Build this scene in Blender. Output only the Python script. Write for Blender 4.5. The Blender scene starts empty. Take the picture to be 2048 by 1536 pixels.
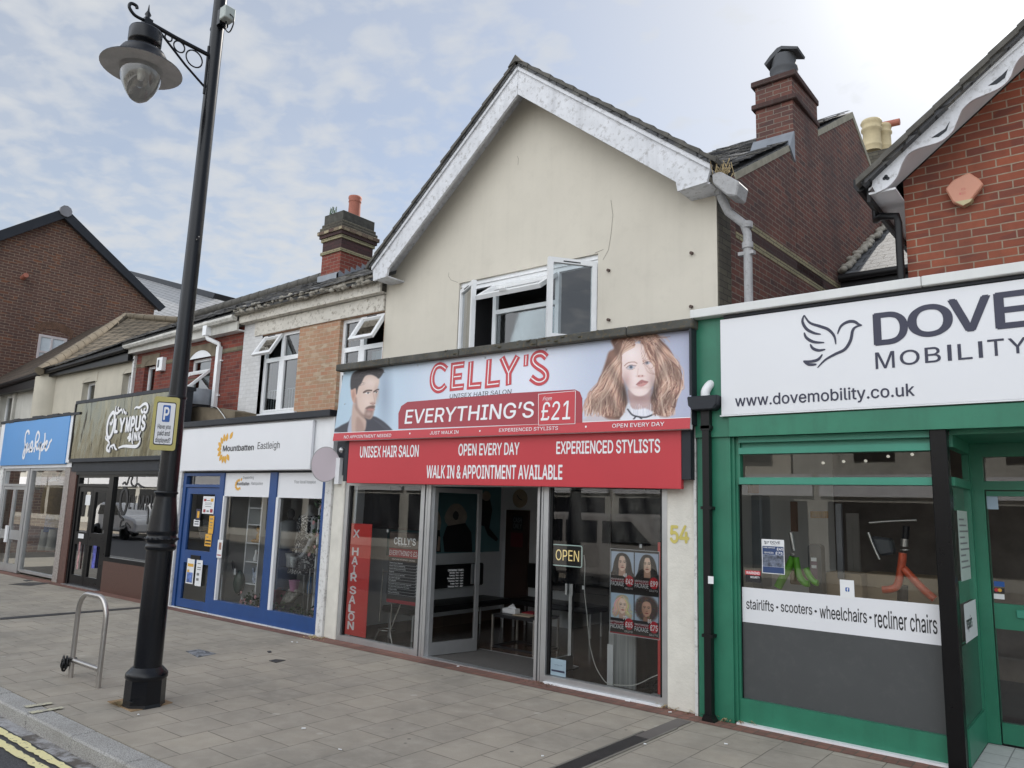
import bpy, bmesh, math, random, mathutils
import numpy as np
from mathutils import Vector, Matrix
random.seed(7); rng=np.random.default_rng(5)
S=bpy.context.scene; C=S.collection; PI=math.pi
# ---------------------------------------------------------------- camera
CAM_F,CAM_P,CAM_R,CAM_W,CAM_H=1520.0,0.16226403,0.03152827,0.67864301,1.9   # focal (px of a 2048 px frame), pitch, roll, yaw, height
def cam_axes():
    c,s=math.cos(CAM_W),math.sin(CAM_W)
    f=Vector((-s,c,0)); rt=Vector((c,s,0)); up=Vector((0,0,1))
    f2=f*math.cos(CAM_P)+up*math.sin(CAM_P); u2=up*math.cos(CAM_P)-f*math.sin(CAM_P)
    r3=rt*math.cos(CAM_R)+u2*math.sin(CAM_R); u3=u2*math.cos(CAM_R)-rt*math.sin(CAM_R)
    return r3,u3,f2
CX,CU,CF=cam_axes()
cd=bpy.data.cameras.new('camera'); cam=bpy.data.objects.new('camera',cd); C.objects.link(cam)
M3=Matrix((CX,CU,-CF)).transposed(); M4=M3.to_4x4(); M4.translation=(0,0,CAM_H); cam.matrix_world=M4
cd.sensor_width=36; cd.lens=CAM_F/2048*36; cd.clip_start=.05; cd.clip_end=3000; S.camera=cam
# ---------------------------------------------------------------- light
SUN_AZ,SUN_EL=math.radians(-2),math.radians(37)      # azimuth from +Y, towards +X
sl=bpy.data.lights.new('sun','SUN'); sl.energy=3.2; sl.angle=math.radians(.5); sl.color=(1,.95,.88)
so=bpy.data.objects.new('sun',sl); C.objects.link(so)
sd=Vector((math.sin(SUN_AZ)*math.cos(SUN_EL),math.cos(SUN_AZ)*math.cos(SUN_EL),math.sin(SUN_EL)))
so.rotation_euler=sd.to_track_quat('Z','Y').to_euler(); so.location=(0,30,40)
S.view_settings.view_transform='Standard'; S.view_settings.look='None'; S.view_settings.gamma=1
S.view_settings.exposure=1.05
W=bpy.data.worlds.new('World'); S.world=W; W.use_nodes=True
# ---------------------------------------------------------------- node helpers
class NT:
    def __init__(s,nt): s.t=nt
    def n(s,typ,**k):
        nd=s.t.nodes.new(typ)
        for a,v in k.items():
            if a.startswith('i_'):
                nm=a[2:]; nm=int(nm) if nm.isdigit() else nm.replace('_',' ')
                s.set(nd.inputs[nm],v)
            else: setattr(nd,a,v)
        return nd
    def set(s,inp,v):
        if isinstance(v,bpy.types.NodeSocket): s.t.links.new(v,inp)
        else: inp.default_value=v
    def math(s,op,a,b=0,clamp=False):
        nd=s.n('ShaderNodeMath',operation=op); nd.use_clamp=clamp; s.set(nd.inputs[0],a); s.set(nd.inputs[1],b); return nd.outputs[0]
    def mix(s,f,a,b,blend='MIX'):
        nd=s.n('ShaderNodeMix',data_type='RGBA',blend_type=blend); s.set(nd.inputs[0],f); s.set(nd.inputs[6],a); s.set(nd.inputs[7],b); return nd.outputs[2]
    def ramp(s,f,pts,interp='LINEAR'):
        nd=s.n('ShaderNodeValToRGB'); e=nd.color_ramp.elements; nd.color_ramp.interpolation=interp
        while len(e)<len(pts): e.new(.5)
        for q,(p,c) in zip(e,pts):
            q.position=p; q.color=(c,c,c,1) if not hasattr(c,'__len__') else (*c[:3],1)
        s.set(nd.inputs[0],f); return nd.outputs[0]
    def noise(s,vec,scale,detail=4,rough=.55,dist=0):
        nd=s.n('ShaderNodeTexNoise'); s.set(nd.inputs['Vector'],vec) if vec is not None else None
        nd.inputs['Scale'].default_value=scale; nd.inputs['Detail'].default_value=detail; nd.inputs['Roughness'].default_value=rough; nd.inputs['Distortion'].default_value=dist
        return nd.outputs[0]
    def mapv(s,vec,scale=(1,1,1),loc=(0,0,0),rot=(0,0,0)):
        nd=s.n('ShaderNodeMapping'); s.set(nd.inputs[0],vec); nd.inputs['Location'].default_value=loc; nd.inputs['Rotation'].default_value=rot; nd.inputs['Scale'].default_value=scale; return nd.outputs[0]
def lin(c):
    if isinstance(c,str): c=[int(c[i:i+2],16) for i in (0,2,4)]
    return tuple(((x/255)/12.92 if x/255<=.04045 else ((x/255+.055)/1.055)**2.4) for x in c)
# ---------------------------------------------------------------- sky: Nishita plus thin cloud
w=NT(W.node_tree); bg=W.node_tree.nodes['Background']
sky=w.n('ShaderNodeTexSky',sky_type='NISHITA'); sky.sun_disc=False; sky.sun_elevation=SUN_EL; sky.sun_rotation=SUN_AZ
sky.air_density=1.0; sky.dust_density=.7; sky.ozone_density=1.6
tc=w.n('ShaderNodeTexCoord').outputs['Generated']
sep=w.n('ShaderNodeSeparateXYZ'); w.set(sep.inputs[0],tc)
zz=w.math('MAXIMUM',sep.outputs[2],0.0); zd=w.math('ADD',zz,.12)
cmb=w.n('ShaderNodeCombineXYZ'); w.set(cmb.inputs[0],w.math('DIVIDE',sep.outputs[0],zd)); w.set(cmb.inputs[1],w.math('DIVIDE',sep.outputs[1],zd))
pl=cmb.outputs[0]
n1=w.noise(w.mapv(pl,(1,1,1),(3.1,1.7,0),(0,0,.5)),1.6,4,.55,.4)
n2=w.noise(w.mapv(pl,(1.0,1.15,1),(0.4,5.2,0),(0,0,-.55)),12,4,.5,.25)
dl=w.n('ShaderNodeVectorMath',operation='DOT_PRODUCT'); w.set(dl.inputs[0],tc); dl.inputs[1].default_value=(-.725,.50,.475)
patch=w.ramp(dl.outputs['Value'],[(.86,0),(.985,1)])      # field of small mackerel clouds
nb=w.math('ADD',w.math('ADD',w.math('MULTIPLY',n1,.35),w.math('MULTIPLY',n2,.75)),w.math('MULTIPLY',patch,.11))
clump=w.ramp(nb,[(.585,0),(.70,.6),(.82,1)])
veil=w.ramp(n1,[(.33,.44),(.7,.66)])
dt=w.n('ShaderNodeVectorMath',operation='DOT_PRODUCT'); w.set(dt.inputs[0],tc); dt.inputs[1].default_value=sd
dsun=w.math('MAXIMUM',dt.outputs['Value'],0)
hor=w.math('POWER',w.math('SUBTRACT',1,zz),4)          # haze thickens towards the horizon
cover=w.math('MAXIMUM',w.math('ADD',w.math('MULTIPLY',clump,.36),veil,True),veil)
cover=w.math('MAXIMUM',cover,w.math('MULTIPLY',hor,.7))
back=w.math('MULTIPLY',w.ramp(w.math('MULTIPLY',sep.outputs[1],-1),[(.05,0),(.55,1)]),w.ramp(zz,[(.0,.8),(.2,1)]))  # bright cloud added out of view behind the camera to light the shaded fronts
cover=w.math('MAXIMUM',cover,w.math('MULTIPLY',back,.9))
glow=w.math('ADD',w.math('MULTIPLY',w.math('POWER',dsun,30),.8),w.math('MULTIPLY',w.math('POWER',dsun,140),4.5))
cover=w.math('MAXIMUM',cover,w.math('MULTIPLY',w.math('POWER',dsun,4),.85))
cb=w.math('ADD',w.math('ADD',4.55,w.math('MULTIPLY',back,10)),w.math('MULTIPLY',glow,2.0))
cl=w.n('ShaderNodeVectorMath',operation='SCALE'); cl.inputs[0].default_value=(.965,1.0,1.045); w.set(cl.inputs['Scale'],cb)
skys=w.n('ShaderNodeVectorMath',operation='SCALE'); w.set(skys.inputs[0],sky.outputs[0]); skys.inputs['Scale'].default_value=.92
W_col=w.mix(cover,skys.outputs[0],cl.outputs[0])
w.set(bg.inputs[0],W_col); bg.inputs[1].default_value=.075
# ---------------------------------------------------------------- projection helpers (measuring: photo pixel -> metres on a real plane)
def ray(px,py): return CX*((px-1024)/CAM_F)-CU*((py-768)/CAM_F)+CF
class PL:
    """vertical (or leaning) plane facing the street: y = y0 + k*(z-z0)"""
    def __init__(s,y0,k=0,z0=0): s.y0,s.k,s.z0=y0,k,z0; s.n=Vector((0,-1,k)).normalized()
    def u(s,px,py):
        d=ray(px,py); t=(s.y0+s.k*(CAM_H-s.z0))/(d.y-s.k*d.z); return d.x*t,CAM_H+d.z*t
    def p(s,X,Z,off=0): return Vector((X,s.y0+s.k*(Z-s.z0),Z))+s.n*off
class PS:
    """leaning plane whose horizontals sink slightly towards +x (an out-of-level sign)"""
    def __init__(s,y0,k,z0,sl,xr): s.b=PL(y0,k,z0); s.n=s.b.n; s.sl,s.xr=sl,xr; s.y0=y0
    def u(s,px,py): X,Z=s.b.u(px,py); return X,Z-s.sl*(X-s.xr)
    def p(s,X,Z,off=0): return s.b.p(X,Z+s.sl*(X-s.xr),off)
class PX:
    """plane x = x0 seen from +x; u runs along +y"""
    def __init__(s,x0): s.x0=x0; s.n=Vector((1,0,0))
    def u(s,px,py):
        d=ray(px,py); t=s.x0/d.x; return d.y*t,CAM_H+d.z*t
    def p(s,U,Z,off=0): return Vector((s.x0+off,U,Z))
def toPx(v):
    v=Vector(v)-Vector((0,0,CAM_H)); k=v.dot(CF); return 1024+CAM_F*v.dot(CX)/k, 768-CAM_F*v.dot(CU)/k
# ---------------------------------------------------------------- object helpers
ROOT={}
def rootloc(p): return ROOT.get(p.name,Vector()) if p else Vector()
def tag(o,label=None,cat=None,group=None,kind=None):
    if label: o['label']=label
    if cat: o['category']=cat
    if group: o['group']=group
    if kind: o['kind']=kind
    return o
def thing(name,label,cat,loc=(0,0,0),group=None):
    o=bpy.data.objects.new(name,None); C.objects.link(o); o.location=loc; o.empty_display_size=.2
    ROOT[o.name]=Vector(loc); return tag(o,label,cat,group)
def copy_thing(src,loc,label=None,rotz=0):
    c=src.copy(); C.objects.link(c); c.location=loc; c.rotation_euler=(0,0,rotz)
    if label: c['label']=label
    for ch in src.children:
        d=ch.copy(); C.objects.link(d); d.parent=c
        for g in ch.children:
            e=g.copy(); C.objects.link(e); e.parent=d
    ROOT[c.name]=Vector(loc); return c
class MB:
    def __init__(s): s.v=[]; s.f=[]; s.sm=[]
    def add(s,vs,fs,smooth=False):
        b=len(s.v); s.v+= [Vector(v) for v in vs]
        for f in fs: s.f.append([b+i for i in f]); s.sm.append(smooth)
        return s
    def box(s,x0,x1,y0,y1,z0,z1):
        x0,x1=min(x0,x1),max(x0,x1); y0,y1=min(y0,y1),max(y0,y1); z0,z1=min(z0,z1),max(z0,z1)
        return s.add([(x0,y0,z0),(x1,y0,z0),(x1,y1,z0),(x0,y1,z0),(x0,y0,z1),(x1,y0,z1),(x1,y1,z1),(x0,y1,z1)],
            [(0,3,2,1),(4,5,6,7),(0,1,5,4),(1,2,6,5),(2,3,7,6),(3,0,4,7)])
    def quad(s,a,b,c,d): return s.add([a,b,c,d],[(0,1,2,3)])
    def poly(s,pts): return s.add(pts,[tuple(range(len(pts)))])
    def prism(s,poly,fn0,fn1):
        """poly: list of 2-D points; fn0/fn1 map them to front/back 3-D points"""
        n=len(poly); a=[fn0(*q) for q in poly]; b=[fn1(*q) for q in poly]
        s.add(a+b,[tuple(range(n)),tuple(range(2*n-1,n-1,-1))]+[(i,i+n,(i+1)%n+n,(i+1)%n) for i in range(n)]); return s
    def xz(s,poly,y0,y1): return s.prism(poly,lambda x,z:(x,y0,z),lambda x,z:(x,y1,z))
    def yz(s,poly,x0,x1): return s.prism(poly,lambda y,z:(x0,y,z),lambda y,z:(x1,y,z))
    def xy(s,poly,z0,z1): return s.prism(poly,lambda x,y:(x,y,z0),lambda x,y:(x,y,z1))
    def tube(s,pts,r,seg=10,caps=True,closed=False):
        pts=[Vector(p) for p in pts]; n=len(pts); rings=[]; up=None
        rr=r if hasattr(r,'__len__') else [r]*n
        for i in range(n):
            if closed: t=(pts[(i+1)%n]-pts[i-1]).normalized()
            else: t=(pts[min(i+1,n-1)]-pts[max(i-1,0)]).normalized()
            if up is None: up=t.orthogonal().normalized()
            up=(up-t*up.dot(t)); up=up.normalized() if up.length>1e-6 else t.orthogonal().normalized()
            sd_=t.cross(up)
            rings.append([pts[i]+(up*math.cos(2*PI*k/seg)+sd_*math.sin(2*PI*k/seg))*rr[i] for k in range(seg)])
        vs=[v for q in rings for v in q]; fs=[]
        m=n if closed else n-1
        for i in range(m):
            for k in range(seg):
                a=i*seg+k; b=i*seg+(k+1)%seg; j=((i+1)%n)*seg
                fs.append((a,b,j+(k+1)%seg,j+k))
        s.add(vs,fs,True)
        if caps and not closed:
            s.add(rings[0],[tuple(range(seg-1,-1,-1))]); s.add(rings[-1],[tuple(range(seg))])
        return s
    def lathe(s,prof,o,seg=24,axis=(0,0,1),smooth=True,flat_n=None):
        """prof: (r,h) list along axis from o"""
        a=Vector(axis).normalized(); u=a.orthogonal().normalized() if abs(a.z)<.999 else Vector((1,0,0)); v=a.cross(u); o=Vector(o)
        if flat_n: seg=flat_n
        off=PI/seg if flat_n else 0
        vs=[]
        for r,h in prof:
            for k in range(seg):
                t=2*PI*k/seg+off; vs.append(o+a*h+(u*math.cos(t)+v*math.sin(t))*r)
        fs=[]
        for i in range(len(prof)-1):
            for k in range(seg):
                fs.append((i*seg+k,i*seg+(k+1)%seg,(i+1)*seg+(k+1)%seg,(i+1)*seg+k))
        s.add(vs,fs,smooth and not flat_n)
        n=len(prof)
        if prof[0][0]>1e-4: s.add(vs[:seg],[tuple(range(seg-1,-1,-1))])
        if prof[-1][0]>1e-4: s.add(vs[(n-1)*seg:],[tuple(range(seg))])
        return s
    def ell(s,o,r,seg=16,rings=10):
        o=Vector(o); r=Vector(r) if hasattr(r,'__len__') else Vector((r,r,r)); vs=[];fs=[]
        for i in range(rings+1):
            th=PI*i/rings
            for k in range(seg):
                ph=2*PI*k/seg; vs.append(o+Vector((r.x*math.sin(th)*math.cos(ph),r.y*math.sin(th)*math.sin(ph),r.z*math.cos(th))))
        for i in range(rings):
            for k in range(seg): fs.append((i*seg+k,(i+1)*seg+k,(i+1)*seg+(k+1)%seg,i*seg+(k+1)%seg))
        return s.add(vs,fs,True)
    def ribbon(s,pts,wd,pl,off=0,closed=False):
        """flat stroke of width wd (number or list, metres) along (X,Z) points on plane pl"""
        P=[Vector(p) for p in pts]; n=len(P); L=[];Rr=[]
        for i in range(n):
            a=P[i]-P[i-1] if (i>0 or closed) else P[1]-P[0]
            b=P[(i+1)%n]-P[i] if (i<n-1 or closed) else P[-1]-P[-2]
            a=a.normalized() if a.length else Vector((1,0)); b=b.normalized() if b.length else a
            na=Vector((-a.y,a.x)); nb_=Vector((-b.y,b.x)); m=na+nb_
            m=m.normalized() if m.length>1e-5 else na
            h=(wd[i] if hasattr(wd,'__len__') else wd)/2/max(.35,m.dot(na))
            L.append(P[i]+m*h); Rr.append(P[i]-m*h)
        vs=[pl.p(q.x,q.y,off) for q in L]+[pl.p(q.x,q.y,off) for q in Rr]
        s.add(vs,[(i,n+i,n+(i+1)%n,(i+1)%n) for i in range(n if closed else n-1)]); return s
    def flat(s,pts,pl,off=0): return s.poly([pl.p(x,z,off) for x,z in pts])
    def rect(s,x0,x1,z0,z1,pl,off=0): return s.flat([(x0,z0),(x1,z0),(x1,z1),(x0,z1)],pl,off)
    def slab(s,x0,x1,z0,z1,pl,off,th=.01):
        q=[(x0,z0),(x1,z0),(x1,z1),(x0,z1)]
        return s.prism(q,lambda x,z:pl.p(x,z,off),lambda x,z:pl.p(x,z,off-th))
    def build(s,name,mat,parent=None,bevel=0,recalc=True,col=None):
        me=bpy.data.meshes.new(name); L=rootloc(parent)
        pr=parent
        while pr is not None and pr.parent is not None: pr=pr.parent
        L=rootloc(pr)
        me.from_pydata([v-L for v in s.v],[],s.f)
        me.polygons.foreach_set('use_smooth',s.sm)
        if recalc or bevel:
            b=bmesh.new(); b.from_mesh(me)
            if recalc: bmesh.ops.recalc_face_normals(b,faces=b.faces)
            if bevel:
                es=[e for e in b.edges if len(e.link_faces)==2 and e.calc_face_angle(0)>.6]
                bmesh.ops.bevel(b,geom=es,offset=bevel,segments=1,affect='EDGES',clamp_overlap=True)
            b.to_mesh(me); b.free()
        uv=me.uv_layers.new(name='UVMap'); n=len(me.loops)
        co=np.empty(len(me.vertices)*3); me.vertices.foreach_get('co',co); co=co.reshape(-1,3)+np.array(L)
        li=np.empty(n,int); me.loops.foreach_get('vertex_index',li)
        npoly=len(me.polygons); nr=np.empty(npoly*3); me.polygons.foreach_get('normal',nr); nr=nr.reshape(-1,3)
        lt=np.empty(npoly,int); me.polygons.foreach_get('loop_total',lt)
        N=np.repeat(nr,lt,axis=0); P=co[li]; A=np.abs(N)
        U=np.empty((n,2))
        isz=(A[:,2]>.85); isx=(~isz)&(A[:,0]>A[:,1]); isy=(~isz)&(~isx)
        h=np.hypot(N[:,0],N[:,1]); h[h<1e-6]=1
        U[isz]=P[isz][:,:2]
        # slope-corrected v for roofs
        sl_=np.sqrt(np.maximum(1e-6,1-N[:,2]**2)); vv=P[:,2]/np.maximum(sl_,.25)
        U[isx,0]=P[isx][:,1]; U[isx,1]=vv[isx]; U[isy,0]=P[isy][:,0]; U[isy,1]=vv[isy]
        uv.data.foreach_set('uv',U.ravel())
        if mat: me.materials.append(mat)
        o=bpy.data.objects.new(name,me); C.objects.link(o)
        if parent is not None: o.parent=parent
        return o
def grid_wall(mb,x0,x1,z0,z1,holes,y0,y1):
    """rectangular wall in XZ with rectangular holes, reveals included"""
    xs=sorted({x0,x1,*[h[0] for h in holes],*[h[1] for h in holes]}); zs=sorted({z0,z1,*[h[2] for h in holes],*[h[3] for h in holes]})
    xs=[x for x in xs if x0<=x<=x1]; zs=[z for z in zs if z0<=z<=z1]
    inn=lambda x,z:any(h[0]<x<h[1] and h[2]<z<h[3] for h in holes)
    for i in range(len(xs)-1):
        for j in range(len(zs)-1):
            a,b,c,d=xs[i],xs[i+1],zs[j],zs[j+1]
            if inn((a+b)/2,(c+d)/2): continue
            mb.quad((a,y0,c),(b,y0,c),(b,y0,d),(a,y0,d)); mb.quad((a,y1,c),(a,y1,d),(b,y1,d),(b,y1,c))
    for h in holes:
        a,b,c,d=h
        mb.quad((a,y0,c),(a,y0,d),(a,y1,d),(a,y1,c)); mb.quad((b,y0,c),(b,y1,c),(b,y1,d),(b,y0,d))
        mb.quad((a,y0,d),(b,y0,d),(b,y1,d),(a,y1,d)); mb.quad((a,y0,c),(a,y1,c),(b,y1,c),(b,y0,c))
    mb.quad((x0,y0,z0),(x0,y0,z1),(x0,y1,z1),(x0,y1,z0)); mb.quad((x1,y0,z0),(x1,y1,z0),(x1,y1,z1),(x1,y0,z1))
    return mb
def smooth_pts(pts,n=6,closed=False):
    P=[Vector(p) for p in pts]; out=[]; m=len(P)
    for i in range(m if closed else m-1):
        p0=P[i-1] if (i>0 or closed) else P[0]; p1=P[i]; p2=P[(i+1)%m]; p3=P[(i+2)%m] if (i+2<m or closed) else P[-1]
        for k in range(n):
            t=k/n; out.append(.5*((2*p1)+(p2-p0)*t+(2*p0-5*p1+4*p2-p3)*t*t+(3*p1-p0-3*p2+p3)*t**3))
    if not closed: out.append(P[-1])
    return out
_tc={}
try: FONT=bpy.data.fonts.load(bpy.utils.system_resource('DATAFILES',path='fonts')+'/Inter.woff2')     # a typeface that ships with Blender
except Exception: FONT=None
def glyphs(s,bold,shear,space=1.0):
    k=(s,bold,shear,space)
    if k in _tc: return _tc[k]
    cu=bpy.data.curves.new('t','FONT'); cu.body=s; cu.size=1
    if FONT: cu.font=FONT
    cu.offset=bold; cu.shear=shear; cu.space_character=space; cu.resolution_u=4; cu.fill_mode='FRONT'
    o=bpy.data.objects.new('t',cu); C.objects.link(o)
    cv=o.to_curve(bpy.context.evaluated_depsgraph_get(),apply_modifiers=False); loops=[]
    for sp in cv.splines:      # outlines as polygons
        P=[]; bp=sp.bezier_points
        if len(bp)>1:
            for q in range(len(bp)):
                a,b2=bp[q],bp[(q+1)%len(bp)]; A,B_,C_,D=[np.array(z[:2]) for z in (a.co,a.handle_right,b2.handle_left,b2.co)]
                st=(B_-A)[0]*(D-A)[1]-(B_-A)[1]*(D-A)[0]; st2=(C_-A)[0]*(D-A)[1]-(C_-A)[1]*(D-A)[0]; n=1 if abs(st)+abs(st2)<1e-5 else 5
                for t_ in range(n): u=t_/n; P.append(A*(1-u)**3+3*B_*u*(1-u)**2+3*C_*u*u*(1-u)+D*u**3)
        else: P=[np.array(q.co[:2]) for q in sp.points]
        if len(P)>2: loops.append(np.array(P))
    o.to_curve_clear(); bpy.data.objects.remove(o); bpy.data.curves.remove(cu)
    # overlapping outlines are merged: constrained triangulation, then keep what the outlines wind round
    vs=[Vector(p) for L in loops for p in L]; es=[]; b=0
    for L in loops: es+=[(b+q,b+(q+1)%len(L)) for q in range(len(L))]; b+=len(L)
    ov,oe,of,_,_,_=mathutils.geometry.delaunay_2d_cdt(vs,es,[],0,1e-5)
    v=np.array([tuple(q) for q in ov]); f=[]
    cen=np.array([v[list(t_)].mean(0) for t_ in of]); wn=np.zeros(len(cen))
    for L in loops:
        for A,B_ in zip(L,np.roll(L,-1,0)):
            up=(A[1]<=cen[:,1])&(B_[1]>cen[:,1]); dn=(A[1]>cen[:,1])&(B_[1]<=cen[:,1]); lft=(B_[0]-A[0])*(cen[:,1]-A[1])-(cen[:,0]-A[0])*(B_[1]-A[1]); wn+=np.where(up&(lft>0),1,0)-np.where(dn&(lft<0),1,0)
    f=[tuple(t_) for t_,q in zip(of,wn) if q!=0]; used=sorted({q for t_ in f for q in t_}); mp_={q:n for n,q in enumerate(used)}; v=v[used]; f=[tuple(mp_[q] for q in t_) for t_ in f]
    _tc[k]=(v,f); return v,f
def text(parent,s,lb,rt,pl,off,mat,bold=0,shear=0,name='lettering',metric=False,mirror=False,space=1.0,mb=None,rot=0):
    """text fitted between its left-bottom and right-top corner; corners in photo pixels, or metres if metric"""
    (x0,z0),(x1,z1)=(lb,rt) if metric else (pl.u(*lb),pl.u(*rt))
    v,f=glyphs(s,min(bold,0),shear,space); a=v.min(0); b=v.max(0); q=(v-a)/(b-a)
    if mirror: q[:,0]=1-q[:,0]
    X=x0+q[:,0]*(x1-x0); Z=z0+q[:,1]*(z1-z0)+(rot*(X-x0))
    m=MB() if mb is None else mb
    if bold>0:      # heavier weight: the glyph repeated a hair's breadth apart
        bx=bold*(x1-x0)/(b[0]-a[0])*.9; bz=bold*(z1-z0)/(b[1]-a[1])*.9
        for k,(dx,dz) in enumerate(((-1,.0),(1,.0),(0,.8),(0,-.8))): m.add([pl.p(x+dx*bx,z+dz*bz,off+k*1.2e-4) for x,z in zip(X,Z)],f)
    else: m.add([pl.p(x,z,off) for x,z in zip(X,Z)],f)
    return m.build(name,mat,parent,recalc=False) if mb is None else m
# ---------------------------------------------------------------- materials
def newmat(name):
    m=bpy.data.materials.new(name); m.use_nodes=True; t=NT(m.node_tree); return m,t,m.node_tree.nodes['Principled BSDF']
def bump(t,p,h,strength=.3,dist=.01):
    b=t.n('ShaderNodeBump'); b.inputs['Strength'].default_value=strength; b.inputs['Distance'].default_value=dist; t.set(b.inputs['Height'],h); t.t.links.new(b.outputs[0],p.inputs['Normal'])
def geo(t): return t.n('ShaderNodeNewGeometry').outputs['Position']
def uvn(t): return t.n('ShaderNodeTexCoord').outputs['UV']
_mc={}
def paint(name,col,rough=.5,metal=0,var=.12,scale=3.0,bmp=0,bscale=60,streak=0,dirt=0,dirtcol=(.08,.075,.06),spec=.5,coat=0):
    """painted / plain surface: base colour with patchy tone, optional rain streaks, optional dirt spots"""
    if name in _mc: return _mc[name]
    m,t,p=newmat(name); col=lin(col) if isinstance(col,str) else col
    pos=geo(t); n=t.noise(pos,scale,5,.6)
    f=t.ramp(n,[(.3,0),(.7,1)])
    c=t.mix(f,(*[max(0,x*(1-var)) for x in col],1),(*[min(1,x*(1+var)) for x in col],1))
    if streak:
        s=t.noise(t.mapv(pos,(4.5,4.5,.28)),1.5,6,.62); sf=t.math('MULTIPLY',t.ramp(s,[(.5,0),(.74,1)]),streak)
        c=t.mix(sf,c,(*[x*.45 for x in col],1))
    if dirt:
        d=t.noise(pos,scale*5,6,.7); df=t.math('MULTIPLY',t.ramp(d,[(.52,0),(.66,1)]),dirt); c=t.mix(df,c,(*dirtcol,1))
    t.set(p.inputs['Base Color'],c)
    rn=t.noise(pos,scale*4,4,.6); t.set(p.inputs['Roughness'],t.math('MULTIPLY_ADD',rn,.3,)) if False else None
    r=t.n('ShaderNodeMapRange'); t.set(r.inputs[0],rn); rv=.08 if rough>.42 else .025; r.inputs[3].default_value=max(.02,rough-rv); r.inputs[4].default_value=min(1,rough+rv*1.2); t.set(p.inputs['Roughness'],r.outputs[0])
    p.inputs['Metallic'].default_value=metal; p.inputs['Specular IOR Level'].default_value=spec
    if coat: p.inputs['Coat Weight'].default_value=coat; p.inputs['Coat Roughness'].default_value=.08
    if bmp: bump(t,p,t.noise(pos,bscale,5,.65),bmp,.006)
    _mc[name]=m; return m
def brick(name,c1,c2,mortar,bw=.225,bh=.075,ms=.011,stain=.5,staincol=(.035,.03,.03),bias=0,offset=.5,third=None,mbump=.6,uvrot=0,scale=1.0,warp=.004):
    m,t,p=newmat(name); uv=uvn(t)
    wv=t.n('ShaderNodeVectorMath',operation='MULTIPLY_ADD'); nz=t.n('ShaderNodeTexNoise'); t.set(nz.inputs['Vector'],uv); nz.inputs['Scale'].default_value=7; t.set(wv.inputs[0],nz.outputs[1]); wv.inputs[1].default_value=(warp*2,warp*2,0); t.set(wv.inputs[2],uv)
    b=t.n('ShaderNodeTexBrick'); t.set(b.inputs['Vector'],wv.outputs[0]); b.offset=offset
    b.inputs['Scale'].default_value=1; b.inputs['Mortar Size'].default_value=ms/2; b.inputs['Mortar Smooth'].default_value=.25; b.inputs['Bias'].default_value=bias
    b.inputs['Brick Width'].default_value=bw; b.inputs['Row Height'].default_value=bh
    b.inputs['Color1'].default_value=(*c1,1); b.inputs['Color2'].default_value=(*c2,1); b.inputs['Mortar'].default_value=(*mortar,1)
    c=b.outputs[0]
    n=t.noise(uv,14,5,.65); c=t.mix(t.math('MULTIPLY',t.ramp(n,[(.35,0),(.75,1)]),.35),c,(*[x*.55 for x in c1],1))
    if third:
        vr=t.n('ShaderNodeTexBrick'); t.set(vr.inputs['Vector'],wv.outputs[0]); vr.offset=offset
        vr.inputs['Scale'].default_value=1; vr.inputs['Mortar Size'].default_value=ms/2; vr.inputs['Bias'].default_value=-.35; vr.inputs['Brick Width'].default_value=bw; vr.inputs['Row Height'].default_value=bh
        vr.inputs['Color1'].default_value=(0,0,0,1); vr.inputs['Color2'].default_value=(1,1,1,1); vr.inputs['Mortar'].default_value=(0,0,0,1)
        nn=t.noise(t.mapv(uv,(1/bw*.5,1/bh*.5,1)),2.0,0); c=t.mix(t.math('MULTIPLY',t.math('MULTIPLY',t.ramp(nn,[(.5,0),(.56,1)]),vr.outputs[0]),1),c,(*third,1))
    if stain:
        s=t.noise(t.mapv(uv,(1,.45,1)),1.3,6,.62); c=t.mix(t.math('MULTIPLY',t.ramp(s,[(.45,0),(.7,1)]),stain),c,(*staincol,1))
    t.set(p.inputs['Base Color'],c); p.inputs['Roughness'].default_value=.88; p.inputs['Specular IOR Level'].default_value=.25
    hgt=t.math('ADD',t.math('SUBTRACT',1,b.outputs[1]),t.math('MULTIPLY',t.noise(uv,90,4,.7),.5))
    bump(t,p,hgt,mbump,.008); return m
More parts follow.
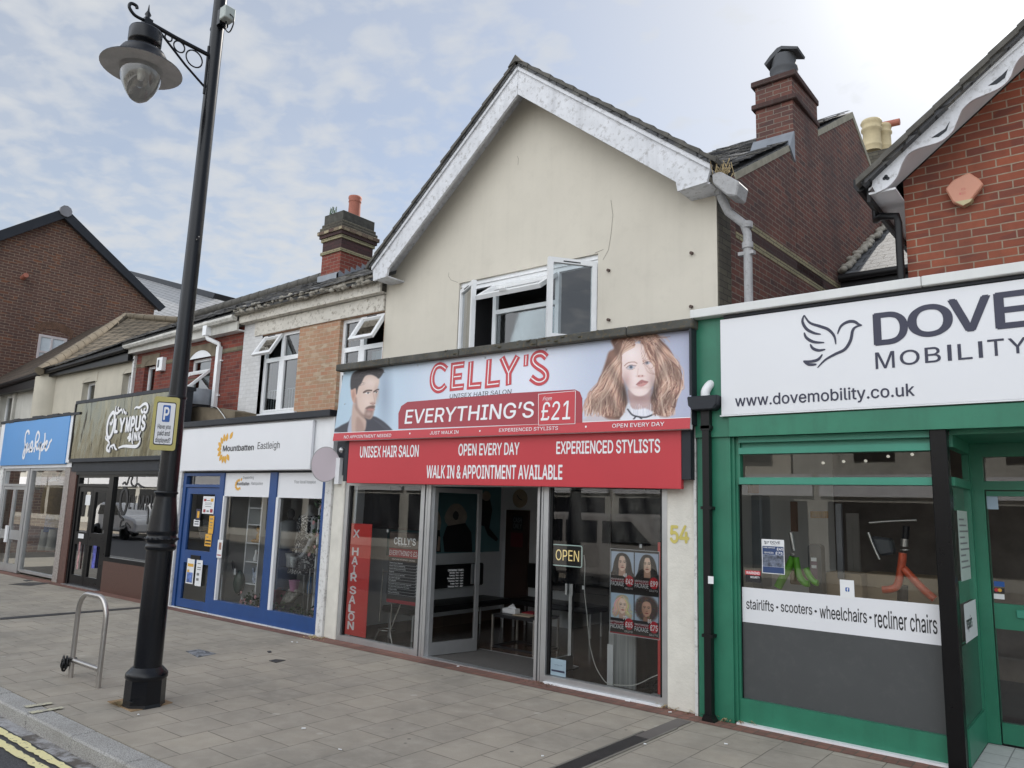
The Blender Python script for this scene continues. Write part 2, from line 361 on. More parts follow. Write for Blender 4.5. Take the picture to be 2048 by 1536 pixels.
def slates(name,c1,c2,bw=.26,bh=.2,moss=.25,mosscol=(.13,.12,.07),rough=.62,gap=.014):
    m,t,p=newmat(name); uv=uvn(t)
    wv=t.n('ShaderNodeVectorMath',operation='MULTIPLY_ADD'); nz=t.n('ShaderNodeTexNoise'); t.set(nz.inputs['Vector'],uv); nz.inputs['Scale'].default_value=5; t.set(wv.inputs[0],nz.outputs[1]); wv.inputs[1].default_value=(.02,.02,0); t.set(wv.inputs[2],uv)
    b=t.n('ShaderNodeTexBrick'); t.set(b.inputs['Vector'],wv.outputs[0])
    b.inputs['Scale'].default_value=1; b.inputs['Mortar Size'].default_value=gap; b.inputs['Mortar Smooth'].default_value=.4; b.inputs['Brick Width'].default_value=bw; b.inputs['Row Height'].default_value=bh
    b.inputs['Color1'].default_value=(*c1,1); b.inputs['Color2'].default_value=(*c2,1); b.inputs['Mortar'].default_value=(*[x*.2 for x in c1],1)
    c=b.outputs[0]
    s=t.noise(uv,2.6,6,.65); c=t.mix(t.math('MULTIPLY',t.ramp(s,[(.5,0),(.68,1)]),moss),c,(*mosscol,1))
    t.set(p.inputs['Base Color'],c); p.inputs['Roughness'].default_value=rough
    sp=t.n('ShaderNodeSeparateXYZ'); t.set(sp.inputs[0],wv.outputs[0]); saw=t.math('FRACT',t.math('DIVIDE',sp.outputs[1],bh))
    h=t.math('ADD',t.math('MULTIPLY',t.math('SUBTRACT',1,saw),1.0),t.math('MULTIPLY',t.math('SUBTRACT',1,b.outputs[1]),.6))
    h=t.math('ADD',h,t.math('MULTIPLY',t.noise(uv,30,5,.7),.5)); bump(t,p,h,.7,.02); return m
def glass(name,tint=(1,1,1),refl=1.0,rough=0.0,dim=1.0):
    m,t,p=newmat(name); nt=m.node_tree; nt.nodes.remove(p); out=nt.nodes['Material Output']
    tr=t.n('ShaderNodeBsdfTransparent'); tr.inputs[0].default_value=(*[x*dim for x in tint],1)
    gl=t.n('ShaderNodeBsdfGlossy'); gl.inputs['Roughness'].default_value=rough; gl.inputs[0].default_value=(1,1,1,1)
    lw=t.n('ShaderNodeFresnel'); lw.inputs[0].default_value=1.52
    wob=t.n('ShaderNodeBump'); wob.inputs['Strength'].default_value=.02; wob.inputs['Distance'].default_value=.02; t.set(wob.inputs['Height'],t.noise(geo(t),1.2,2,.5)); nt.links.new(wob.outputs[0],gl.inputs['Normal'])
    mx=t.n('ShaderNodeMixShader'); t.set(mx.inputs[0],t.math('MULTIPLY',lw.outputs[0],refl*1.9,True)); nt.links.new(tr.outputs[0],mx.inputs[1]); nt.links.new(gl.outputs[0],mx.inputs[2]); nt.links.new(mx.outputs[0],out.inputs[0]); return m
def vcol(name,rough=.45,spec=.4):
    if name in _mc: return _mc[name]
    m,t,p=newmat(name); a=t.n('ShaderNodeAttribute',attribute_name='ink'); t.set(p.inputs['Base Color'],a.outputs[0]); p.inputs['Roughness'].default_value=rough; p.inputs['Specular IOR Level'].default_value=spec; _mc[name]=m; return m
MT={}
# walls
MT['cream']=paint('cream_render',(.585,.548,.472),.85,var=.05,scale=.9,bmp=.15,bscale=40,streak=.09,dirt=.08,dirtcol=(.3,.28,.24),spec=.2)
MT['cream2']=paint('old_cream_render',(.50,.465,.385),.85,var=.1,scale=1.3,bmp=.2,bscale=30,streak=.12,spec=.2)
MT['greyrender']=paint('stained_grey_render',(.46,.45,.41),.9,var=.15,scale=1.2,bmp=.2,bscale=30,streak=.35,spec=.2)
MT['white']=paint('white_paint',(.74,.75,.77),.5,var=.05,scale=2,streak=.12)
MT['whiteold']=paint('flaking_white_paint',(.66,.66,.65),.7,var=.08,scale=3,streak=.25,dirt=.55,dirtcol=(.16,.14,.12),bmp=.3,bscale=25)
MT['bargeboard']=paint('weathered_white_bargeboard',(.62,.63,.66),.65,var=.1,scale=3,streak=.3,dirt=.65,dirtcol=(.27,.26,.25),bmp=.35,bscale=18)
MT['upvc']=paint('white_upvc',(.78,.79,.80),.3,var=.04,scale=4,streak=.1)
MT['roughcast']=paint('roughcast_cream',(.66,.64,.58),.9,var=.08,scale=4,bmp=.9,bscale=26,streak=.06,spec=.2)
MT['lintel']=paint('peeling_lintel_paint',(.58,.55,.49),.8,var=.1,scale=3,dirt=.8,dirtcol=(.2,.17,.13),bmp=.4,bscale=20)
MT['whitebrick']=brick('white_painted_brick',(.66,.66,.66),(.6,.6,.6),(.55,.55,.55),stain=.25,staincol=(.35,.33,.3),mbump=.5)
MT['redbrick']=brick('red_brick',(.23,.06,.042),(.16,.045,.035),(.17,.13,.11),stain=.25,third=(.09,.03,.03))
MT['redbrick2']=brick('orange_red_brick',(.31,.095,.055),(.215,.065,.043),(.33,.28,.21),stain=.5,staincol=(.09,.045,.035),third=(.13,.05,.042),bw=.235,bh=.08,ms=.013)
MT['sidebrick']=brick('weathered_red_brick',(.185,.078,.06),(.12,.06,.052),(.24,.205,.17),stain=.65,staincol=(.062,.05,.05),third=(.07,.05,.05),ms=.014)
MT['greybrick']=brick('grey_stained_brick',(.13,.12,.09),(.09,.08,.065),(.04,.04,.035),stain=.6)
MT['bandbrick']=brick('buff_brick',(.36,.32,.2),(.28,.26,.16),(.06,.05,.04),stain=.3)
MT['darkbrick']=brick('brown_brick',(.145,.08,.064),(.095,.06,.052),(.30,.235,.18),stain=.4,staincol=(.07,.042,.04),third=(.25,.10,.05),ms=.017,bw=.28,bh=.093)
MT['infill']=brick('pale_mixed_brick',(.45,.24,.15),(.40,.28,.18),(.5,.42,.33),bw=.2,bh=.07,third=(.55,.47,.36),stain=.1,ms=.01)
MT['arch']=paint('sooty_stone_arch',(.16,.13,.09),.9,var=.3,scale=4,bmp=.4,bscale=30)
MT['edging']=brick('pavement_edging_brick',(.26,.135,.105),(.20,.11,.09),(.13,.11,.09),bw=.105,bh=.22,offset=0,stain=.4)
MT['slate']=slates('grey_slate',(.105,.107,.112),(.055,.057,.063),.25,.19,.6,(.17,.16,.125),.8)
m,t,p=newmat('weathered_slates'); ge=t.n('ShaderNodeNewGeometry'); ri=ge.outputs['Random Per Island']; pos=ge.outputs['Position']
c=t.mix(ri,(.05,.052,.058,1),(.15,.15,.155,1)); c=t.mix(t.math('MULTIPLY',t.ramp(t.noise(pos,3.2,6,.65),[(.47,0),(.66,1)]),.6),c,(.20,.185,.145,1)); c=t.mix(t.math('MULTIPLY',t.ramp(t.noise(pos,22,4,.7),[(.5,0),(.7,1)]),.4),c,(.05,.05,.05,1))
t.set(p.inputs['Base Color'],c); p.inputs['Roughness'].default_value=.75; bump(t,p,t.noise(pos,40,5,.7),.4,.01); MT['slates']=m
MT['slate2']=slates('clean_slate',(.095,.10,.108),(.065,.068,.075),.3,.2,.2,rough=.8)
MT['paleslate']=slates('pale_fibre_slate',(.36,.36,.36),(.33,.33,.33),.4,.2,.0,rough=.4)
MT['browntile']=slates('brown_concrete_tile',(.085,.062,.045),(.06,.045,.035),.3,.3,.4,(.12,.1,.06),.85)
MT['pantile']=slates('buff_pantile',(.20,.16,.11),(.12,.095,.065),.3,.33,.45,(.09,.07,.045),.9,.035)
MT['ridge']=paint('ridge_tile',(.09,.085,.075),.85,var=.35,scale=6,bmp=.4,bscale=20)
MT['stonecoping']=paint('lichened_stone_coping',(.075,.075,.068),.9,var=.35,scale=5,dirt=.5,dirtcol=(.19,.13,.05),bmp=.8,bscale=30)
MT['lead']=paint('lead_flashing',(.24,.26,.29),.5,metal=.2,var=.15,scale=5)
MT['cement']=paint('mossy_cement',(.3,.28,.24),.95,var=.3,scale=6,dirt=.5,dirtcol=(.1,.09,.06),bmp=.8,bscale=25)
MT['terracotta']=paint('terracotta',(.36,.13,.09),.8,var=.12,scale=5)
MT['buffpot']=paint('buff_clay',(.5,.42,.26),.8,var=.12,scale=5,streak=.2)
MT['greypot']=paint('dark_clay',(.075,.078,.085),.8,var=.15,scale=5)
MT['black']=paint('black_gloss_paint',(.005,.005,.006),.28,var=.15,scale=3,spec=.25)
MT['lampblack']=paint('black_lamp_post_paint',(.006,.007,.010),.24,var=.2,scale=3,spec=.35)
MT['blackpvc']=paint('black_plastic',(.007,.007,.008),.4,var=.2,spec=.3)
MT['anthracite']=paint('anthracite_trim',(.022,.025,.032),.5,spec=.3)
MT['pipegrey']=paint('peeling_grey_pipe',(.34,.34,.345),.7,var=.15,scale=7,dirt=.6,dirtcol=(.2,.19,.18),bmp=.4,bscale=25)
MT['alu']=paint('aluminium',(.50,.51,.52),.38,metal=.75,var=.06,scale=5)
MT['steel']=paint('brushed_stainless',(.50,.48,.46),.3,metal=.9,var=.08,scale=12)
MT['green']=paint('green_paint',(.024,.175,.105),.42,var=.12,scale=2.5,streak=.3,dirt=.12,dirtcol=(.02,.09,.06))
MT['greenlight']=paint('light_green_frame',(.045,.25,.175),.4,var=.08,scale=3)
MT['blue']=paint('blue_paint',(.016,.062,.21),.35,var=.12,scale=3,streak=.12)
MT['red']=paint('red_sign_vinyl',(.50,.035,.048),.42,var=.04,scale=1.2)
MT['darkred']=paint('dark_red_print',(.33,.025,.04),.4,var=.05,scale=1.5)
MT['redstrip']=paint('red_window_vinyl',(.62,.06,.055),.4,var=.04)
MT['signwhite']=paint('white_sign_panel',(.72,.73,.76),.35,var=.02,scale=1)
MT['whiteink']=paint('white_lettering',(.80,.80,.82),.45,var=.02)
MT['navy']=paint('slate_blue_lettering',(.028,.03,.06),.45,var=.04)
MT['ink']=paint('black_lettering',(.015,.015,.018),.45,var=.1)
MT['greyink']=paint('grey_lettering',(.16,.17,.18),.5)
MT['skyblue']=paint('blue_sign_panel',(.075,.28,.62),.35,var=.04,scale=1)
MT['gold']=paint('yellow_print',(.70,.38,.05),.45,var=.08)
MT['yellowsign']=paint('yellow_sign_border',(.44,.39,.13),.5,var=.08,dirt=.1)
MT['bluesign']=paint('parking_blue',(.02,.10,.36),.45)
MT['greyfilm']=paint('grey_window_film',(.068,.072,.075),.3,var=.06,scale=2,dirt=.02,dirtcol=(.5,.5,.5))
MT['brownpanel']=paint('brown_granite_stallriser',(.085,.04,.03),.45,var=.2,scale=30)
MT['granite']=paint('speckled_granite',(.30,.27,.25),.55,var=.5,scale=28)
MT['redgranite']=paint('brown_polished_granite',(.11,.055,.045),.35,var=.4,scale=25)
MT['paper']=paint('white_paper',(.74,.75,.76),.6,var=.04)
MT['woodlight']=paint('pale_board',(.42,.34,.25),.6,var=.15,scale=4)
MT['brownwood']=paint('dark_brown_door',(.05,.028,.022),.5,var=.2)
MT['floorbrown']=brick('brown_floor_tile',(.10,.065,.048),(.085,.055,.04),(.03,.025,.02),bw=.45,bh=.45,offset=0,stain=.0,mbump=.1,ms=.006)
_p=MT['floorbrown'].node_tree.nodes['Principled BSDF']; _p.inputs['Roughness'].default_value=.12; _p.inputs['Specular IOR Level'].default_value=.5
MT['mat']=paint('grey_entrance_mat',(.075,.07,.065),.95,var=.15,scale=40,bmp=.5,bscale=160)
MT['intwhite']=paint('interior_pale_wall',(.74,.76,.78),.8,var=.04)
MT['intgrey']=paint('interior_grey_wall',(.50,.49,.47),.8,var=.06)
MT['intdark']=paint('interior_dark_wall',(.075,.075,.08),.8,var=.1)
MT['teal']=paint('teal_wall_mural',(.13,.27,.30),.7,var=.08)
MT['blackleather']=paint('black_leatherette',(.012,.012,.014),.4,var=.2)
MT['blackfilm']=paint('glossy_black_film',(.010,.010,.012),.2,var=.3,scale=6,bmp=.22,bscale=9)
MT['hairblonde']=paint('mural_pale_hair',(.42,.36,.31),.8,var=.15,scale=9)
MT['skin']=paint('mural_skin',(.5,.36,.29),.8)
MT['rosepink']=paint('pink_petals',(.80,.42,.44),.7,var=.25,scale=40)
MT['leaf']=paint('dark_green_leaves',(.03,.075,.03),.6,var=.4,scale=30)
MT['drygrass']=paint('dry_straw',(.40,.31,.17),.9,var=.35,scale=25)
MT['brownweed']=paint('brown_weed',(.13,.075,.05),.9,var=.3,scale=25)
MT['orange']=paint('orange_vinyl_wrap',(.58,.10,.045),.3,var=.2,scale=22,bmp=.4,bscale=60)
MT['lime']=paint('lime_green_vinyl',(.14,.48,.03),.3,var=.1,scale=10)
MT['lampshade']=paint('pale_grey_lamp_underside',(.42,.42,.42),.5,var=.12,scale=9,dirt=.15)
MT['cable']=paint('white_cable',(.6,.6,.58),.5)
MT['cardboard']=paint('cardboard',(.30,.22,.14),.8,var=.12)
MT['pinkcloth']=paint('pink_paper_shade',(.55,.10,.20),.8,var=.15,scale=40)
MT['mannequin']=paint('grey_mannequin',(.42,.43,.45),.5)
MT['yellowpaint']=paint('pale_yellow_paint',(.56,.48,.13),.7,var=.12)
MT['g_shop']=glass('shop_glass',(.95,.98,.98),.8,0,.98)
MT['g_clear']=glass('door_glass',(.95,.97,.97),.6,0,.95)
MT['g_up']=glass('window_glass',(.80,.88,.90),1.0,.01,.72)
MT['g_oly']=glass('tinted_shop_glass',(.75,.8,.8),1.8,0,.75)
MT['g_bowl']=glass('lamp_bowl_glass',(.92,.93,.93),.9,.03,.9)
MT['pink']=paint('pale_pink_disc',(.56,.49,.53),.35,var=.03,scale=2)
# neon sign: the tube gives off light
m,t,p=newmat('neon_tube'); p.inputs['Base Color'].default_value=(.8,.7,.4,1); p.inputs['Emission Color'].default_value=(1,.72,.28,1); p.inputs['Emission Strength'].default_value=.22; MT['neon']=m
m,t,p=newmat('neon_border'); p.inputs['Base Color'].default_value=(.6,.75,.72,1); p.inputs['Emission Color'].default_value=(.7,.95,.9,1); p.inputs['Emission Strength'].default_value=.08; MT['neonb']=m
# bronze mirror fascia of the tattoo shop
m,t,p=newmat('bronze_fascia'); pos=geo(t); sp=t.n('ShaderNodeSeparateXYZ'); t.set(sp.inputs[0],pos)
p.inputs['Metallic'].default_value=.9; p.inputs['Roughness'].default_value=.17; p.inputs['Base Color'].default_value=(.19,.175,.12,1); bump(t,p,t.noise(t.mapv(pos,(1,1,.35)),1.6,3,.5),.8,.10); MT['bronze']=m
# patterned dress
m,t,p=newmat('black_white_dress'); v=t.n('ShaderNodeTexVoronoi'); t.set(v.inputs['Vector'],geo(t)); v.inputs['Scale'].default_value=20; v.inputs['Randomness'].default_value=1
t.set(p.inputs['Base Color'],t.ramp(t.noise(geo(t),24,2,.5,1.5),[(.55,(.012,.012,.02)),(.6,(.6,.6,.6))])); MT['dress']=m
# paving: 405 x 450 mm slabs in courses that run from kerb to shops, staggered
m,t,p=newmat('concrete_paving'); pos=geo(t)
mp=t.n('ShaderNodeMapping'); t.set(mp.inputs[0],pos); mp.inputs['Rotation'].default_value=(0,0,PI/2); mp.inputs['Location'].default_value=(.0,.0,0)
sx=t.n('ShaderNodeSeparateXYZ'); t.set(sx.inputs[0],pos)
cx=t.n('ShaderNodeCombineXYZ'); t.set(cx.inputs[0],t.math('ADD',sx.outputs[1],-5.27)); t.set(cx.inputs[1],t.math('ADD',sx.outputs[0],4.472+8.1))
nz=t.n('ShaderNodeTexNoise'); t.set(nz.inputs['Vector'],cx.outputs[0]); nz.inputs['Scale'].default_value=2.2
wv=t.n('ShaderNodeVectorMath',operation='MULTIPLY_ADD'); t.set(wv.inputs[0],nz.outputs[1]); wv.inputs[1].default_value=(.016,.016,0); t.set(wv.inputs[2],cx.outputs[0])
def slabtex(c1,c2,mo,ms,smooth):
    b=t.n('ShaderNodeTexBrick'); t.set(b.inputs['Vector'],wv.outputs[0]); b.offset=.5; b.inputs['Scale'].default_value=1; b.inputs['Mortar Size'].default_value=ms; b.inputs['Mortar Smooth'].default_value=smooth
    b.inputs['Brick Width'].default_value=.45; b.inputs['Row Height'].default_value=.405; b.inputs['Color1'].default_value=(*c1,1); b.inputs['Color2'].default_value=(*c2,1); b.inputs['Mortar'].default_value=(*mo,1); return b
b=slabtex((.42,.372,.302),(.355,.318,.265),(.10,.086,.066),.0055,.6)
big=t.noise(pos,.9,5,.6); c=t.mix(t.math('MULTIPLY',t.ramp(big,[(.4,0),(.66,1)]),.65),b.outputs[0],(.215,.197,.168,1))
med=t.noise(pos,5,6,.65); c=t.mix(t.math('MULTIPLY',t.ramp(med,[(.45,0),(.75,1)]),.4),c,(.52,.48,.41,1))
fine=t.noise(pos,160,3,.7); c=t.mix(t.math('MULTIPLY',t.ramp(fine,[(.42,0),(.7,1)]),.5),c,(.24,.225,.20,1))
vo=t.n('ShaderNodeTexVoronoi'); t.set(vo.inputs['Vector'],pos); vo.inputs['Scale'].default_value=3.1
spot=t.ramp(vo.outputs['Distance'],[(.0,1),(.045,1),(.06,0)]); c=t.mix(t.math('MULTIPLY',spot,.75),c,(.12,.112,.10,1))   # trodden chewing gum
vo2=t.n('ShaderNodeTexVoronoi'); t.set(vo2.inputs['Vector'],t.mapv(pos,(1,1,1),(5,3,0))); vo2.inputs['Scale'].default_value=1.7
c=t.mix(t.math('MULTIPLY',t.ramp(vo2.outputs['Distance'],[(.0,1),(.05,1),(.075,0)]),.3),c,(.58,.55,.50,1))
t.set(p.inputs['Base Color'],c); p.inputs['Roughness'].default_value=.85; p.inputs['Specular IOR Level'].default_value=.3
bump(t,p,t.math('ADD',t.math('SUBTRACT',1,b.outputs[1]),t.math('MULTIPLY',fine,.35)),.5,.006); MT['paving']=m
# granite kerb
m,t,p=newmat('granite_kerb'); pos=geo(t); f=t.noise(pos,120,3,.75)
c=t.mix(t.ramp(f,[(.38,0),(.64,1)]),(.17,.165,.155,1),(.60,.59,.565,1)); c=t.mix(t.math('MULTIPLY',t.ramp(t.noise(pos,2.5,5,.6),[(.4,0),(.7,1)]),.5),c,(.25,.24,.22,1))
t.set(p.inputs['Base Color'],c); p.inputs['Roughness'].default_value=.8; bump(t,p,f,.5,.006); MT['kerb']=m
# asphalt
m,t,p=newmat('asphalt'); pos=geo(t); f=t.noise(pos,140,3,.75); c=t.mix(t.ramp(f,[(.4,0),(.68,1)]),(.035,.037,.043,1),(.15,.15,.157,1))
c=t.mix(t.math('MULTIPLY',t.ramp(t.noise(pos,3,5,.6),[(.45,0),(.7,1)]),.4),c,(.06,.055,.05,1)); t.set(p.inputs['Base Color'],c); p.inputs['Roughness'].default_value=.85; bump(t,p,f,.8,.01); MT['asphalt']=m
# worn yellow line: flakes away at its ragged edges
m,t,p=newmat('worn_yellow_line'); pos=geo(t); f=t.noise(pos,26,5,.7); c=t.mix(t.ramp(f,[(.60,0),(.66,1)]),(.78,.71,.38,1),(.09,.09,.09,1)); t.set(p.inputs['Base Color'],c); p.inputs['Roughness'].default_value=.8; MT['yline']=m
m,t,p=newmat('faded_yellow_mark'); pos=geo(t); f=t.noise(pos,34,5,.75); c=t.mix(t.ramp(f,[(.46,0),(.6,1)]),(.56,.53,.38,1),(.34,.32,.28,1)); t.set(p.inputs['Base Color'],c); p.inputs['Roughness'].default_value=.85; MT['ymark']=m
m,t,p=newmat('gutter_silt'); pos=geo(t); f=t.noise(pos,5,6,.7); c=t.mix(t.ramp(f,[(.42,0),(.58,1)]),(.10,.088,.075,1),(.42,.42,.43,1)); c=t.mix(t.math('MULTIPLY',t.ramp(t.noise(pos,70,4,.7),[(.5,0),(.62,1)]),.5),c,(.09,.05,.035,1)); t.set(p.inputs['Base Color'],c); p.inputs['Roughness'].default_value=.55; bump(t,p,t.noise(pos,90,4,.7),.4,.01); MT['silt']=m
m,t,p=newmat('cast_iron_cover'); pos=geo(t); ck=t.n('ShaderNodeTexChecker'); t.set(ck.inputs[0],pos); ck.inputs['Scale'].default_value=45; t.set(p.inputs['Base Color'],t.mix(t.noise(pos,8,4,.6),(.035,.034,.034,1),(.075,.07,.068,1))); p.inputs['Roughness'].default_value=.5; p.inputs['Metallic'].default_value=.5; bump(t,p,ck.outputs[1],.5,.008); MT['iron']=m
m,t,p=newmat('painted_cover'); pos=geo(t); t.set(p.inputs['Base Color'],t.mix(t.ramp(t.noise(t.mapv(pos,(1,1,1),(0,0,0),(0,0,.7)),9,2,.5,1.2),[(.45,0),(.52,1)]),(.075,.08,.09,1),(.24,.25,.27,1))); p.inputs['Roughness'].default_value=.6; MT['cover']=m
# ---------------------------------------------------------------- the ground
class PR:
    """any vertical plane: origin, horizontal direction u, normal n (towards the viewer)"""
    def __init__(s,o,u): s.o=Vector(o); s.d=Vector(u).normalized(); s.n=s.d.cross(Vector((0,0,1)))
    def p(s,U,Z,off=0): q=s.o+s.d*U+s.n*off; return Vector((q.x,q.y,s.o.z+Z))
    def u(s,px,py):
        d=ray(px,py); c=Vector((0,0,CAM_H)); t=(s.o-c).dot(s.n)/d.dot(s.n); q=c+d*t; return (q-s.o).dot(s.d),q.z-s.o.z
class PG:
    n=Vector((0,0,1))
    def __init__(s,z): s.z=z
    def p(s,X,Y,off=0): return Vector((X,Y,s.z+off))
    def u(s,px,py): d=ray(px,py); t=(s.z-CAM_H)/d.z; return d.x*t,d.y*t
G=PG(0.0)
YF=7.2
MB().quad((-900,-900,-.16),(900,-900,-.16),(900,900,-.16),(-900,900,-.16)).build('ground',paint('bare_ground',(.16,.15,.13),.95))['kind']='structure'
MB().quad((-80,-5,-.118),(40,-5,-.118),(40,2.90,-.118),(-80,2.90,-.118)).build('road',MT['asphalt'])['kind']='structure'
MB().box(-80,40,3.075,7.6,-.1,0).build('pavement',MT['paving'])['kind']='structure'
mb=MB(); x=-80.5
while x<12:
    mb.box(x+.004,x+.911,2.865,3.07,-.16,.004+random.uniform(-.003,.003)); x+=.915
x0=-7.62-.915*80
for i,v in enumerate(mb.v): mb.v[i]=v+Vector((((-7.62+80.5)%.915),0,0))
mb.build('kerb',MT['kerb'],bevel=.014)['kind']='structure'
MB().quad((-80,6.93,.004),(12,6.93,.004),(12,7.21,.004),(-80,7.21,.004)).build('brick_edging',MT['edging'])['kind']='structure'
MB().quad((-80,2.75,-.114),(12,2.75,-.114),(12,2.87,-.114),(-80,2.87,-.114)).build('gutter',MT['silt'])['kind']='structure'
def ragged(y0,y1,z,xa,xb,step=.05):
    m_=MB(); n=int((xb-xa)/step); r0=[y0+random.uniform(-.012,.006) for _ in range(n+1)]; r1=[y1+random.uniform(-.006,.012) for _ in range(n+1)]
    for i in range(n):
        a,b=xa+i*step,xa+(i+1)*step; m_.quad((a,r0[i],z),(b,r0[i+1],z),(b,r1[i+1],z),(a,r1[i],z))
    return m_
for yy in (2.69,2.575): ragged(yy-.032,yy+.03,-.106,-30,2).build('yellow_line',MT['yline'])['kind']='structure'
for px in ((50,1416,104,1408),(60,1428,125,1417)):
    a=G.u(px[0],px[1]); b=G.u(px[2],px[3]); m_=MB(); n=8
    for i in range(n):
        f0,f1=i/n,(i+1)/n; q=lambda f,s: G.p(a[0]+(b[0]-a[0])*f+random.uniform(-.006,.006)+s*.045*(1-.3*f),a[1]+(b[1]-a[1])*f,.012)
        m_.quad(q(f0,-1),q(f1,-1),q(f1,1),q(f0,1))
    m_.build('yellow_kerb_mark',MT['ymark'])['kind']='structure'
def ground_quad(name,px,mat,label,cat,z=.006,group=None):
    a=[G.u(*q) for q in px]; m_=MB(); m_.prism(a,lambda X,Y:(X,Y,z),lambda X,Y:(X,Y,-.02)); return tag(m_.build(name,mat),label,cat,group)
# drainage channel across the pavement
a=[(-3.515,3.1),(-3.335,3.1),(-3.30,6.35),(-3.475,6.35)]
root=thing('drain_channel','long narrow cast iron drainage channel crossing the pavement in front of the green shop','drain',(-3.4,4.8,0))
MB().xy([(-3.50,3.1),(-3.35,3.1),(-3.315,6.12),(-3.46,6.12)],-.03,.007).build('grating',MT['iron'],root)
MB().xy([(-3.46,6.122),(-3.315,6.122),(-3.305,6.9),(-3.45,6.9)],-.03,.006).build('end_plate',paint('grey_slab_plate',(.14,.125,.115),.8,var=.15),root)
e=MB(); e.xy([(-3.522,3.1),(-3.502,3.1),(-3.462,6.3),(-3.482,6.3)],-.03,.009); e.xy([(-3.348,3.1),(-3.328,3.1),(-3.29,6.6),(-3.31,6.6)],-.03,.009); e.build('edge_rail',paint('worn_edge_rail',(.2,.185,.16),.8,var=.2),root)
ground_quad('inspection_cover',[(372,1303),(398,1299),(432,1308),(395,1315)],MT['cover'],'small grey painted inspection cover in the pavement right of the lamp post','cover')
ground_quad('stopcock_cover',[(538,1322),(552,1319),(571,1321),(552,1326)],MT['iron'],'small dark stopcock cover among slabs before the blue fronted shop','cover')
ground_quad('stopcock_cover',[(534,1303),(541,1302),(543,1305),(537,1306)],MT['iron'],'tiny dark stopcock cover furthest from the kerb by the blue shop','cover')
ground_quad('utility_cover',[(17,1169),(58,1165),(105,1166),(60,1172)],MT['iron'],'dark rectangular utility cover far left in front of the charity shop with blue sign','cover')
ground_quad('utility_cover',[(46,1161),(58,1160),(66,1161),(52,1163)],MT['iron'],'small dark utility cover close to the far left shop door','cover')
tag(ground_quad('expansion_strip',[(0,1236),(282,1214),(282,1217),(0,1240)],MT['iron'],None,None),kind='structure')
# litter
def litter(px,py,l,wd,rot,mat,label,name='cigarette_butt',cat='litter'):
    X,Y=G.u(px,py); c,s=math.cos(rot),math.sin(rot)
    m_=MB(); m_.tube([(X-c*l/2,Y-s*l/2,.004+wd/2),(X+c*l/2,Y+s*l/2,.004+wd/2)],wd/2,8); return tag(m_.build(name,mat),label,cat,'cigarette ends dropped on the pavement')
for q in ((607,1459,.035,.012,.9,'white cigarette end on slabs below the salon doorway left of centre'),(1340,1426,.03,.011,.6,'white cigarette end on the bricks at the roughcast pillar foot'),(1424,1445,.028,.011,0,'white cigarette end beside the black downpipe foot'),(1290,1490,.022,.01,.3,'white cigarette end lying on the drainage channel'),(1452,1490,.028,.011,.2,'white cigarette end on slabs before the green shopfront'),(584,1285,.03,.011,.2,'white cigarette end by the bricks left of salon window'),(594,1286,.02,.011,.9,'small white scrap beside the bricks left of salon window'),(916,1334,.03,.012,.8,'white cigarette end on bricks outside the salon door'),(680,1501,.03,.009,.2,'pale flat cigarette end low on the slabs'),(1255,1404,.05,.016,.1,'flattened white scrap on bricks under the salon right window'),(277,1431,.02,.01,.1,'white cigarette end at the lamp post foot'),(1085,1514,.02,.01,.5,'tiny white scrap left of the drainage channel')):
    litter(*q[:5],MT['paper'],q[5])
# ---------------------------------------------------------------- street lamp
LX,LY=-7.25,3.71
lamp=thing('street_lamp','tall black lamp post with swan neck bracket and glass bowl lantern','street lamp',(LX,LY,0))
def lean(z): return LX+.012*z
B=MB(); B.lathe([(.185,0),(.178,.03),(.175,.24)],(LX,LY,0),flat_n=8); B.lathe([(.175,.24),(.185,.255),(.185,.285),(.165,.31),(.13,.345)],(LX,LY,0),20)
B.box(LX+.05,LX+.16,LY-.185,LY-.165,.075,.08)
B.build('base',MT['lampblack'],lamp)
Sh=MB(); pr=[(.122,.33),(.118,1.40)]; Sh.lathe([(r,z) for r,z in pr],(lean(0)+.004,LY,0),24)
Sh.lathe([(.120,1.40),(.137,1.415),(.14,1.44),(.133,1.455),(.124,1.47),(.136,1.49),(.142,1.51),(.136,1.53),(.128,1.545),(.142,1.565),(.138,1.59),(.128,1.68),(.11,1.80),(.098,1.90),(.097,1.93),(.108,1.94),(.108,1.955),(.092,1.965)],(lean(1.4)-.004,LY,0),28)
for k in range(16):
    t_=2*PI*k/16; Sh.ell((lean(1.5)+math.cos(t_)*.136,LY+math.sin(t_)*.136,1.51),(.02,.02,.014),8,6)
pts=[(lean(z),LY,z) for z in (1.96,2.3,2.7,3.1,4.0,5.0,6.0,7.0,7.6)]
Sh.tube(pts,[.094,.091,.084,.078,.074,.071,.069,.067,.066],22)
for z in (2.86,2.40): Sh.lathe([(.088,0),(.09,.005),(.09,.02),(.088,.025)],(lean(z),LY,z),22)
Sh.build('pole',MT['lampblack'],lamp)
st=MB(); 
for z0,z1 in ((2.17,2.24),(2.07,2.14)):
    for k in range(5):
        a0,a1=[math.radians(212+q*5) for q in (k,k+1)]; r=.095
        st.quad(*[(lean(2.1)+math.cos(a)*r,LY+math.sin(a)*r,z) for a,z in ((a0,z0),(a1,z0),(a1,z1),(a0,z1))])
st.build('sticker',MT['paper'],lamp)
stn=MB(); pp=PR((lean(2.2)+math.cos(math.radians(224))*.098,LY+math.sin(math.radians(224))*.098,0),(.72,-.69,0))
text(lamp,'9',(-.022,2.178),(.016,2.232),pp,.003,MT['ink'],.02,metric=True,name='sticker_number')
HX,HY=-7.19,3.00
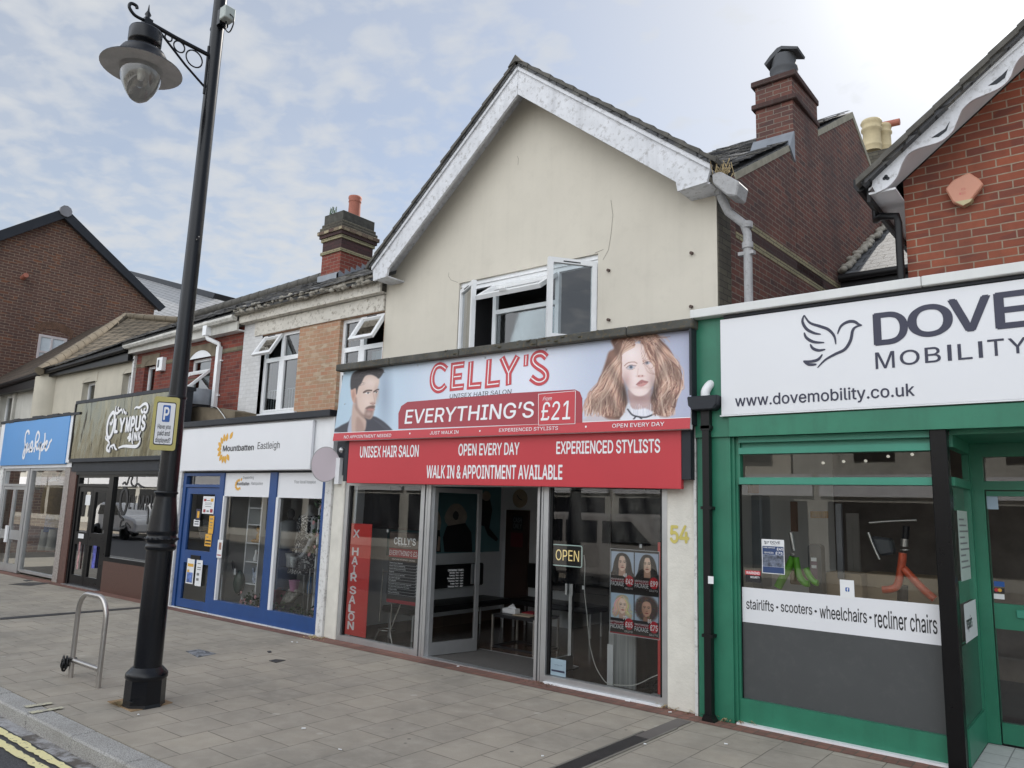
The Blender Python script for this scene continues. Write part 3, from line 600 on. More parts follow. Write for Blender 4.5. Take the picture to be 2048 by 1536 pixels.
br=MB(); top=[(lean(6.5),LY-.05,6.50),(HX,3.3,6.515),(HX,HY+.03,6.53)]
br.tube(top,.022,10); br.tube([(lean(6.1),LY-.06,6.13),(HX,3.42,6.28),(HX,HY+.12,6.50)],.012,8)
for yy,zz_,r in ((3.50,6.385,.088),(3.335,6.435,.058),(3.22,6.475,.036)):
    br.tube([(HX+(lean(6.3)-HX)*(yy-3)/.7,yy+math.cos(a)*r,zz_+math.sin(a)*r) for a in [2*PI*k/20 for k in range(20)]],.008,6,closed=True)
br.tube([(lean(6),LY-.07,6.06),(lean(6),LY-.07,6.6)],.014,8)
br.tube(smooth_pts([(HX,HY-.02,6.53),(HX,HY-.12,6.53),(HX,HY-.18,6.58),(HX,HY-.17,6.63),(HX,HY-.12,6.635),(HX,HY-.11,6.61)],5),.016,8)
br.build('bracket',MT['lampblack'],lamp)
SC=.88
HZ=6.2
class LB(MB):
    def build(s,*a,**k):
        s.v=[Vector((HX+(v.x-HX)*SC,HY+(v.y-HY)*SC,HZ+(v.z-HZ)*SC)) for v in s.v]; return MB.build(s,*a,**k)
hd=LB(); hd.box(HX-.045,HX+.045,HY-.045,HY+.045,6.46,6.60); hd.lathe([(.045,6.6),(.02,6.63),(.035,6.66),(.02,6.69),(.012,6.71),(.004,6.78),(0,6.79)],(HX,HY,0),12)
hd.lathe([(.03,6.47),(.165,6.46),(.172,6.44),(.172,6.31),(.165,6.29),(.115,6.28),(.11,6.245),(.15,6.235),(.22,6.205),(.245,6.16),(.248,6.08),(.30,6.06),(.415,6.005),(.42,5.995)],(HX,HY,0),36)
lan=hd.build('lantern',MT['lampblack'],lamp)
LB().lathe([(.42,5.993),(.36,6.012),(.245,6.035),(.235,6.05),(.02,6.09)],(HX,HY,0),36).build('reflector',MT['lampshade'],lan)
LB().lathe([(.222,6.03),(.224,5.98),(.214,5.90),(.185,5.80),(.14,5.71),(.09,5.64),(.04,5.61),(0,5.605)],(HX,HY,0),32).build('bowl',MT['g_bowl'],lan)
LB().lathe([(0,5.86),(.03,5.87),(.04,5.94),(.03,6.03)],(HX,HY,0),12).build('bulb',paint('milky_bulb',(.6,.6,.57),.3),lan)
ln=LB(); ln.tube([(HX+math.cos(a)*.245,HY+math.sin(a)*.245,6.03) for a in [2*PI*k/30 for k in range(30)]],.009,6,closed=True); ln.build('bowl_ring',MT['lampblack'],lan)
ey=MB()
for px,py,rr in ((420,64,.028),(412,473,.022)):
    # small steel eyes welded to the post
    ey_z=PL(LY).u(px,py)[1]; sx_=1 if px==412 else -1
    cx_=lean(ey_z)+(.10 if sx_>0 else -.085)
    ey.tube([(cx_+math.cos(a)*rr,LY-.02,ey_z+math.sin(a)*rr) for a in [2*PI*k/14 for k in range(14)]],.006,6,closed=True)
ey.build('eye_hook',MT['lampblack'],lamp)
# sensor box
sb=thing('sensor_box','small grey sensor box with looped cable high on the lamp post','sensor',(lean(7)+.1,LY,7.05))
MB().box(lean(7)+.06,lean(7)+.12,LY-.05,LY+.05,6.83,7.0).build('bracket',MT['lampblack'],sb)
MB().box(lean(7)+.12,lean(7)+.23,LY-.06,LY+.06,6.86,7.0).build('housing',paint('pale_grey_box',(.36,.40,.38),.5),sb,bevel=.008)
MB().tube(smooth_pts([(lean(7)+.16,LY,6.86),(lean(7)+.17,LY,6.76),(lean(7)+.25,LY,6.70),(lean(7)+.31,LY,6.76),(lean(7)+.30,LY,6.84),(lean(7)+.22,LY,6.92)],6),.007,6).build('cable',MT['blackpvc'],sb)
# mortar and dry straw at the lamp foot
mt_=MB(); ptsm=[(215,1404),(250,1398),(322,1398),(345,1406),(315,1414),(262,1424),(245,1416)]
mt_.prism([G.u(*q) for q in ptsm],lambda X,Y:(X,Y,.007),lambda X,Y:(X,Y,-.01)); tag(mt_.build('mortar_patch',paint('orange_sand_mortar',(.30,.20,.11),.95,var=.3,scale=9,bmp=.5)),kind='structure')
def straw(name,label,px,n,spread,h,mat,seed,flatness=.3,cat='dry weed',group='dry weeds at the foot of the shopfronts',dirn=None):
    r=random.Random(seed); X,Y=G.u(*px); m_=MB()
    for i in range(n):
        a=r.uniform(0,2*PI) if dirn is None else dirn+r.gauss(0,.35); L=h*r.uniform(.4,1.1); bx,by=X+r.gauss(0,spread),Y+r.gauss(0,spread*.4)
        p0=Vector((bx,by,.006)); p1=p0+Vector((math.cos(a)*L*.35,math.sin(a)*L*.35,L*(1-flatness)*.55)); p2=p0+Vector((math.cos(a)*L*.8,math.sin(a)*L*.8,L*(1-flatness)*.6*r.uniform(.2,1.1)))
        p2.z=max(p2.z,.012); wd=r.uniform(.003,.008); sdv=Vector((-math.sin(a),math.cos(a),.3)).normalized()*wd
        m_.add([p0-sdv,p0+sdv,p1+sdv,p1-sdv,p2],[(0,1,2,3),(3,2,4)])
    return tag(m_.build(name,mat,recalc=False),label,cat,group)
straw('dry_straw','bundle of dry straw lying at the lamp post foot','' or (245,1412),60,.05,.22,MT['drygrass'],1,.85,dirn=PI+.1)
straw('dry_weed','largest tuft of dry straw at the foot of the black downpipe',(1455,1440),130,.11,.17,MT['drygrass'],2,.55)
straw('dry_weed','dry grass tuft at the foot of the roughcast pillar',(1345,1418),60,.10,.13,MT['drygrass'],3,.6)
straw('dry_weed','low brown weed under the salon left window frame',(785,1298),30,.06,.10,MT['brownweed'],4,.4)
straw('dry_weed','pale grass tuft at the post left of the salon door',(818,1308),50,.05,.10,MT['drygrass'],5,.5)
straw('dry_weed','thin grey seedheads at the open glass door corner',(860,1310),26,.03,.16,paint('grey_seedheads',(.22,.18,.14),.9),6,.1)
straw('dry_weed','brown weed on bricks under the salon right window',(1078,1368),40,.10,.06,MT['brownweed'],7,.6)
straw('dry_weed','dry leaf litter by white pillar right of the blue shopfront',(630,1276),60,.10,.10,MT['drygrass'],8,.7)
straw('dry_weed','sandy straw by the far left granite pillar',(118,1161),60,.25,.22,MT['drygrass'],9,.8)
straw('dry_weed','low green weed growing by the far left shop door',(36,1138),40,.06,.28,MT['leaf'],10,.1)
straw('dry_weed','brown curled leaf on the white step under the green shopfront',(1611,1468),14,.02,.07,MT['brownweed'],11,.4)
# ---------------------------------------------------------------- parking sign on the post
pk=thing('parking_sign','yellow bordered parking sign asking if you have paid and displayed','sign',(lean(2.6)+.1,LY-.12,2.36))
ps=PR((-7.125,3.635,0),(.50,.866,0))
c=[ps.u(*q) for q in ((310,795),(361,793),(350,900),(297,901))]
u0=(c[0][0]+c[3][0])/2; u1=(c[1][0]+c[2][0])/2; z1=(c[0][1]+c[1][1])/2; z0=(c[2][1]+c[3][1])/2
def rrect(u0,u1,z0,z1,r,n=4):
    o=[]
    for cx_,cz,a0 in ((u1-r,z1-r,0),(u0+r,z1-r,90),(u0+r,z0+r,180),(u1-r,z0+r,270)):
        for k in range(n+1):
            a=math.radians(a0+90*k/n); o.append((cx_+r*math.cos(a),cz+r*math.sin(a)))
    return o
rr=rrect(u0,u1,z0,z1,.025); MB().prism(rr,lambda u,z:ps.p(u,z,0),lambda u,z:ps.p(u,z,-.006)).build('backing_plate',MT['yellowsign'],pk)
wu=u1-u0; wz=z1-z0
MB().flat(rrect(u0+.12*wu,u1-.12*wu,z0+.095*wz,z1-.095*wz,.02),ps,.0015).build('black_outline',MT['ink'],pk)
MB().flat(rrect(u0+.15*wu,u1-.15*wu,z0+.115*wz,z1-.115*wz,.016),ps,.003).build('white_panel',MT['signwhite'],pk)
MB().flat(rrect(u0+.375*wu,u0+.67*wu,z0+.53*wz,z0+.845*wz,.01),ps,.0045).build('blue_square',MT['bluesign'],pk)
text(pk,'P',(u0+.43*wu,z0+.57*wz),(u0+.62*wu,z0+.80*wz),ps,.006,MT['whiteink'],.03,metric=True)
for s_,a,b,c_,d in (('Have you',.24,.74,.375,.485),('paid and',.26,.73,.25,.365),('displayed?',.20,.78,.12,.235)):
    text(pk,s_,(u0+a*wu,z0+c_*wz),(u0+b*wu,z0+d*wz),ps,.0045,MT['ink'],.012,metric=True)
cl_=MB()
for zc in (z0+.18*wz,z0+.80*wz): cl_.lathe([(.083,0),(.083,.02)],(lean(2.5),LY,zc),18); cl_.tube([(lean(2.5)+.03,LY-.08,zc+.01),ps.p((u0+u1)/2+.06,zc+.01,-.006)],.012,6)
cl_.build('clip',MT['alu'],pk)
# ---------------------------------------------------------------- bicycle stand and its forgotten lock
bs=thing('bike_stand','stainless steel hooped bicycle stand with low crossbar set in the pavement','bike stand',(-8.5,3.70,0))
xa,xb=-8.83,-8.18; R_=.20; H_=.87
pts=[(xa,3.698,0),(xa,3.698,H_-R_)]+[(xa+R_-R_*math.cos(a),3.698,H_-R_+R_*math.sin(a)) for a in [math.radians(q) for q in range(10,91,10)]]+[(xb-R_+R_*math.sin(a),3.70,H_-R_+R_*math.cos(a)) for a in [math.radians(q) for q in range(0,91,10)]]+[(xb,3.70,0)]
MB().tube(pts,.025,16).build('hoop',MT['steel'],bs)
MB().tube([(xa+.02,3.698,.175),(xb-.02,3.70,.175)],.0245,14).build('crossbar',MT['steel'],bs)
lk=MB(); rl=random.Random(4)
for k in range(7):
    cc=Vector((xa-.06+rl.uniform(-.03,.03),3.68+rl.uniform(-.03,.02),.14+rl.uniform(-.03,.03))); ax=rl.uniform(0,PI); r1,r2=rl.uniform(.05,.085),rl.uniform(.03,.06)
    lk.tube([cc+Vector((math.cos(a)*r1*math.cos(ax),math.cos(a)*r1*math.sin(ax)*.6-.01*k*.3,math.sin(a)*r2+math.cos(a)*.02)) for a in [2*PI*j/14 for j in range(14)]],.009,6,closed=True)
lk.tube([(xa+math.cos(a)*.038,3.698+math.sin(a)*.038,.19) for a in [2*PI*j/12 for j in range(12)]],.009,6,closed=True)
tag(lk.build('bike_lock',MT['blackpvc']),'tangled black cable lock left on the bicycle stand','lock')
# ---------------------------------------------------------------- hair salon building
YU=8.0
def xzp(pts): return pts
sal=thing('salon_building','cream gabled two storey building with aluminium salon shopfront and open glass door','building',(-6.2,YF,0))
wl=MB(); WX0,WX1,WZ0,WZ1=-7.52,-5.09,3.95,5.19
grid_wall(wl,-9.13,-3.47,3.6,5.4,[(WX0,WX1,WZ0,WZ1)],YU,YU+.3)
wl.xz([(-9.13,5.4),(-3.47,5.4),(-3.47,5.78),(-6.21,7.98),(-9.13,5.52)],YU,YU+.3)
wl.build('gable_wall',MT['cream'],sal)
# side wall, slightly off square
def sw(y): return -3.45+.05*(y-8)
def side_pt(y,z,off=0): return (sw(y)+off,y,z)
sd_=MB(); prof=[(8.31,3.2),(8.31,5.90),(8.53,6.03),(13.1,8.80),(14.6,7.85),(14.6,3.2)]
sd_.prism(prof,lambda y,z:side_pt(y,z,0),lambda y,z:side_pt(y,z,-.25)); sd_.build('side_wall',MT['sidebrick'],sal)
q=MB(); q.prism([(8.0,3.2),(8.0,5.74),(8.32,5.91),(8.32,3.2)],lambda y,z:side_pt(y,z,0),lambda y,z:side_pt(y,z,-.012)); q.build('corner_pier',MT['greybrick'],sal)
for z0 in (5.20,5.43): q=MB(); q.prism([(8.45,z0),(12.9,z0),(12.9,z0+.08),(8.45,z0+.08)],lambda y,z:side_pt(y,z,.006),lambda y,z:side_pt(y,z,-.01)); q.build('string_course',MT['bandbrick'],sal)
q=MB(); q.prism([(8.45,5.28),(12.9,5.28),(12.9,5.43),(8.45,5.43)],lambda y,z:side_pt(y,z,.003),lambda y,z:side_pt(y,z,-.01)); q.build('dark_brick_band',brick('sooty_brick',(.09,.045,.04),(.065,.04,.04),(.09,.08,.065),stain=.4),sal)
vz=lambda y: 6.03+(y-8.53)*.606
for pf_ in ([(8.45,vz(8.45)-.05),(10.38,vz(10.38)-.05),(10.38,vz(10.38)+.05),(8.45,vz(8.45)+.05)],[(11.38,vz(11.38)-.05),(13.1,8.74),(14.6,7.80),(14.6,7.90),(13.1,8.86),(11.38,vz(11.38)+.05)]): q=MB(); q.prism(pf_,lambda y,z:side_pt(y,z,.012),lambda y,z:side_pt(y,z,-.01)); q.build('verge_mortar',paint('pale_mortar',(.3,.28,.22),.9,var=.2,scale=8),sal)
q=MB(); q.prism([(14.6,3.2),(14.6,8.45),(15.9,8.05),(15.9,3.2)],lambda y,z:side_pt(y,z,0.03),lambda y,z:side_pt(y,z,-.25)); q.build('rear_wall',MT['sidebrick'],sal)
# main roof parallel to the street, front gable roof crossing it
def slate_roof(par,A,B,Cc,D,w_=.26,h_=.20,seed=1,name='roof',mat=None):
    """individually laid slates over a roof slope: A,B eave left/right, Cc,D ridge right/left"""
    A,B,Cc,D=[Vector(v) for v in (A,B,Cc,D)]; r=random.Random(seed); H=((D-A).length+(Cc-B).length)/2; nr=max(1,int(H/h_)); m_=MB(); n=(B-A).cross(D-A).normalized()
    if n.z<0: n=-n
    m_.add([A-n*.03,B-n*.03,Cc-n*.03,D-n*.03],[(0,1,2,3)])
    for j in range(nr):
        v0,v1=j/nr,min(1,(j+1.35)/nr); a,b=A+(D-A)*v0,B+(Cc-B)*v0; a1,b1=A+(D-A)*v1,B+(Cc-B)*v1; L=(b-a).length; k=max(1,int(L/w_)); off=(j%2)*.5
        for i in range(-1,k+1):
            u0,u1=(i+off)/k,(i+off+.97)/k; u0,u1=max(0,u0),min(1,u1)
            if u1-u0<.002: continue
            sag=n*(.012*math.sin(i*.31+seed)+.008*math.sin(i*.11+j*.4)); l0,l1=.022+r.uniform(-.006,.012),.022+r.uniform(-.006,.012); sl=(a-a1).normalized()*r.uniform(-.012,.014)
            if r.random()<.02: sl=sl*3
            q=[a+(b-a)*u0+n*l0+sl+sag,a+(b-a)*u1+n*l1+sl+sag,a1+(b1-a1)*u1+n*.006+sag,a1+(b1-a1)*u0+n*.006+sag]; t_=n*.012
            m_.add(q+[q[0]-t_,q[1]-t_],[(0,1,2,3),(0,4,5,1)])
    return m_.build(name,mat or MT['slates'],par,recalc=False)
rf=MB()
def slab4(m_,a,b,c,d,th=.06):
    a,b,c,d=[Vector(v) for v in (a,b,c,d)]; n=(b-a).cross(d-a).normalized()
    if n.z<0: n=-n
    m_.add([a,b,c,d,a-n*th,b-n*th,c-n*th,d-n*th],[(0,1,2,3),(7,6,5,4),(0,4,5,1),(1,5,6,2),(2,6,7,3),(3,7,4,0)])
slab4(rf,(-9.1,8.45,6.05),(sw(8.5)-.0,8.45,6.05),(sw(13.1)-.0,13.1,8.86),(-9.1,13.1,8.86))
slab4(rf,(-9.1,13.1,8.86),(sw(13.1),13.1,8.86),(sw(14.7),14.7,7.86),(-9.1,14.7,7.86))
slab4(rf,(-6.21,7.58,8.10),(-9.12,7.58,5.63),(-9.12,12.9,5.63),(-6.21,12.9,8.10),.05)
slab4(rf,(-6.21,7.58,8.10),(-3.34,7.58,5.84),(-3.43,8.30,5.86),(-6.21,12.0,8.10),.05)
rf.build('roof',MT['slate'],sal)
slate_roof(sal,(-5.6,8.42,6.07),(sw(8.5)-.01,8.42,6.07),(sw(13.1)-.01,13.1,8.88),(-5.6,13.1,8.88),seed=5,name='roof_slope')
rt=MB()
for s_,e in ((-1,(-9.14,5.64)),(1,(-3.30,5.84))):
    n=15; a=Vector((-6.21,8.13)); b=Vector(e); d=(b-a)/n; nn=Vector((-d.y,d.x)).normalized(); nn=nn if nn.y>0 else -nn
    for i in range(n):
        p0=a+d*i; p1=a+d*(i+1.06); lift=.012
        rt.xz([(p0.x,p0.y-.045),(p1.x,p1.y-.045),(p1.x+nn.x*lift*1.5,p1.y+lift),(p0.x,p0.y-.005)],7.56+random.uniform(-.008,.008),7.78)
rt.xz([(-6.34,8.03),(-6.21,8.18),(-6.08,8.03),(-6.21,8.08)],7.54,12.6)
rt.build('verge_tiles',MT['ridge'],sal)
bb=MB(); bb.xz([(-6.213,8.045),(-9.06,5.62),(-9.03,5.38),(-8.72,5.40),(-8.70,5.52),(-6.213,7.615)],7.62,7.66); bb.build('bargeboard',MT['bargeboard'],sal)
bb=MB(); bb.xz([(-6.207,8.045),(-6.207,7.615),(-3.80,5.70),(-3.78,5.58),(-3.42,5.60),(-3.36,5.80)],7.62,7.66); bb.build('bargeboard',MT['bargeboard'],sal)
mo=MB()
for a,b in (((-6.215,8.05),(-9.06,5.63)),((-6.205,8.05),(-3.37,5.81))):
    mo.xz([a,b,(b[0],b[1]-.075),(a[0],a[1]-.075)],7.595,7.622)
mo.build('verge_moulding',MT['bargeboard'],sal)
so_=MB(); so_.xz([(-6.21,7.99),(-9.05,5.57),(-9.05,5.55),(-6.21,7.97)],7.66,8.0); so_.xz([(-6.21,7.99),(-3.36,5.74),(-3.36,5.72),(-6.21,7.97)],7.66,8.0); so_.box(-9.03,-8.72,7.66,8.0,5.40,5.42); so_.box(-3.78,-3.40,7.66,8.0,5.59,5.61); so_.build('soffit',MT['bargeboard'],sal)
# boxed end of the parapet gutter and the old cast pipe
gb=MB(); gb.xz([(-3.37,5.69),(-3.27,5.70),(-3.05,5.52),(-3.09,5.36),(-3.2,5.40),(-3.36,5.58)],7.64,7.92); gb.build('gutter_box',MT['pipegrey'],sal,bevel=.015)
wd_=MB(); r_=random.Random(8)
for i in range(40):
    bx,by=-3.27+r_.gauss(0,.05),7.72+r_.gauss(0,.05); wd_.tube([(bx,by,5.68),(bx+r_.gauss(0,.05),by+r_.gauss(0,.03),5.74+r_.random()*.1)],.004,4)
tag(wd_.build('roof_weed',MT['drygrass']),'dry weeds sprouting from the gutter box at the gable foot','weed')
dp=MB(); dp.tube([(-3.37,7.86,5.62),(-3.37,7.9,5.50),(-3.30,7.93,5.32),(-3.16,8.02,5.18),(-3.12,8.03,5.05),(-3.12,8.03,3.85)],.048,12)
for z in (5.52,5.12,4.88): dp.lathe([(.062,0),(.062,.07)],(-3.12 if z<5.2 else -3.37,8.03 if z<5.2 else 7.89,z),12)
dp.box(-3.22,-3.04,7.99,8.06,4.80,4.84); dp.build('downpipe',MT['pipegrey'],sal)
# hairline cracks in the render
ck_=MB()
for pts in (((1190,506),(1200,502),(1207,499)),((1206,520),(1217,500),(1222,470),(1226,430),(1222,400)),((916,565),(902,560),(897,552),(898,545)),((1036,330),(1037,318),(1035,312))):
    ck_.ribbon([PL(8.0).u(*q) for q in pts],.006,PL(8.0),.002)
ck_.build('crack',paint('crack_shadow',(.2,.18,.15),.9),sal,recalc=False)
nl=MB()
for x,z in ((-3.78,4.94),(-4.92,4.93),(-4.91,4.28),(-3.79,4.29)): nl.tube([(x,8.02,z),(x,7.96,z-.005)],.02,8)
nl.build('wall_fixing',paint('rusty_iron',(.09,.06,.05),.8),sal)
# first-floor window
win=MB(); fy0,fy1=8.06,8.12; fw=.06
def fr(m_,x0,x1,z0,z1,y0,y1,w_):
    m_.box(x0,x0+w_,y0,y1,z0,z1); m_.box(x1-w_,x1,y0,y1,z0,z1); m_.box(x0+w_,x1-w_,y0,y1,z0,z0+w_); m_.box(x0+w_,x1-w_,y0,y1,z1-w_,z1)
fr(win,WX0+.002,WX1-.002,WZ0+.002,WZ1-.06,fy0,fy1,fw); win.box(-6.90,-6.84,fy0-.003,fy1,WZ0+.06,WZ1-.12); win.box(-5.80,-5.74,fy0-.003,fy1,WZ0+.06,WZ1-.12); win.box(-6.84,-5.80,fy0-.003,fy1,4.63,4.69)
win.box(WX0+.002,WX1-.002,fy0-.02,fy1,WZ1-.06,WZ1-.002)
W1=win.build('window',MT['upvc'],sal)
MB().box(-6.84,-5.80,8.085,8.095,4.01,4.63).build('pane',MT['g_up'],W1)
def casement(hx,hy,w_,h_,z0,ang,side,name='casement',fwid=.065):
    """side=+1: hinge on the right, panel runs to the left; ang from the wall plane, swinging outwards"""
    c,s=math.cos(math.radians(ang)),math.sin(math.radians(ang)); dx=-side*c; u=Vector((dx,-s,0)); nrm=Vector((-side*s,c*1.0,0)) ; nrm=Vector((0,0,1)).cross(u).normalized()
    if nrm.y>0 and False: pass
    o=Vector((hx,hy,z0)); m_=MB()
    def bx(a0,a1,b0,b1,t0,t1):
        P=[o+u*a+Vector((0,0,b))+nrm*t for t in (t0,t1) for a,b in ((a0,b0),(a1,b0),(a1,b1),(a0,b1))]
        m_.add(P,[(0,1,2,3),(7,6,5,4),(0,4,5,1),(1,5,6,2),(2,6,7,3),(3,7,4,0)])
    bx(0,fwid,0,h_,-.03,.03); bx(w_-fwid,w_,0,h_,-.03,.03); bx(fwid,w_-fwid,0,fwid,-.03,.03); bx(fwid,w_-fwid,h_-fwid,h_,-.03,.03)
    cs=m_.build(name,MT['upvc'],sal); m2=MB(); P=[o+u*a+Vector((0,0,b)) for a,b in ((fwid,fwid),(w_-fwid,fwid),(w_-fwid,h_-fwid),(fwid,h_-fwid))]; m2.poly(P); m2.build('pane',MT['g_up'],cs,recalc=False)
    m3=MB(); 
    P=[o+u*a+Vector((0,0,b))+nrm*t for t in (-.034,.034) for a,b in ((w_*.35,h_-.05),(w_*.7,h_-.05),(w_*.7,h_-.035),(w_*.35,h_-.035))]
    m3.add(P,[(0,1,2,3),(7,6,5,4),(0,4,5,1),(1,5,6,2),(2,6,7,3),(3,7,4,0)]); m3.build('trickle_vent',MT['anthracite'],cs)
    return cs
casement(-5.13,8.03,.66,1.06,4.02,54,1)
casement(-7.49,8.03,.60,1.06,4.02,30,-1)
vn=MB(); ang=math.radians(56); o=Vector((-6.87,8.04,5.04)); uu=Vector((1,0,0)); vv=Vector((0,-math.sin(ang),-math.cos(ang))); nn=uu.cross(vv)
def bx2(m_,a0,a1,b0,b1,t0,t1):
    P=[o+uu*a+vv*b+nn*t for t in (t0,t1) for a,b in ((a0,b0),(a1,b0),(a1,b1),(a0,b1))]; m_.add(P,[(0,1,2,3),(7,6,5,4),(0,4,5,1),(1,5,6,2),(2,6,7,3),(3,7,4,0)])
L_,H2=1.12,.47
for a in ((0,.06,0,H2),(L_-.06,L_,0,H2),(.06,L_-.06,0,.06),(.06,L_-.06,H2-.06,H2)): bx2(vn,*a,-.03,.03)
bx2(vn,L_*.4,L_*.5,H2-.02,H2+.01,-.07,-.03)
V1=vn.build('vent_light',MT['upvc'],sal); m2=MB(); m2.poly([o+uu*a+vv*b for a,b in ((.06,.06),(L_-.06,.06),(L_-.06,H2-.06),(.06,H2-.06))]); m2.build('pane',MT['g_up'],V1,recalc=False)
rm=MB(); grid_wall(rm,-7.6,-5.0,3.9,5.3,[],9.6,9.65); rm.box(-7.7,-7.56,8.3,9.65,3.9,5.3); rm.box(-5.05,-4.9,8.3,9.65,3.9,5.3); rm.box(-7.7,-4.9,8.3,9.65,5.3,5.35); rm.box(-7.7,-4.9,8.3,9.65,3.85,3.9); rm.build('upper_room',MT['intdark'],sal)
# flat roof and coping over the shopfront
MB().box(-9.1,-3.36,7.3,8.0,3.55,3.78).build('flat_roof',MT['lead'],sal)
cp=MB(); x=-8.96
for L2 in (1.15,1.3,1.25,1.2,.77): dz=-.009*(x+8.9); cp.xz([(x,3.815+dz),(x+L2-.006,3.815+dz-.009*L2),(x+L2-.006,3.915+dz-.009*L2),(x,3.915+dz)],6.96+random.uniform(-.006,.006),7.28); x+=L2
cp.build('coping',MT['stonecoping'],sal,bevel=.012)
ms_=MB(); r_=random.Random(3)
for i in range(60):
    x=r_.uniform(-6.9,-4.3); ms_.ell((x,6.96+r_.uniform(-.004,.05),3.905-.009*(x+8.9)+r_.uniform(-.06,.012)),(r_.uniform(.015,.04),.015,r_.uniform(.006,.014)),7,5)
ms_.build('moss',paint('dark_moss',(.06,.055,.035),.95,var=.5,scale=30,dirt=.3,dirtcol=(.2,.13,.04)),sal)['kind']='stuff'
MB().box(-9.05,-3.40,7.16,7.3,2.3,3.79).build('fascia_wall',MT['anthracite'],sal)
pi=MB(); pi.box(-3.69,-3.375,7.17,7.6,0,2.36); pi.build('pillar',MT['roughcast'],sal,bevel=.01)
pi=MB(); pi.box(-9.09,-8.835,7.17,7.6,0,2.36); pi.build('pillar',MT['roughcast'],sal,bevel=.01)
MB().box(-3.374,-3.345,7.13,7.3,0,3.8).build('edge_trim',MT['whiteold'],sal)
et=MB(); et.box(-8.74,-8.66,7.05,7.16,2.21,2.79); et.build('fascia_end_trim',MT['anthracite'],sal); et=MB(); et.box(-3.46,-3.36,7.04,7.16,2.24,2.78); et.build('fascia_end_trim',MT['anthracite'],sal)
et=MB(); et.box(-3.34+.0,-3.315,6.98,7.12,2.78,3.79); et.build('sign_end_trim',MT['anthracite'],sal)
# shopfront frame
sf=MB(); y0,y1=7.19,7.27
sf.box(-8.833,-8.76,y0,y1,0,2.2); sf.box(-7.285,-7.215,y0,y1,0,2.2); sf.box(-7.20,-7.165,y0+.01,y1,0,2.2); sf.box(-7.15,-7.10,y0,y1,0,2.2)
sf.box(-8.76,-7.285,y0,y1,.0,.075); sf.box(-8.76,-7.285,y0,y1,2.155,2.2); sf.box(-7.10,-5.36,y0+.02,y1,2.155,2.2)
sf.box(-5.36,-5.325,y0,y1,0,2.2); sf.box(-5.31,-5.285,y0+.01,y1,0,2.2); sf.box(-5.27,-5.20,y0,y1,0,2.2); sf.box(-3.755,-3.692,y0,y1,0,2.2); sf.box(-5.20,-3.755,y0,y1,.0,.085); sf.box(-5.20,-3.755,y0,y1,2.155,2.2)
sf.box(-7.10,-5.36,y0-.02,y1,-.02,.018); sf.build('shopfront_frame',MT['alu'],sal)
for a,b in ((-8.76,-8.725),(-7.32,-7.285),(-5.20,-5.165),(-3.79,-3.755)): MB().box(a,b,y0+.03,y1-.01,.08,2.155).build('gasket',MT['blackpvc'],sal)
MB().quad((-8.725,7.235,.075),(-7.32,7.235,.075),(-7.32,7.235,2.155),(-8.725,7.235,2.155)).build('shop_window',MT['g_shop'],sal,recalc=False)
MB().quad((-5.165,7.235,.085),(-3.79,7.235,.085),(-3.79,7.235,2.155),(-5.165,7.235,2.155)).build('shop_window',MT['g_shop'],sal,recalc=False)
sl_=MB(); sl_.box(-5.2,-3.75,7.15,7.19,0.004,.02); sl_.build('white_sill_strip',MT['white'],sal)
def door_leaf(hx,hy,ex,ey,glassmat=MT['g_clear'],h_=2.12):
    o=Vector((hx,hy,.02)); u=Vector((ex-hx,ey-hy,0)); L=u.length; u.normalize(); n=Vector((u.y,-u.x,0)); m_=MB()
    def bx(a0,a1,b0,b1,t=.022):
        P=[o+u*a+Vector((0,0,b))+n*q for q in (-t,t) for a,b in ((a0,b0),(a1,b0),(a1,b1),(a0,b1))]; m_.add(P,[(0,1,2,3),(7,6,5,4),(0,4,5,1),(1,5,6,2),(2,6,7,3),(3,7,4,0)])
    bx(0,.055,0,h_); bx(L-.055,L,0,h_); bx(.055,L-.055,0,.16); bx(.055,L-.055,h_-.06,h_)
    d=m_.build('door',MT['alu'],sal); m2=MB(); m2.poly([o+u*a+Vector((0,0,b)) for a,b in ((.055,.16),(L-.055,.16),(L-.055,h_-.06),(.055,h_-.06))]); m2.build('pane',glassmat,d,recalc=False)
    m3=MB(); 
    for sgn in (-1,1):
        P=[o+u*a+Vector((0,0,b))+n*q for q in (sgn*.03,sgn*.055) for a,b in ((L-.09,.86),(L-.02,.86),(L-.02,1.12),(L-.09,1.12))]; m3.add(P,[(0,1,2,3),(7,6,5,4),(0,4,5,1),(1,5,6,2),(2,6,7,3),(3,7,4,0)])
    m3.build('handle',MT['alu'],d); return d,PR(o,u)
d1,pd1=door_leaf(-7.09,7.24,-6.93,8.0); d2,pd2=door_leaf(-5.37,7.24,-5.39,8.0)
for i,(s_,w_) in enumerate((('OPENING TIMES',.25),('Monday  9am - 6pm',.22),('Tuesday  9am - 6pm',.23),('Wednesday  9am - 6pm',.26),('Thursday  9am - 6pm',.24),('Friday  9am - 6pm',.2),('Saturday  9am - 6pm',.24))):
    text(d1,s_,(.52-w_,1.04-.035*i),(.52,1.063-.035*i),pd1,.004,MT['paper'],.01,metric=True,name='opening_hours')
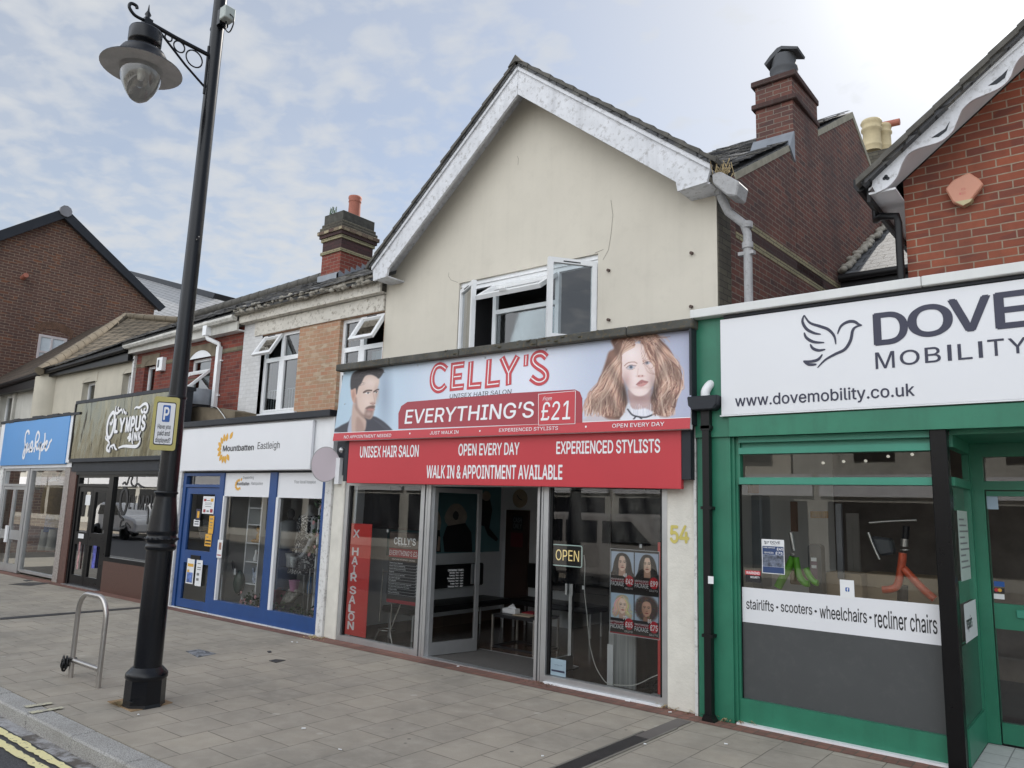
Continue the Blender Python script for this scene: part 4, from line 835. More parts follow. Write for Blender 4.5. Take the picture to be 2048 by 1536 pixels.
# interior of the salon
it=MB(); it.box(-8.85,-3.4,7.3,13.2,-.02,.006); it.build('shop_floor',MT['floorbrown'],sal)
MB().box(-7.09,-5.38,7.28,8.15,.006,.014).build('entrance_mat',MT['mat'],sal); MB().box(-7.0,-5.4,8.15,8.17,.006,.018).build('mat_trim',MT['alu'],sal)
MB().box(-9.0,-8.68,7.28,13.2,0,2.6).build('interior_wall',MT['intwhite'],sal)
MB().box(-8.68,-7.2,10.62,10.72,0,2.6).build('interior_back_wall',MT['intwhite'],sal)
MB().box(-7.3,-7.2,10.72,13.2,0,2.6).build('interior_return_wall',MT['intgrey'],sal)
MB().box(-7.2,-3.4,13.1,13.2,0,2.6).build('interior_rear_wall',MT['intdark'],sal)
MB().box(-3.55,-3.42,7.6,13.2,0,2.6).build('interior_party_wall',MT['intdark'],sal)
MB().box(-9.0,-3.4,7.28,13.2,2.5,2.6).build('ceiling',MT['intgrey'],sal)
sk=MB(); sk.box(-8.68,-8.66,7.3,10.62,.006,.17); sk.build('skirting',brick('skirting_tile',(.13,.09,.07),(.10,.075,.06),(.05,.04,.03),bw=.4,bh=.2,offset=0,stain=0),sal)
MR=PX(-8.675)
mu=MB(); mu.poly([MR.p(y,z) for y,z in ((7.9,1.15),(10.55,1.15),(10.55,2.42),(7.9,2.42))]); mural=mu.build('mural',MT['teal'],sal,recalc=False)
def mpoly(px,mat,off,name):
    m_=MB(); m_.poly([MR.p(*MR.u(*q),off) for q in px]); m_.build(name,mat,mural)
def mell(cx_,cy_,rx,ry,mat,off,name,n=18): mpoly([(cx_+rx*math.cos(2*PI*k/n)*(1+.08*math.sin(5*k)),cy_+ry*math.sin(2*PI*k/n)) for k in range(n)],mat,off,name)
mell(912,1034,22,27,MT['hairblonde'],.004,'figure_hair'); mpoly([(893,1052),(930,1046),(942,1065),(944,1104),(888,1104),(885,1075)],MT['ink'],.007,'figure_dress'); mell(911,1031,6,9,MT['intdark'],.009,'figure_face')
mell(873,1045,9,24,MT['hairblonde'],.004,'figure_hair'); mpoly([(866,1060),(879,1060),(881,1104),(866,1104)],MT['ink'],.007,'figure_dress'); mpoly([(876,1072),(880,1074),(878,1102),(873,1102)],MT['skin'],.009,'figure_arm')
mpoly([(958,1000),(979,996),(984,1020),(978,1056),(983,1062),(996,1078),(992,1083),(975,1070),(968,1052),(957,1050)],MT['ink'],.007,'figure_dress'); mell(972,992,9,10,MT['hairblonde'],.009,'figure_hair')
# door, clock and signs on the back wall
BW=PL(10.61)
a=BW.u(1010,1200); b=BW.u(1060,1021)
bd=MB(); bd.box(a[0],b[0],10.57,10.62,.006,b[1]); dd=bd.build('inner_door',MT['brownwood'],sal)
bdp=PL(10.56)
bs_=thing('cash_only_sign','small dark cash only sign on the brown door inside the salon','sign',(-8.2,10.55,1.5))
x0,z0=bdp.u(1025,1060); x1,z1=bdp.u(1046,1032); MB().slab(x0,x1,z0,z1,bdp,.004,.008).build('board',MT['ink'],bs_)
text(bs_,'CASH',(x0+.02,(z0+z1)/2+.01),(x1-.02,z1-.03),bdp,.006,MT['greyink'],.02,metric=True); text(bs_,'ONLY',(x0+.02,z0+.03),(x1-.02,(z0+z1)/2-.01),bdp,.006,MT['greyink'],.02,metric=True)
x0,z0=bdp.u(1021,1093); x1,z1=bdp.u(1046,1066); nt=MB(); nt.slab(x0,x1,z0,z1,bdp,.004,.006); tag(nt.build('door_notice',paint('dull_red_notice',(.12,.02,.025),.5)),'small red and white notice below cash only sign on the brown door','notice')
ck=thing('wall_clock','round pale faced wall clock high on the inner salon wall','clock',(-8.2,10.58,2.1)); cx_,cz_=BW.u(1041,997)
m_=MB(); m_.lathe([(.155,0),(.16,.02),(.14,.035)],(cx_,10.61,cz_),28,(0,-1,0)); m_.build('rim',MT['woodlight'],ck); m_=MB(); m_.lathe([(0,.03),(.14,.03)],(cx_,10.607,cz_),28,(0,-1,0)); m_.build('face',MT['intwhite'],ck)
m_=MB(); pc=PL(10.57); m_.ribbon([(cx_-.05,cz_+.06),(cx_,cz_),(cx_+.07,cz_-.03)],.014,pc); m_.build('hands',MT['ink'],ck)
# seating
def bench(name,label,x0,x1,y0,y1,back):
    b_=thing(name,label,'bench',((x0+x1)/2,(y0+y1)/2,0)); MB().box(x0,x1,y0,y1,.37,.46).build('seat',MT['blackleather'],b_,bevel=.02)
    MB().box(*back).build('backrest',MT['blackleather'],b_,bevel=.02)
    for x in (x0+.06,x1-.06):
        for y in (y0+.12,y1-.12): MB().tube([(x,y,.006),(x,y,.38)],.018,8).build('leg',MT['alu'],b_)
    return b_
bench('waiting_bench','black upholstered waiting bench along the mural wall behind the open salon door',-8.55,-7.95,7.75,10.0,(-8.62,-8.54,8.0,10.0,.62,.98))
bench('waiting_bench','second black waiting bench in front of the brown inner door',-8.0,-6.4,9.95,10.5,(-8.0,-6.4,10.48,10.56,.6,1.0))
tb=thing('coffee_table','low black framed glass coffee table with magazines inside the salon door','table',(-6.65,8.75,0))
x0,x1,ya,yb=-7.02,-6.28,8.42,9.0
tp=MB(); tp.box(x0,x1,ya,yb,.438,.45); tp.build('tabletop',MT['ink'],tb)
for x in (x0,x1-.025):
    for y in (ya,yb-.025): MB().box(x,x+.025,y,y+.025,.008,.438).build('leg',MT['steel'],tb)
for z in (.01,.412): e=MB(); e.box(x0+.025,x1-.025,ya+.002,ya+.022,z,z+.022); e.box(x0+.025,x1-.025,yb-.022,yb-.002,z,z+.022); e.box(x0+.002,x0+.022,ya+.025,yb-.025,z,z+.022); e.box(x1-.022,x1-.002,ya+.025,yb-.025,z,z+.022); e.build('frame',MT['ink'],tb)
tx=thing('tissue_box','white tissue box with a tissue pulled up on the coffee table','tissue box',(-6.85,8.65,.452)); MB().box(-6.97,-6.74,8.58,8.70,.452,.52).build('box',MT['paper'],tx,bevel=.006)
tt=MB(); tt.add([(-6.93,8.63,.52),(-6.78,8.66,.52),(-6.80,8.62,.57),(-6.84,8.66,.585)],[(0,1,2),(0,2,3),(0,3,1)]); tt.build('tissue',MT['paper'],tx)
mg=MB(); mg.box(-6.72,-6.42,8.5,8.72,.452,.462); tag(mg.build('magazine',MT['woodlight']),'pale magazine lying on the coffee table edge','magazine',None)
mg=MB(); mg.box(-6.74,-6.55,8.74,8.94,.452,.47); tag(mg.build('magazine',MT['darkred']),'red covered magazine behind the tissue box on the coffee table','magazine',None)
# banners and posters in the windows
PI_=PL(7.30)
def film(name,label,px0,px1,pl,mat,cat='blind'):
    x0,z0=pl.u(*px0); x1,z1=pl.u(*px1); nx,nz=14,10; m_=MB(); vs=[]
    for j in range(nz+1):
        for i in range(nx+1):
            vs.append(pl.p(x0+(x1-x0)*i/nx,z0+(z1-z0)*j/nz,.006*math.sin(i*1.1+j*.35)+.004*abs(math.sin(i*.5-j*.9+1))))
    m_.add(vs,[(j*(nx+1)+i,j*(nx+1)+i+1,(j+1)*(nx+1)+i+1,(j+1)*(nx+1)+i) for j in range(nz) for i in range(nx)],True)
    t_=thing(name,label,cat,pl.p(x0,z0)); m_.build('sheet',mat,t_,recalc=False)
    for z in (z0,z1): MB().tube([pl.p(x0-.02,z,.0),pl.p(x1+.02,z,.0)],.007,6).build('rod',MT['blackpvc'],t_)
    xm=x0+(x1-x0)*.55; MB().box(xm,xm+.03,pl.y0-.025,pl.y0-.012,z0-.05,z0-.008).build('clip',MT['paper'],t_)
    return t_
film('hanging_film','creased black plastic banner hung in the salon left window',(707,1053),(842,982),PL(7.42),MT['blackfilm'])
film('hanging_film','creased black plastic banner hanging low behind the open sign',(1105,1163),(1222,983),PL(7.42),MT['blackfilm'])
film('hanging_film','short creased black plastic banner at the right of the salon right window',(1224,1083),(1330,984),PL(7.43),MT['blackfilm'])
rs=thing('window_banner','tall red vinyl banner reading hair salon downwards in the left window','banner',(-8.6,7.3,.1)); rp=PL(7.247)
x0,z0=rp.u(688,1265); x1,z1=rp.u(744,1058); x0=-8.84; z0=.09; MB().slab(x0,x1,z0,1.62,rp,0,.006).build('sheet',MT['redstrip'],rs)
for ch,py in (('X',1067),('H',1103),('A',1121),('I',1139),('R',1155),('S',1181),('A',1200),('L',1218),('O',1235),('N',1253)):
    _,zc=rp.u(712,py); w_=.05 if ch=='I' else .125; text(rs,ch,(-8.60-w_/2,zc-.052),(-8.60+w_/2,zc+.052),rp,.003,MT['whiteink'],.03,metric=True)
r2=thing('window_banner','narrow red vinyl strip at the right edge of the salon right window','banner',(-3.8,7.33,.1)); MB().slab(-3.835,-3.79,.1,1.6,PL(7.25),0,.006).build('sheet',MT['redstrip'],r2)
pr_=thing('price_board','black and red price list on a slim metal easel in the left window','price list',(-7.66,7.45,0)); pb=PL(7.262)
x0,z0=pb.u(772,1204); x1,z1=pb.u(843,1066); w_=x1-x0; h_=z1-z0
MB().slab(x0,x1,z0,z1,pb,0,.012).build('board',MT['ink'],pr_); MB().rect(x0+.01,x1-.01,z0+.005*h_,z0+.05*h_,pb,.002).build('footer',MT['darkred'],pr_); MB().rect(x0+.01,x1-.01,z0+.64*h_,z0+.76*h_,pb,.002).build('red_band',MT['darkred'],pr_)
MB().rect(x0+.01,x1-.01,z0+.77*h_,z0+.98*h_,pb,.002).build('picture_band',paint('dim_portrait_print',(.10,.075,.065),.4,var=.7,scale=9),pr_)
text(pr_,"CELLY'S",(x0+.16*w_,z0+.82*h_),(x0+.84*w_,z0+.915*h_),pb,.004,MT['whiteink'],.03,metric=True); text(pr_,"EVERYTHING'S £24",(x0+.03*w_,z0+.665*h_),(x0+.97*w_,z0+.735*h_),pb,.004,MT['whiteink'],.01,metric=True)
text(pr_,'WALK IN AND APPOINTMENT AVAILABLE',(x0+.12*w_,z0+.60*h_),(x0+.85*w_,z0+.62*h_),pb,.003,MT['whiteink'],0,metric=True); text(pr_,'UNISEX HAIR SALON',(x0+.3*w_,z0+.795*h_),(x0+.7*w_,z0+.812*h_),pb,.004,MT['whiteink'],0,metric=True)
rows=MB()
for i,(s_,wf,pc_) in enumerate((('Shave & cut (barber)',.42,'£24'),('Shave & blow dry straightening',.5,'£24'),('Shave & blow dry curls or waves',.52,'£28'),('Shape up',.16,'£13'),('Children\'s cut (up to 10 years only)',.5,'£17'),('Up or semi highlight',.36,'£34'),('Full highlights',.24,'£40'),('Full colour up to 2 inch from regrowth',.72,'£36'),('Any other combo treatment from 30 minutes',.66,'£26'),('Kerawave styles',.28,'£75'),('Make up & hairstyles',.36,'£30'))):
    zc=z0+(.545-.041*i)*h_; text(pr_,s_,(x0+.05*w_,zc),(x0+(.05+wf)*w_,zc+.022*h_),pb,.003,MT['paper'],.015,metric=True,mb=rows); text(pr_,pc_,(x0+.90*w_,zc-.005*h_),(x0+.97*w_,zc+.016*h_),pb,.003,MT['paper'],.015,metric=True,mb=rows); rows.rect(x0+.04*w_,x1-.03*w_,zc-.0115*h_,zc-.009*h_,pb,.0028)
rows.build('price_lettering',MT['paper'],pr_,recalc=False)
es=MB(); es.tube([(-8.21,7.42,.30),(-8.19,7.42,1.02)],.008,6); es.tube([(-8.2,7.42,.98),(-8.0,7.42,.98)],.008,6); es.tube([(-7.98,7.42,.1),(-7.98,7.42,.95)],.008,6); es.tube([(-8.21,7.42,.18),(-8.29,7.40,.01)],.009,6); es.tube([(-7.98,7.42,.18),(-7.9,7.40,.01)],.009,6); es.tube([(-7.98,7.42,.2),(-7.86,7.5,.62)],.008,6)
es.tube([(-8.1+.12*math.cos(a),7.46+.1*math.sin(a),.20) for a in [2*PI*k/20 for k in range(20)]],.008,6,closed=True); es.build('easel',MT['steel'],pr_)
# neon open sign with cable
op=thing('open_sign','black open sign with glowing amber letters hanging in the right window','open sign',(-5.0,7.3,1.28)); po=PL(7.265)
x0,z0=po.u(1104,1131); x1,z1=po.u(1166,1091); MB().prism(rrect(x0,x1,z0,z1,.025),lambda x,z:po.p(x,z,0),lambda x,z:po.p(x,z,-.02)).build('backing',MT['ink'],op)
MB().tube([po.p(x,z,.006) for x,z in rrect(x0+.008,x1-.008,z0+.008,z1-.008,.022)],.0055,6,closed=True).build('border_tube',MT['neonb'],op)
text(op,'OPEN',(x0+.055,z0+.065),(x1-.045,z1-.06),po,.008,MT['neon'],.0,metric=True,name='letter_tube')
cbp=[(1166,1110),(1168,1130),(1167,1180),(1172,1230),(1177,1285),(1181,1305),(1190,1335),(1205,1360),(1216,1368),(1240,1371),(1270,1370),(1300,1356),(1315,1350)]
MB().tube(smooth_pts([po.p(*po.u(*q),-.02) for q in cbp],5),.005,6).build('cable',MT['cable'],op)
# portrait poster built with the print painter further down
pp_=PL(7.248); POSTER=(*pp_.u(1219,1266),*pp_.u(1319,1103))
# small things on the window floor
vs_=thing('security_sticker','square pale blue security sticker low in the right window','sticker',(-5.08,7.232,.09)); pv=PL(7.229); x0,z0=pv.u(1101,1349); x1,z1=pv.u(1132,1321)
MB().slab(x0,x1,z0,z1,pv,0,.002).build('sheet',paint('pale_blue_sticker',(.27,.36,.42),.4),vs_); text(vs_,'VSG',(x0+.05,z0+.11),(x1-.05,z1-.06),pv,.001,MT['navy'],.0,metric=True); MB().rect(x0+.01,x1-.015,z0+.04,z0+.06,pv,.001).build('stripe',MT['navy'],vs_)
cb_=thing('wood_panel','grey striped board leaning under the poster behind the glass','board',(-4.47,7.7,.0))
m,t,p=newmat('striped_grey_laminate'); t.set(p.inputs['Base Color'],t.mix(t.ramp(t.noise(t.mapv(geo(t),(22,1,.5)),1.5,4,.6),[(.35,0),(.65,1)]),(.20,.21,.21,1),(.42,.43,.43,1))); p.inputs['Roughness'].default_value=.5
MB().box(-4.64,-4.30,7.62,7.65,.008,.58).build('panel',m,cb_); MB().box(-4.645,-4.57,7.60,7.618,.008,.44).build('white_strip',MT['white'],cb_)
ex=thing('extension_lead','white plug block and tangled leads on the window floor','extension lead',(-3.95,7.5,.0))
MB().box(-4.02,-3.90,7.42,7.50,.008,.045).build('socket_block',MT['paper'],ex,bevel=.006); MB().box(-3.90,-3.84,7.46,7.52,.05,.13).build('plug',MT['paper'],ex,bevel=.006); MB().box(-4.08,-3.96,7.62,7.74,.008,.10).build('adapter',MT['blackpvc'],ex,bevel=.01)
k=MB(); r_=random.Random(5)
for i in range(4): k.tube(smooth_pts([(-4.2+r_.uniform(0,.35),7.55+r_.uniform(0,.25),.02+r_.uniform(0,.15)) for _ in range(6)],5),.006,5)
k.build('cables',MT['blackpvc'],ex)
# house number
hn=thing('house_number','pale yellow house number 54 on the roughcast pillar','house number',(-3.55,7.16,1.6)); pn=PL(7.165)
text(hn,'5',(1341,1085),(1356,1052),pn,0,MT['yellowpaint'],.03,name='digit'); text(hn,'4',(1359,1085),(1377,1052),pn,0,MT['yellowpaint'],.03,name='digit')
# ---------------------------------------------------------------- red fascia board
rb=thing('red_fascia_sign','lower red salon fascia with condensed white lettering above the door','shop sign',(-6.05,7.03,2.18)); pf=PS(7.03,0,0,-.008,-8.63)
MB().slab(-8.63,-3.46,2.185,2.80,pf,0,.06).build('board',MT['red'],rb,bevel=.004)
sm=MB(); 
for px in (982,): x,_=pf.u(px,960); sm.rect(x,x+.003,2.19,2.79,pf,.0008)
sm.build('panel_seam',MT['darkred'],rb)
for s_,lb,rt_ in (('UNISEX HAIR SALON',(720,915),(838,890)),('OPEN EVERY DAY',(917,911),(1039,885)),('EXPERIENCED STYLISTS',(1113,908),(1320,878)),('WALK IN & APPOINTMENT AVAILABLE',(853,956),(1125,930))):
    text(rb,s_,lb,rt_,pf,.0025,MT['whiteink'],.022)
# ---------------------------------------------------------------- the big printed banner sign (leans out at the bottom)
bn=thing('banner_sign','long printed hair salon banner with a man, red lettering and a red haired woman','shop sign',(-6.1,7.0,2.79)); pb_=PS(6.95,.11,2.79,-.009,-8.88)
cs=[pb_.u(*q) for q in ((684,743.5),(1390,657),(1387,856),(668,880.8))]
BX0,BX1=-8.90,-3.32; BZ0,BZ1=2.785,3.815
bk=MB(); bk.slab(BX0,BX1,BZ0,BZ1,pb_,-.004,.05); bk.build('backing',MT['signwhite'],bn)
MB().slab(BX0,BX1,BZ0,2.895,pb_,.001,.003).build('red_strip',MT['red'],bn); MB().rect(BX0,BX1,2.895,2.902,pb_,.0012).build('white_line',MT['whiteink'],bn)
tb_=[(797,858),(797,827),(803,812),(815,804),(1030,786),(1150,779),(1160,784),(1165,797),(1165,845)]
MB().flat([pb_.u(*q) for q in tb_],pb_,.003).build('red_tab',MT['darkred'],bn)
tq=[(1077,851),(1077,788),(1152,781.5),(1151,848)]; MB().flat([pb_.u(*q) for q in tq],pb_,.005).build('price_outline',MT['whiteink'],bn)
tq=[(1078,850),(1078,789),(1151,782.5),(1150,847)]; MB().flat([pb_.u(*q) for q in tq],pb_,.0065).build('price_square',MT['red'],bn)
text(bn,'UNISEX HAIR SALON',(899.3,797.2),(1023.3,778.3),pb_,.003,MT['ink'],0,rot=.0)
text(bn,'EVERYTHING’S',(810,848),(1069.5,803),pb_,.006,MT['whiteink'],.012); text(bn,'£21',(1082.3,841.2),(1143.7,801.1),pb_,.008,MT['whiteink'],.006); text(bn,'From',(1086,802),(1105,793),pb_,.008,MT['whiteink'],0,shear=.35)
for s_,lb,rt_ in (('NO APPOINTMENT NEEDED',(688.3,877.3),(783.4,867.5)),('JUST WALK IN',(860.2,869.5),(917.8,860.7)),('EXPERIENCED STYLISTS',(998.5,864.2),(1116.9,852.5)),('OPEN EVERY DAY',(1224.7,855.8),(1329.2,843.7))): text(bn,s_,lb,rt_,pb_,.006,MT['whiteink'],.006)
for px,py in ((820,867),(960,862),(1172,853.5)):
    x,z=pb_.u(px,py); MB().flat([(x+.012*math.cos(a),z+.012*math.sin(a)) for a in [2*PI*k/10 for k in range(10)]],pb_,.003).build('dot',MT['whiteink'],bn)
sc=MB()
for px,py in ((690,748),(690,808),(1380,665),(1380,742),(836,731),(1093,700),(971,716)):
    x,z=pb_.u(px,py); sc.lathe([(.011,0),(.011,.004),(0,.006)],pb_.p(x,z,.002),8,pb_.n)
sc.build('screw',MT['alu'],bn)
# CELLY'S: wide red strokes with a white inline
def zA(x,y): return pb_.u(660+x/5.12,640+y/5.12)
def zB(x,y): return pb_.u(1030+x/5.12,640+y/5.12)
strokes=[[zA(x,y) for x,y in p] for p in (
 [(1195,505),(1150,470),(1110,470),(1075,500),(1050,570),(1048,640),(1065,690),(1105,718),(1150,705),(1187,665)],
 [(1378,455),(1265,470),(1253,695),(1372,683)],[(1262,585),(1352,575)],
 [(1446,425),(1430,678),(1550,668)],[(1632,402),(1615,665),(1740,650)],
 [(1762,385),(1832,545),(1925,370)],[(1832,540),(1830,668)])]
strokes+= [[zB(x,y) for x,y in p] for p in ([(118,355),(112,475)],[(325,385),(280,347),(225,352),(192,385),(190,430),(225,470),(285,510),(318,550),(315,600),(275,632),(225,632),(165,590)])]
kk=MB(); ki=MB()
for i,p in enumerate(strokes):
    crv=len(p)>4; q=smooth_pts(p,6) if crv else [Vector(a) for a in p]
    kk.ribbon(q,.088 if i!=7 else .07,pb_,.0035+.0002*i); d0=(q[0]-q[1]).normalized()*-.014; d1=(q[-1]-q[-2]).normalized()*-.014
    q2=[q[0]+d0]+q[1:-1]+[q[-1]+d1]; ki.ribbon(q2,.015,pb_,.0065)
kk.build('shop_name',MT['red'],bn,recalc=False); ki.build('name_inline',MT['whiteink'],bn,recalc=False)
# ---------------------------------------------------------------- printed portraits: a small painter that inks the vertices of a flat print
class Ink:
    def __init__(s,u,v,base): s.u,s.v=u,v; s.c=np.empty(u.shape+(3,)); s.c[:]=np.array(base)/255.
    def blend(s,m,col): s.c+= (np.array(col)/255.-s.c)*m[...,None]
    def grad(s,c0,c1,a,b):
        """linear blend of colours from point a to point b"""
        d=np.array(b,float)-np.array(a,float); t=np.clip(((s.u-a[0])*d[0]+(s.v-a[1])*d[1])/(d@d),0,1)[...,None]; s.c=np.array(c0)/255.*(1-t)+np.array(c1)/255.*t
    def ell(s,cx,cy,rx,ry,col,soft=.3,op=1,rot=0):
        c,sn=math.cos(rot),math.sin(rot); x=(s.u-cx)*c+(s.v-cy)*sn; y=-(s.u-cx)*sn+(s.v-cy)*c
        d=np.sqrt((x/rx)**2+(y/ry)**2); s.blend(np.clip((1+soft-d)/(2*soft),0,1)*op,col)
    def poly(s,pts,col,soft=6,op=1,n=6,curve=True):
        P=np.array([tuple(q) for q in (smooth_pts(pts,n,True) if curve else [Vector(p) for p in pts])]); x,y=s.u,s.v; ins=np.zeros(x.shape,bool); dm=np.full(x.shape,1e9)
        bx=(x>P[:,0].min()-soft*2)&(x<P[:,0].max()+soft*2)&(y>P[:,1].min()-soft*2)&(y<P[:,1].max()+soft*2)
        xs,ys=x[bx],y[bx]; i_=np.zeros(xs.shape,bool); d_=np.full(xs.shape,1e9)
        for a,b in zip(P,np.roll(P,-1,0)):
            cr=((a[1]>ys)!=(b[1]>ys)); t=(ys-a[1])/((b[1]-a[1]) if abs(b[1]-a[1])>1e-9 else 1e-9); i_^=cr&(xs<a[0]+t*(b[0]-a[0]))
            e=b-a; L=e@e+1e-9; k=np.clip(((xs-a[0])*e[0]+(ys-a[1])*e[1])/L,0,1); d_=np.minimum(d_,np.hypot(xs-a[0]-k*e[0],ys-a[1]-k*e[1]))
        sd=np.where(i_,d_,-d_); m=np.zeros(x.shape); m[bx]=np.clip(.5+sd/(2*soft),0,1)*op; s.blend(m,col)
    def line(s,pts,w,col,op=1,soft=None,curve=True):
        P=np.array([tuple(q) for q in (smooth_pts(pts,5) if curve and len(pts)>2 else [Vector(p) for p in pts])]); soft=soft or max(2.0,w*.5)
        x,y=s.u,s.v; pad=w+soft*2; bx=(x>P[:,0].min()-pad)&(x<P[:,0].max()+pad)&(y>P[:,1].min()-pad)&(y<P[:,1].max()+pad)
        if not bx.any(): return
        xs,ys=x[bx],y[bx]; d_=np.full(xs.shape,1e9)
        for a,b in zip(P[:-1],P[1:]):
            e=b-a; L=e@e+1e-9; k=np.clip(((xs-a[0])*e[0]+(ys-a[1])*e[1])/L,0,1); d_=np.minimum(d_,np.hypot(xs-a[0]-k*e[0],ys-a[1]-k*e[1]))
        m=np.zeros(x.shape); m[bx]=np.clip((w/2+soft/2-d_)/soft,0,1)*op; s.blend(m,col)
def print_sheet(name,parent,pl,x0,x1,z0,z1,off,step,fn,mat=None,curl=0):
    nx=max(2,int((x1-x0)/step)); nz=max(2,int((z1-z0)/step)); X,Z=np.meshgrid(np.linspace(x0,x1,nx),np.linspace(z0,z1,nz))
    col=fn(X,Z); m_=MB(); me=bpy.data.meshes.new(name)
    n=np.array(pl.n); Y0=np.array([pl.p(a,b,off) for a,b in ((0,0),(1,0),(0,1))]); O=Y0[0]; dx=Y0[1]-O; dz=Y0[2]-O
    V=O+X[...,None]*dx+Z[...,None]*dz
    if curl: V=V+n*(curl*np.sin((X-x0)/(x1-x0)*2.4+1.2*(Z-z0))[...,None])
    pr=parent
    while pr.parent is not None: pr=pr.parent
    V=V.reshape(-1,3)-np.array(rootloc(pr)); idx=np.arange(nx*nz).reshape(nz,nx)
    F=np.stack([idx[:-1,:-1],idx[:-1,1:],idx[1:,1:],idx[1:,:-1]],-1).reshape(-1,4)
    me.from_pydata(V.tolist(),[],F.tolist())
    a=me.color_attributes.new('ink','FLOAT_COLOR','POINT'); c=np.clip(col,0,1).reshape(-1,3); c=np.where(c<=.04045,c/12.92,((c+.055)/1.055)**2.4); a.data.foreach_set('color',np.c_[c,np.ones(len(c))].astype(np.float32).ravel())
    me.materials.append(mat or vcol('printed_sheet')); o=bpy.data.objects.new(name,me); C.objects.link(o); o.parent=parent; return o
def px_of(pl,X,Z):
    """photo pixel of every point of a print (only used to transfer the measured drawing onto the sheet)"""
    n=np.array(pl.n); Y0=np.array([pl.p(a,b,0) for a,b in ((0,0),(1,0),(0,1))]); O=Y0[0]; P=O+X[...,None]*(Y0[1]-O)+Z[...,None]*(Y0[2]-O)-np.array((0,0,CAM_H))
    k=P@np.array(CF); return 1024+CAM_F*(P@np.array(CX))/k, 768-CAM_F*(P@np.array(CU))/k
def banner_print(X,Z):
    px,py=px_of(pb_,X,Z); uA,vA=(px-660)*5.12,(py-640)*5.12; uB,vB=(px-1030)*5.12,(py-640)*5.12
    k=Ink(uA,vA,(215,219,230)); t=np.clip((px-682)/700,0,1)
    xs=[0,.08,.2,.34,.55,.72,.86,1]; cols=np.array([(168,190,206),(176,198,214),(186,200,216),(214,218,229),(216,220,232),(186,194,212),(176,182,202),(166,170,192)])/255.
    k.c=np.stack([np.interp(t,xs,cols[:,i]) for i in range(3)],-1); k.c+=(np.clip((py-700)/200,-1,1)*.02)[...,None]
    r=random.Random(11)
    # --- the man
    k.ell(560,760,60,300,(120,130,150),.8,.5)
    k.poly([(60,1150),(100,1090),(190,1040),(225,985),(300,1000),(440,985),(520,1020),(590,1075),(640,1130),(640,1160)],(58,58,68),8)
    for i in range(9): k.line([(420+i*18,1000+i*8),(500+i*12,1060+i*6),(560+i*10,1125)],5,(84,86,98),.35)
    k.poly([(180,1150),(205,1010),(232,985),(235,1150)],(168,174,190),6); k.poly([(228,1160),(235,860),(280,900),(360,1010),(372,1060),(345,1145)],(188,162,150),8)
    k.poly([(270,1160),(275,1000),(330,1040),(350,1150)],(150,122,112),14,.6)
    k.poly([(262,700),(330,580),(420,560),(495,590),(503,640),(488,700),(495,740),(478,800),(462,870),(452,930),(430,1000),(395,1015),(340,985),(290,940),(265,880),(250,820)],(206,182,170),7)
    k.ell(385,840,55,85,(222,200,190),.8,.7); k.ell(420,640,60,50,(222,204,196),.8,.7); k.ell(478,760,20,70,(170,142,132),.9,.6)
    k.poly([(215,705),(262,700),(268,780),(262,845),(238,845),(222,800),(213,750)],(196,158,142),5); k.ell(240,770,14,45,(160,118,104),.6,.6)
    k.poly([(268,800),(285,900),(345,965),(372,905),(420,890),(448,890),(440,960),(420,1010),(395,1018),(345,1000),(300,955),(262,890)],(120,94,86),16,.75)
    k.poly([(365,905),(400,882),(452,875),(460,895),(430,905),(392,915)],(96,72,66),7,.9); k.ell(418,915,38,13,(178,128,122),.4); k.line([(385,912),(420,910),(450,905)],4,(110,72,70),.8); k.ell(400,960,26,18,(196,170,160),.7,.6)
    k.line([(345,742),(380,722),(425,722)],15,(70,52,46),.9); k.line([(450,735),(480,715),(497,712)],14,(66,50,46),.9)
    k.ell(385,748,24,9,(225,220,218),.4); k.ell(390,747,9,9,(72,70,72),.4); k.line([(358,745),(385,736),(412,742)],5,(70,50,44),.9); k.ell(470,742,15,8,(222,216,212),.4); k.ell(474,741,7,8,(72,70,72),.4); k.line([(455,738),(472,731),(488,735)],5,(70,50,44),.9)
    k.line([(440,745),(452,800),(458,850)],9,(178,150,140),.6); k.ell(438,852,26,12,(172,138,126),.6,.8); k.line([(415,855),(440,864),(458,855)],5,(110,76,68),.7)
    k.poly([(215,710),(212,610),(240,540),(330,500),(430,492),(520,496),(552,520),(535,560),(500,600),(470,580),(420,560),(360,575),(320,650),(290,690),(272,760),(262,700)],(54,48,50),7)
    for i in range(60):
        x=r.uniform(225,500); y=r.uniform(500,560) if x>300 else r.uniform(560,690); k.line([(x,y),(x+r.uniform(15,50),y-r.uniform(4,24)),(x+r.uniform(50,95),y-r.uniform(0,22))],3.2,r.choice([(92,86,90),(36,32,34),(112,106,110),(30,28,30)]),.5)
    # --- the woman
    k.u,k.v=uB,vB
    k.poly([(720,1010),(790,930),(880,890),(1150,840),(1400,890),(1480,930),(1600,1010),(1600,1060),(700,1060)],(196,186,190),14,.9)
    k.poly([(985,210),(1060,170),(1200,150),(1330,140),(1440,135),(1490,200),(1560,270),(1610,350),(1650,450),(1670,560),(1665,650),(1630,700),(1660,790),(1640,880),(1580,985),(1480,980),(1400,960),(1380,820),(1420,640),(1300,240),(1180,240),(1100,300),(1095,420),(1090,560),(1130,700),(1150,850),(1110,1000),(960,1015),(880,960),(830,870),(810,800),(860,740),(850,650),(890,540),(930,420),(960,330),(1010,290)],(132,98,84),12)
    k.poly([(1165,700),(1180,860),(1170,930),(1290,990),(1400,930),(1385,800),(1390,700)],(186,160,158),10); k.ell(1275,800,110,42,(148,116,112),.6,.6)
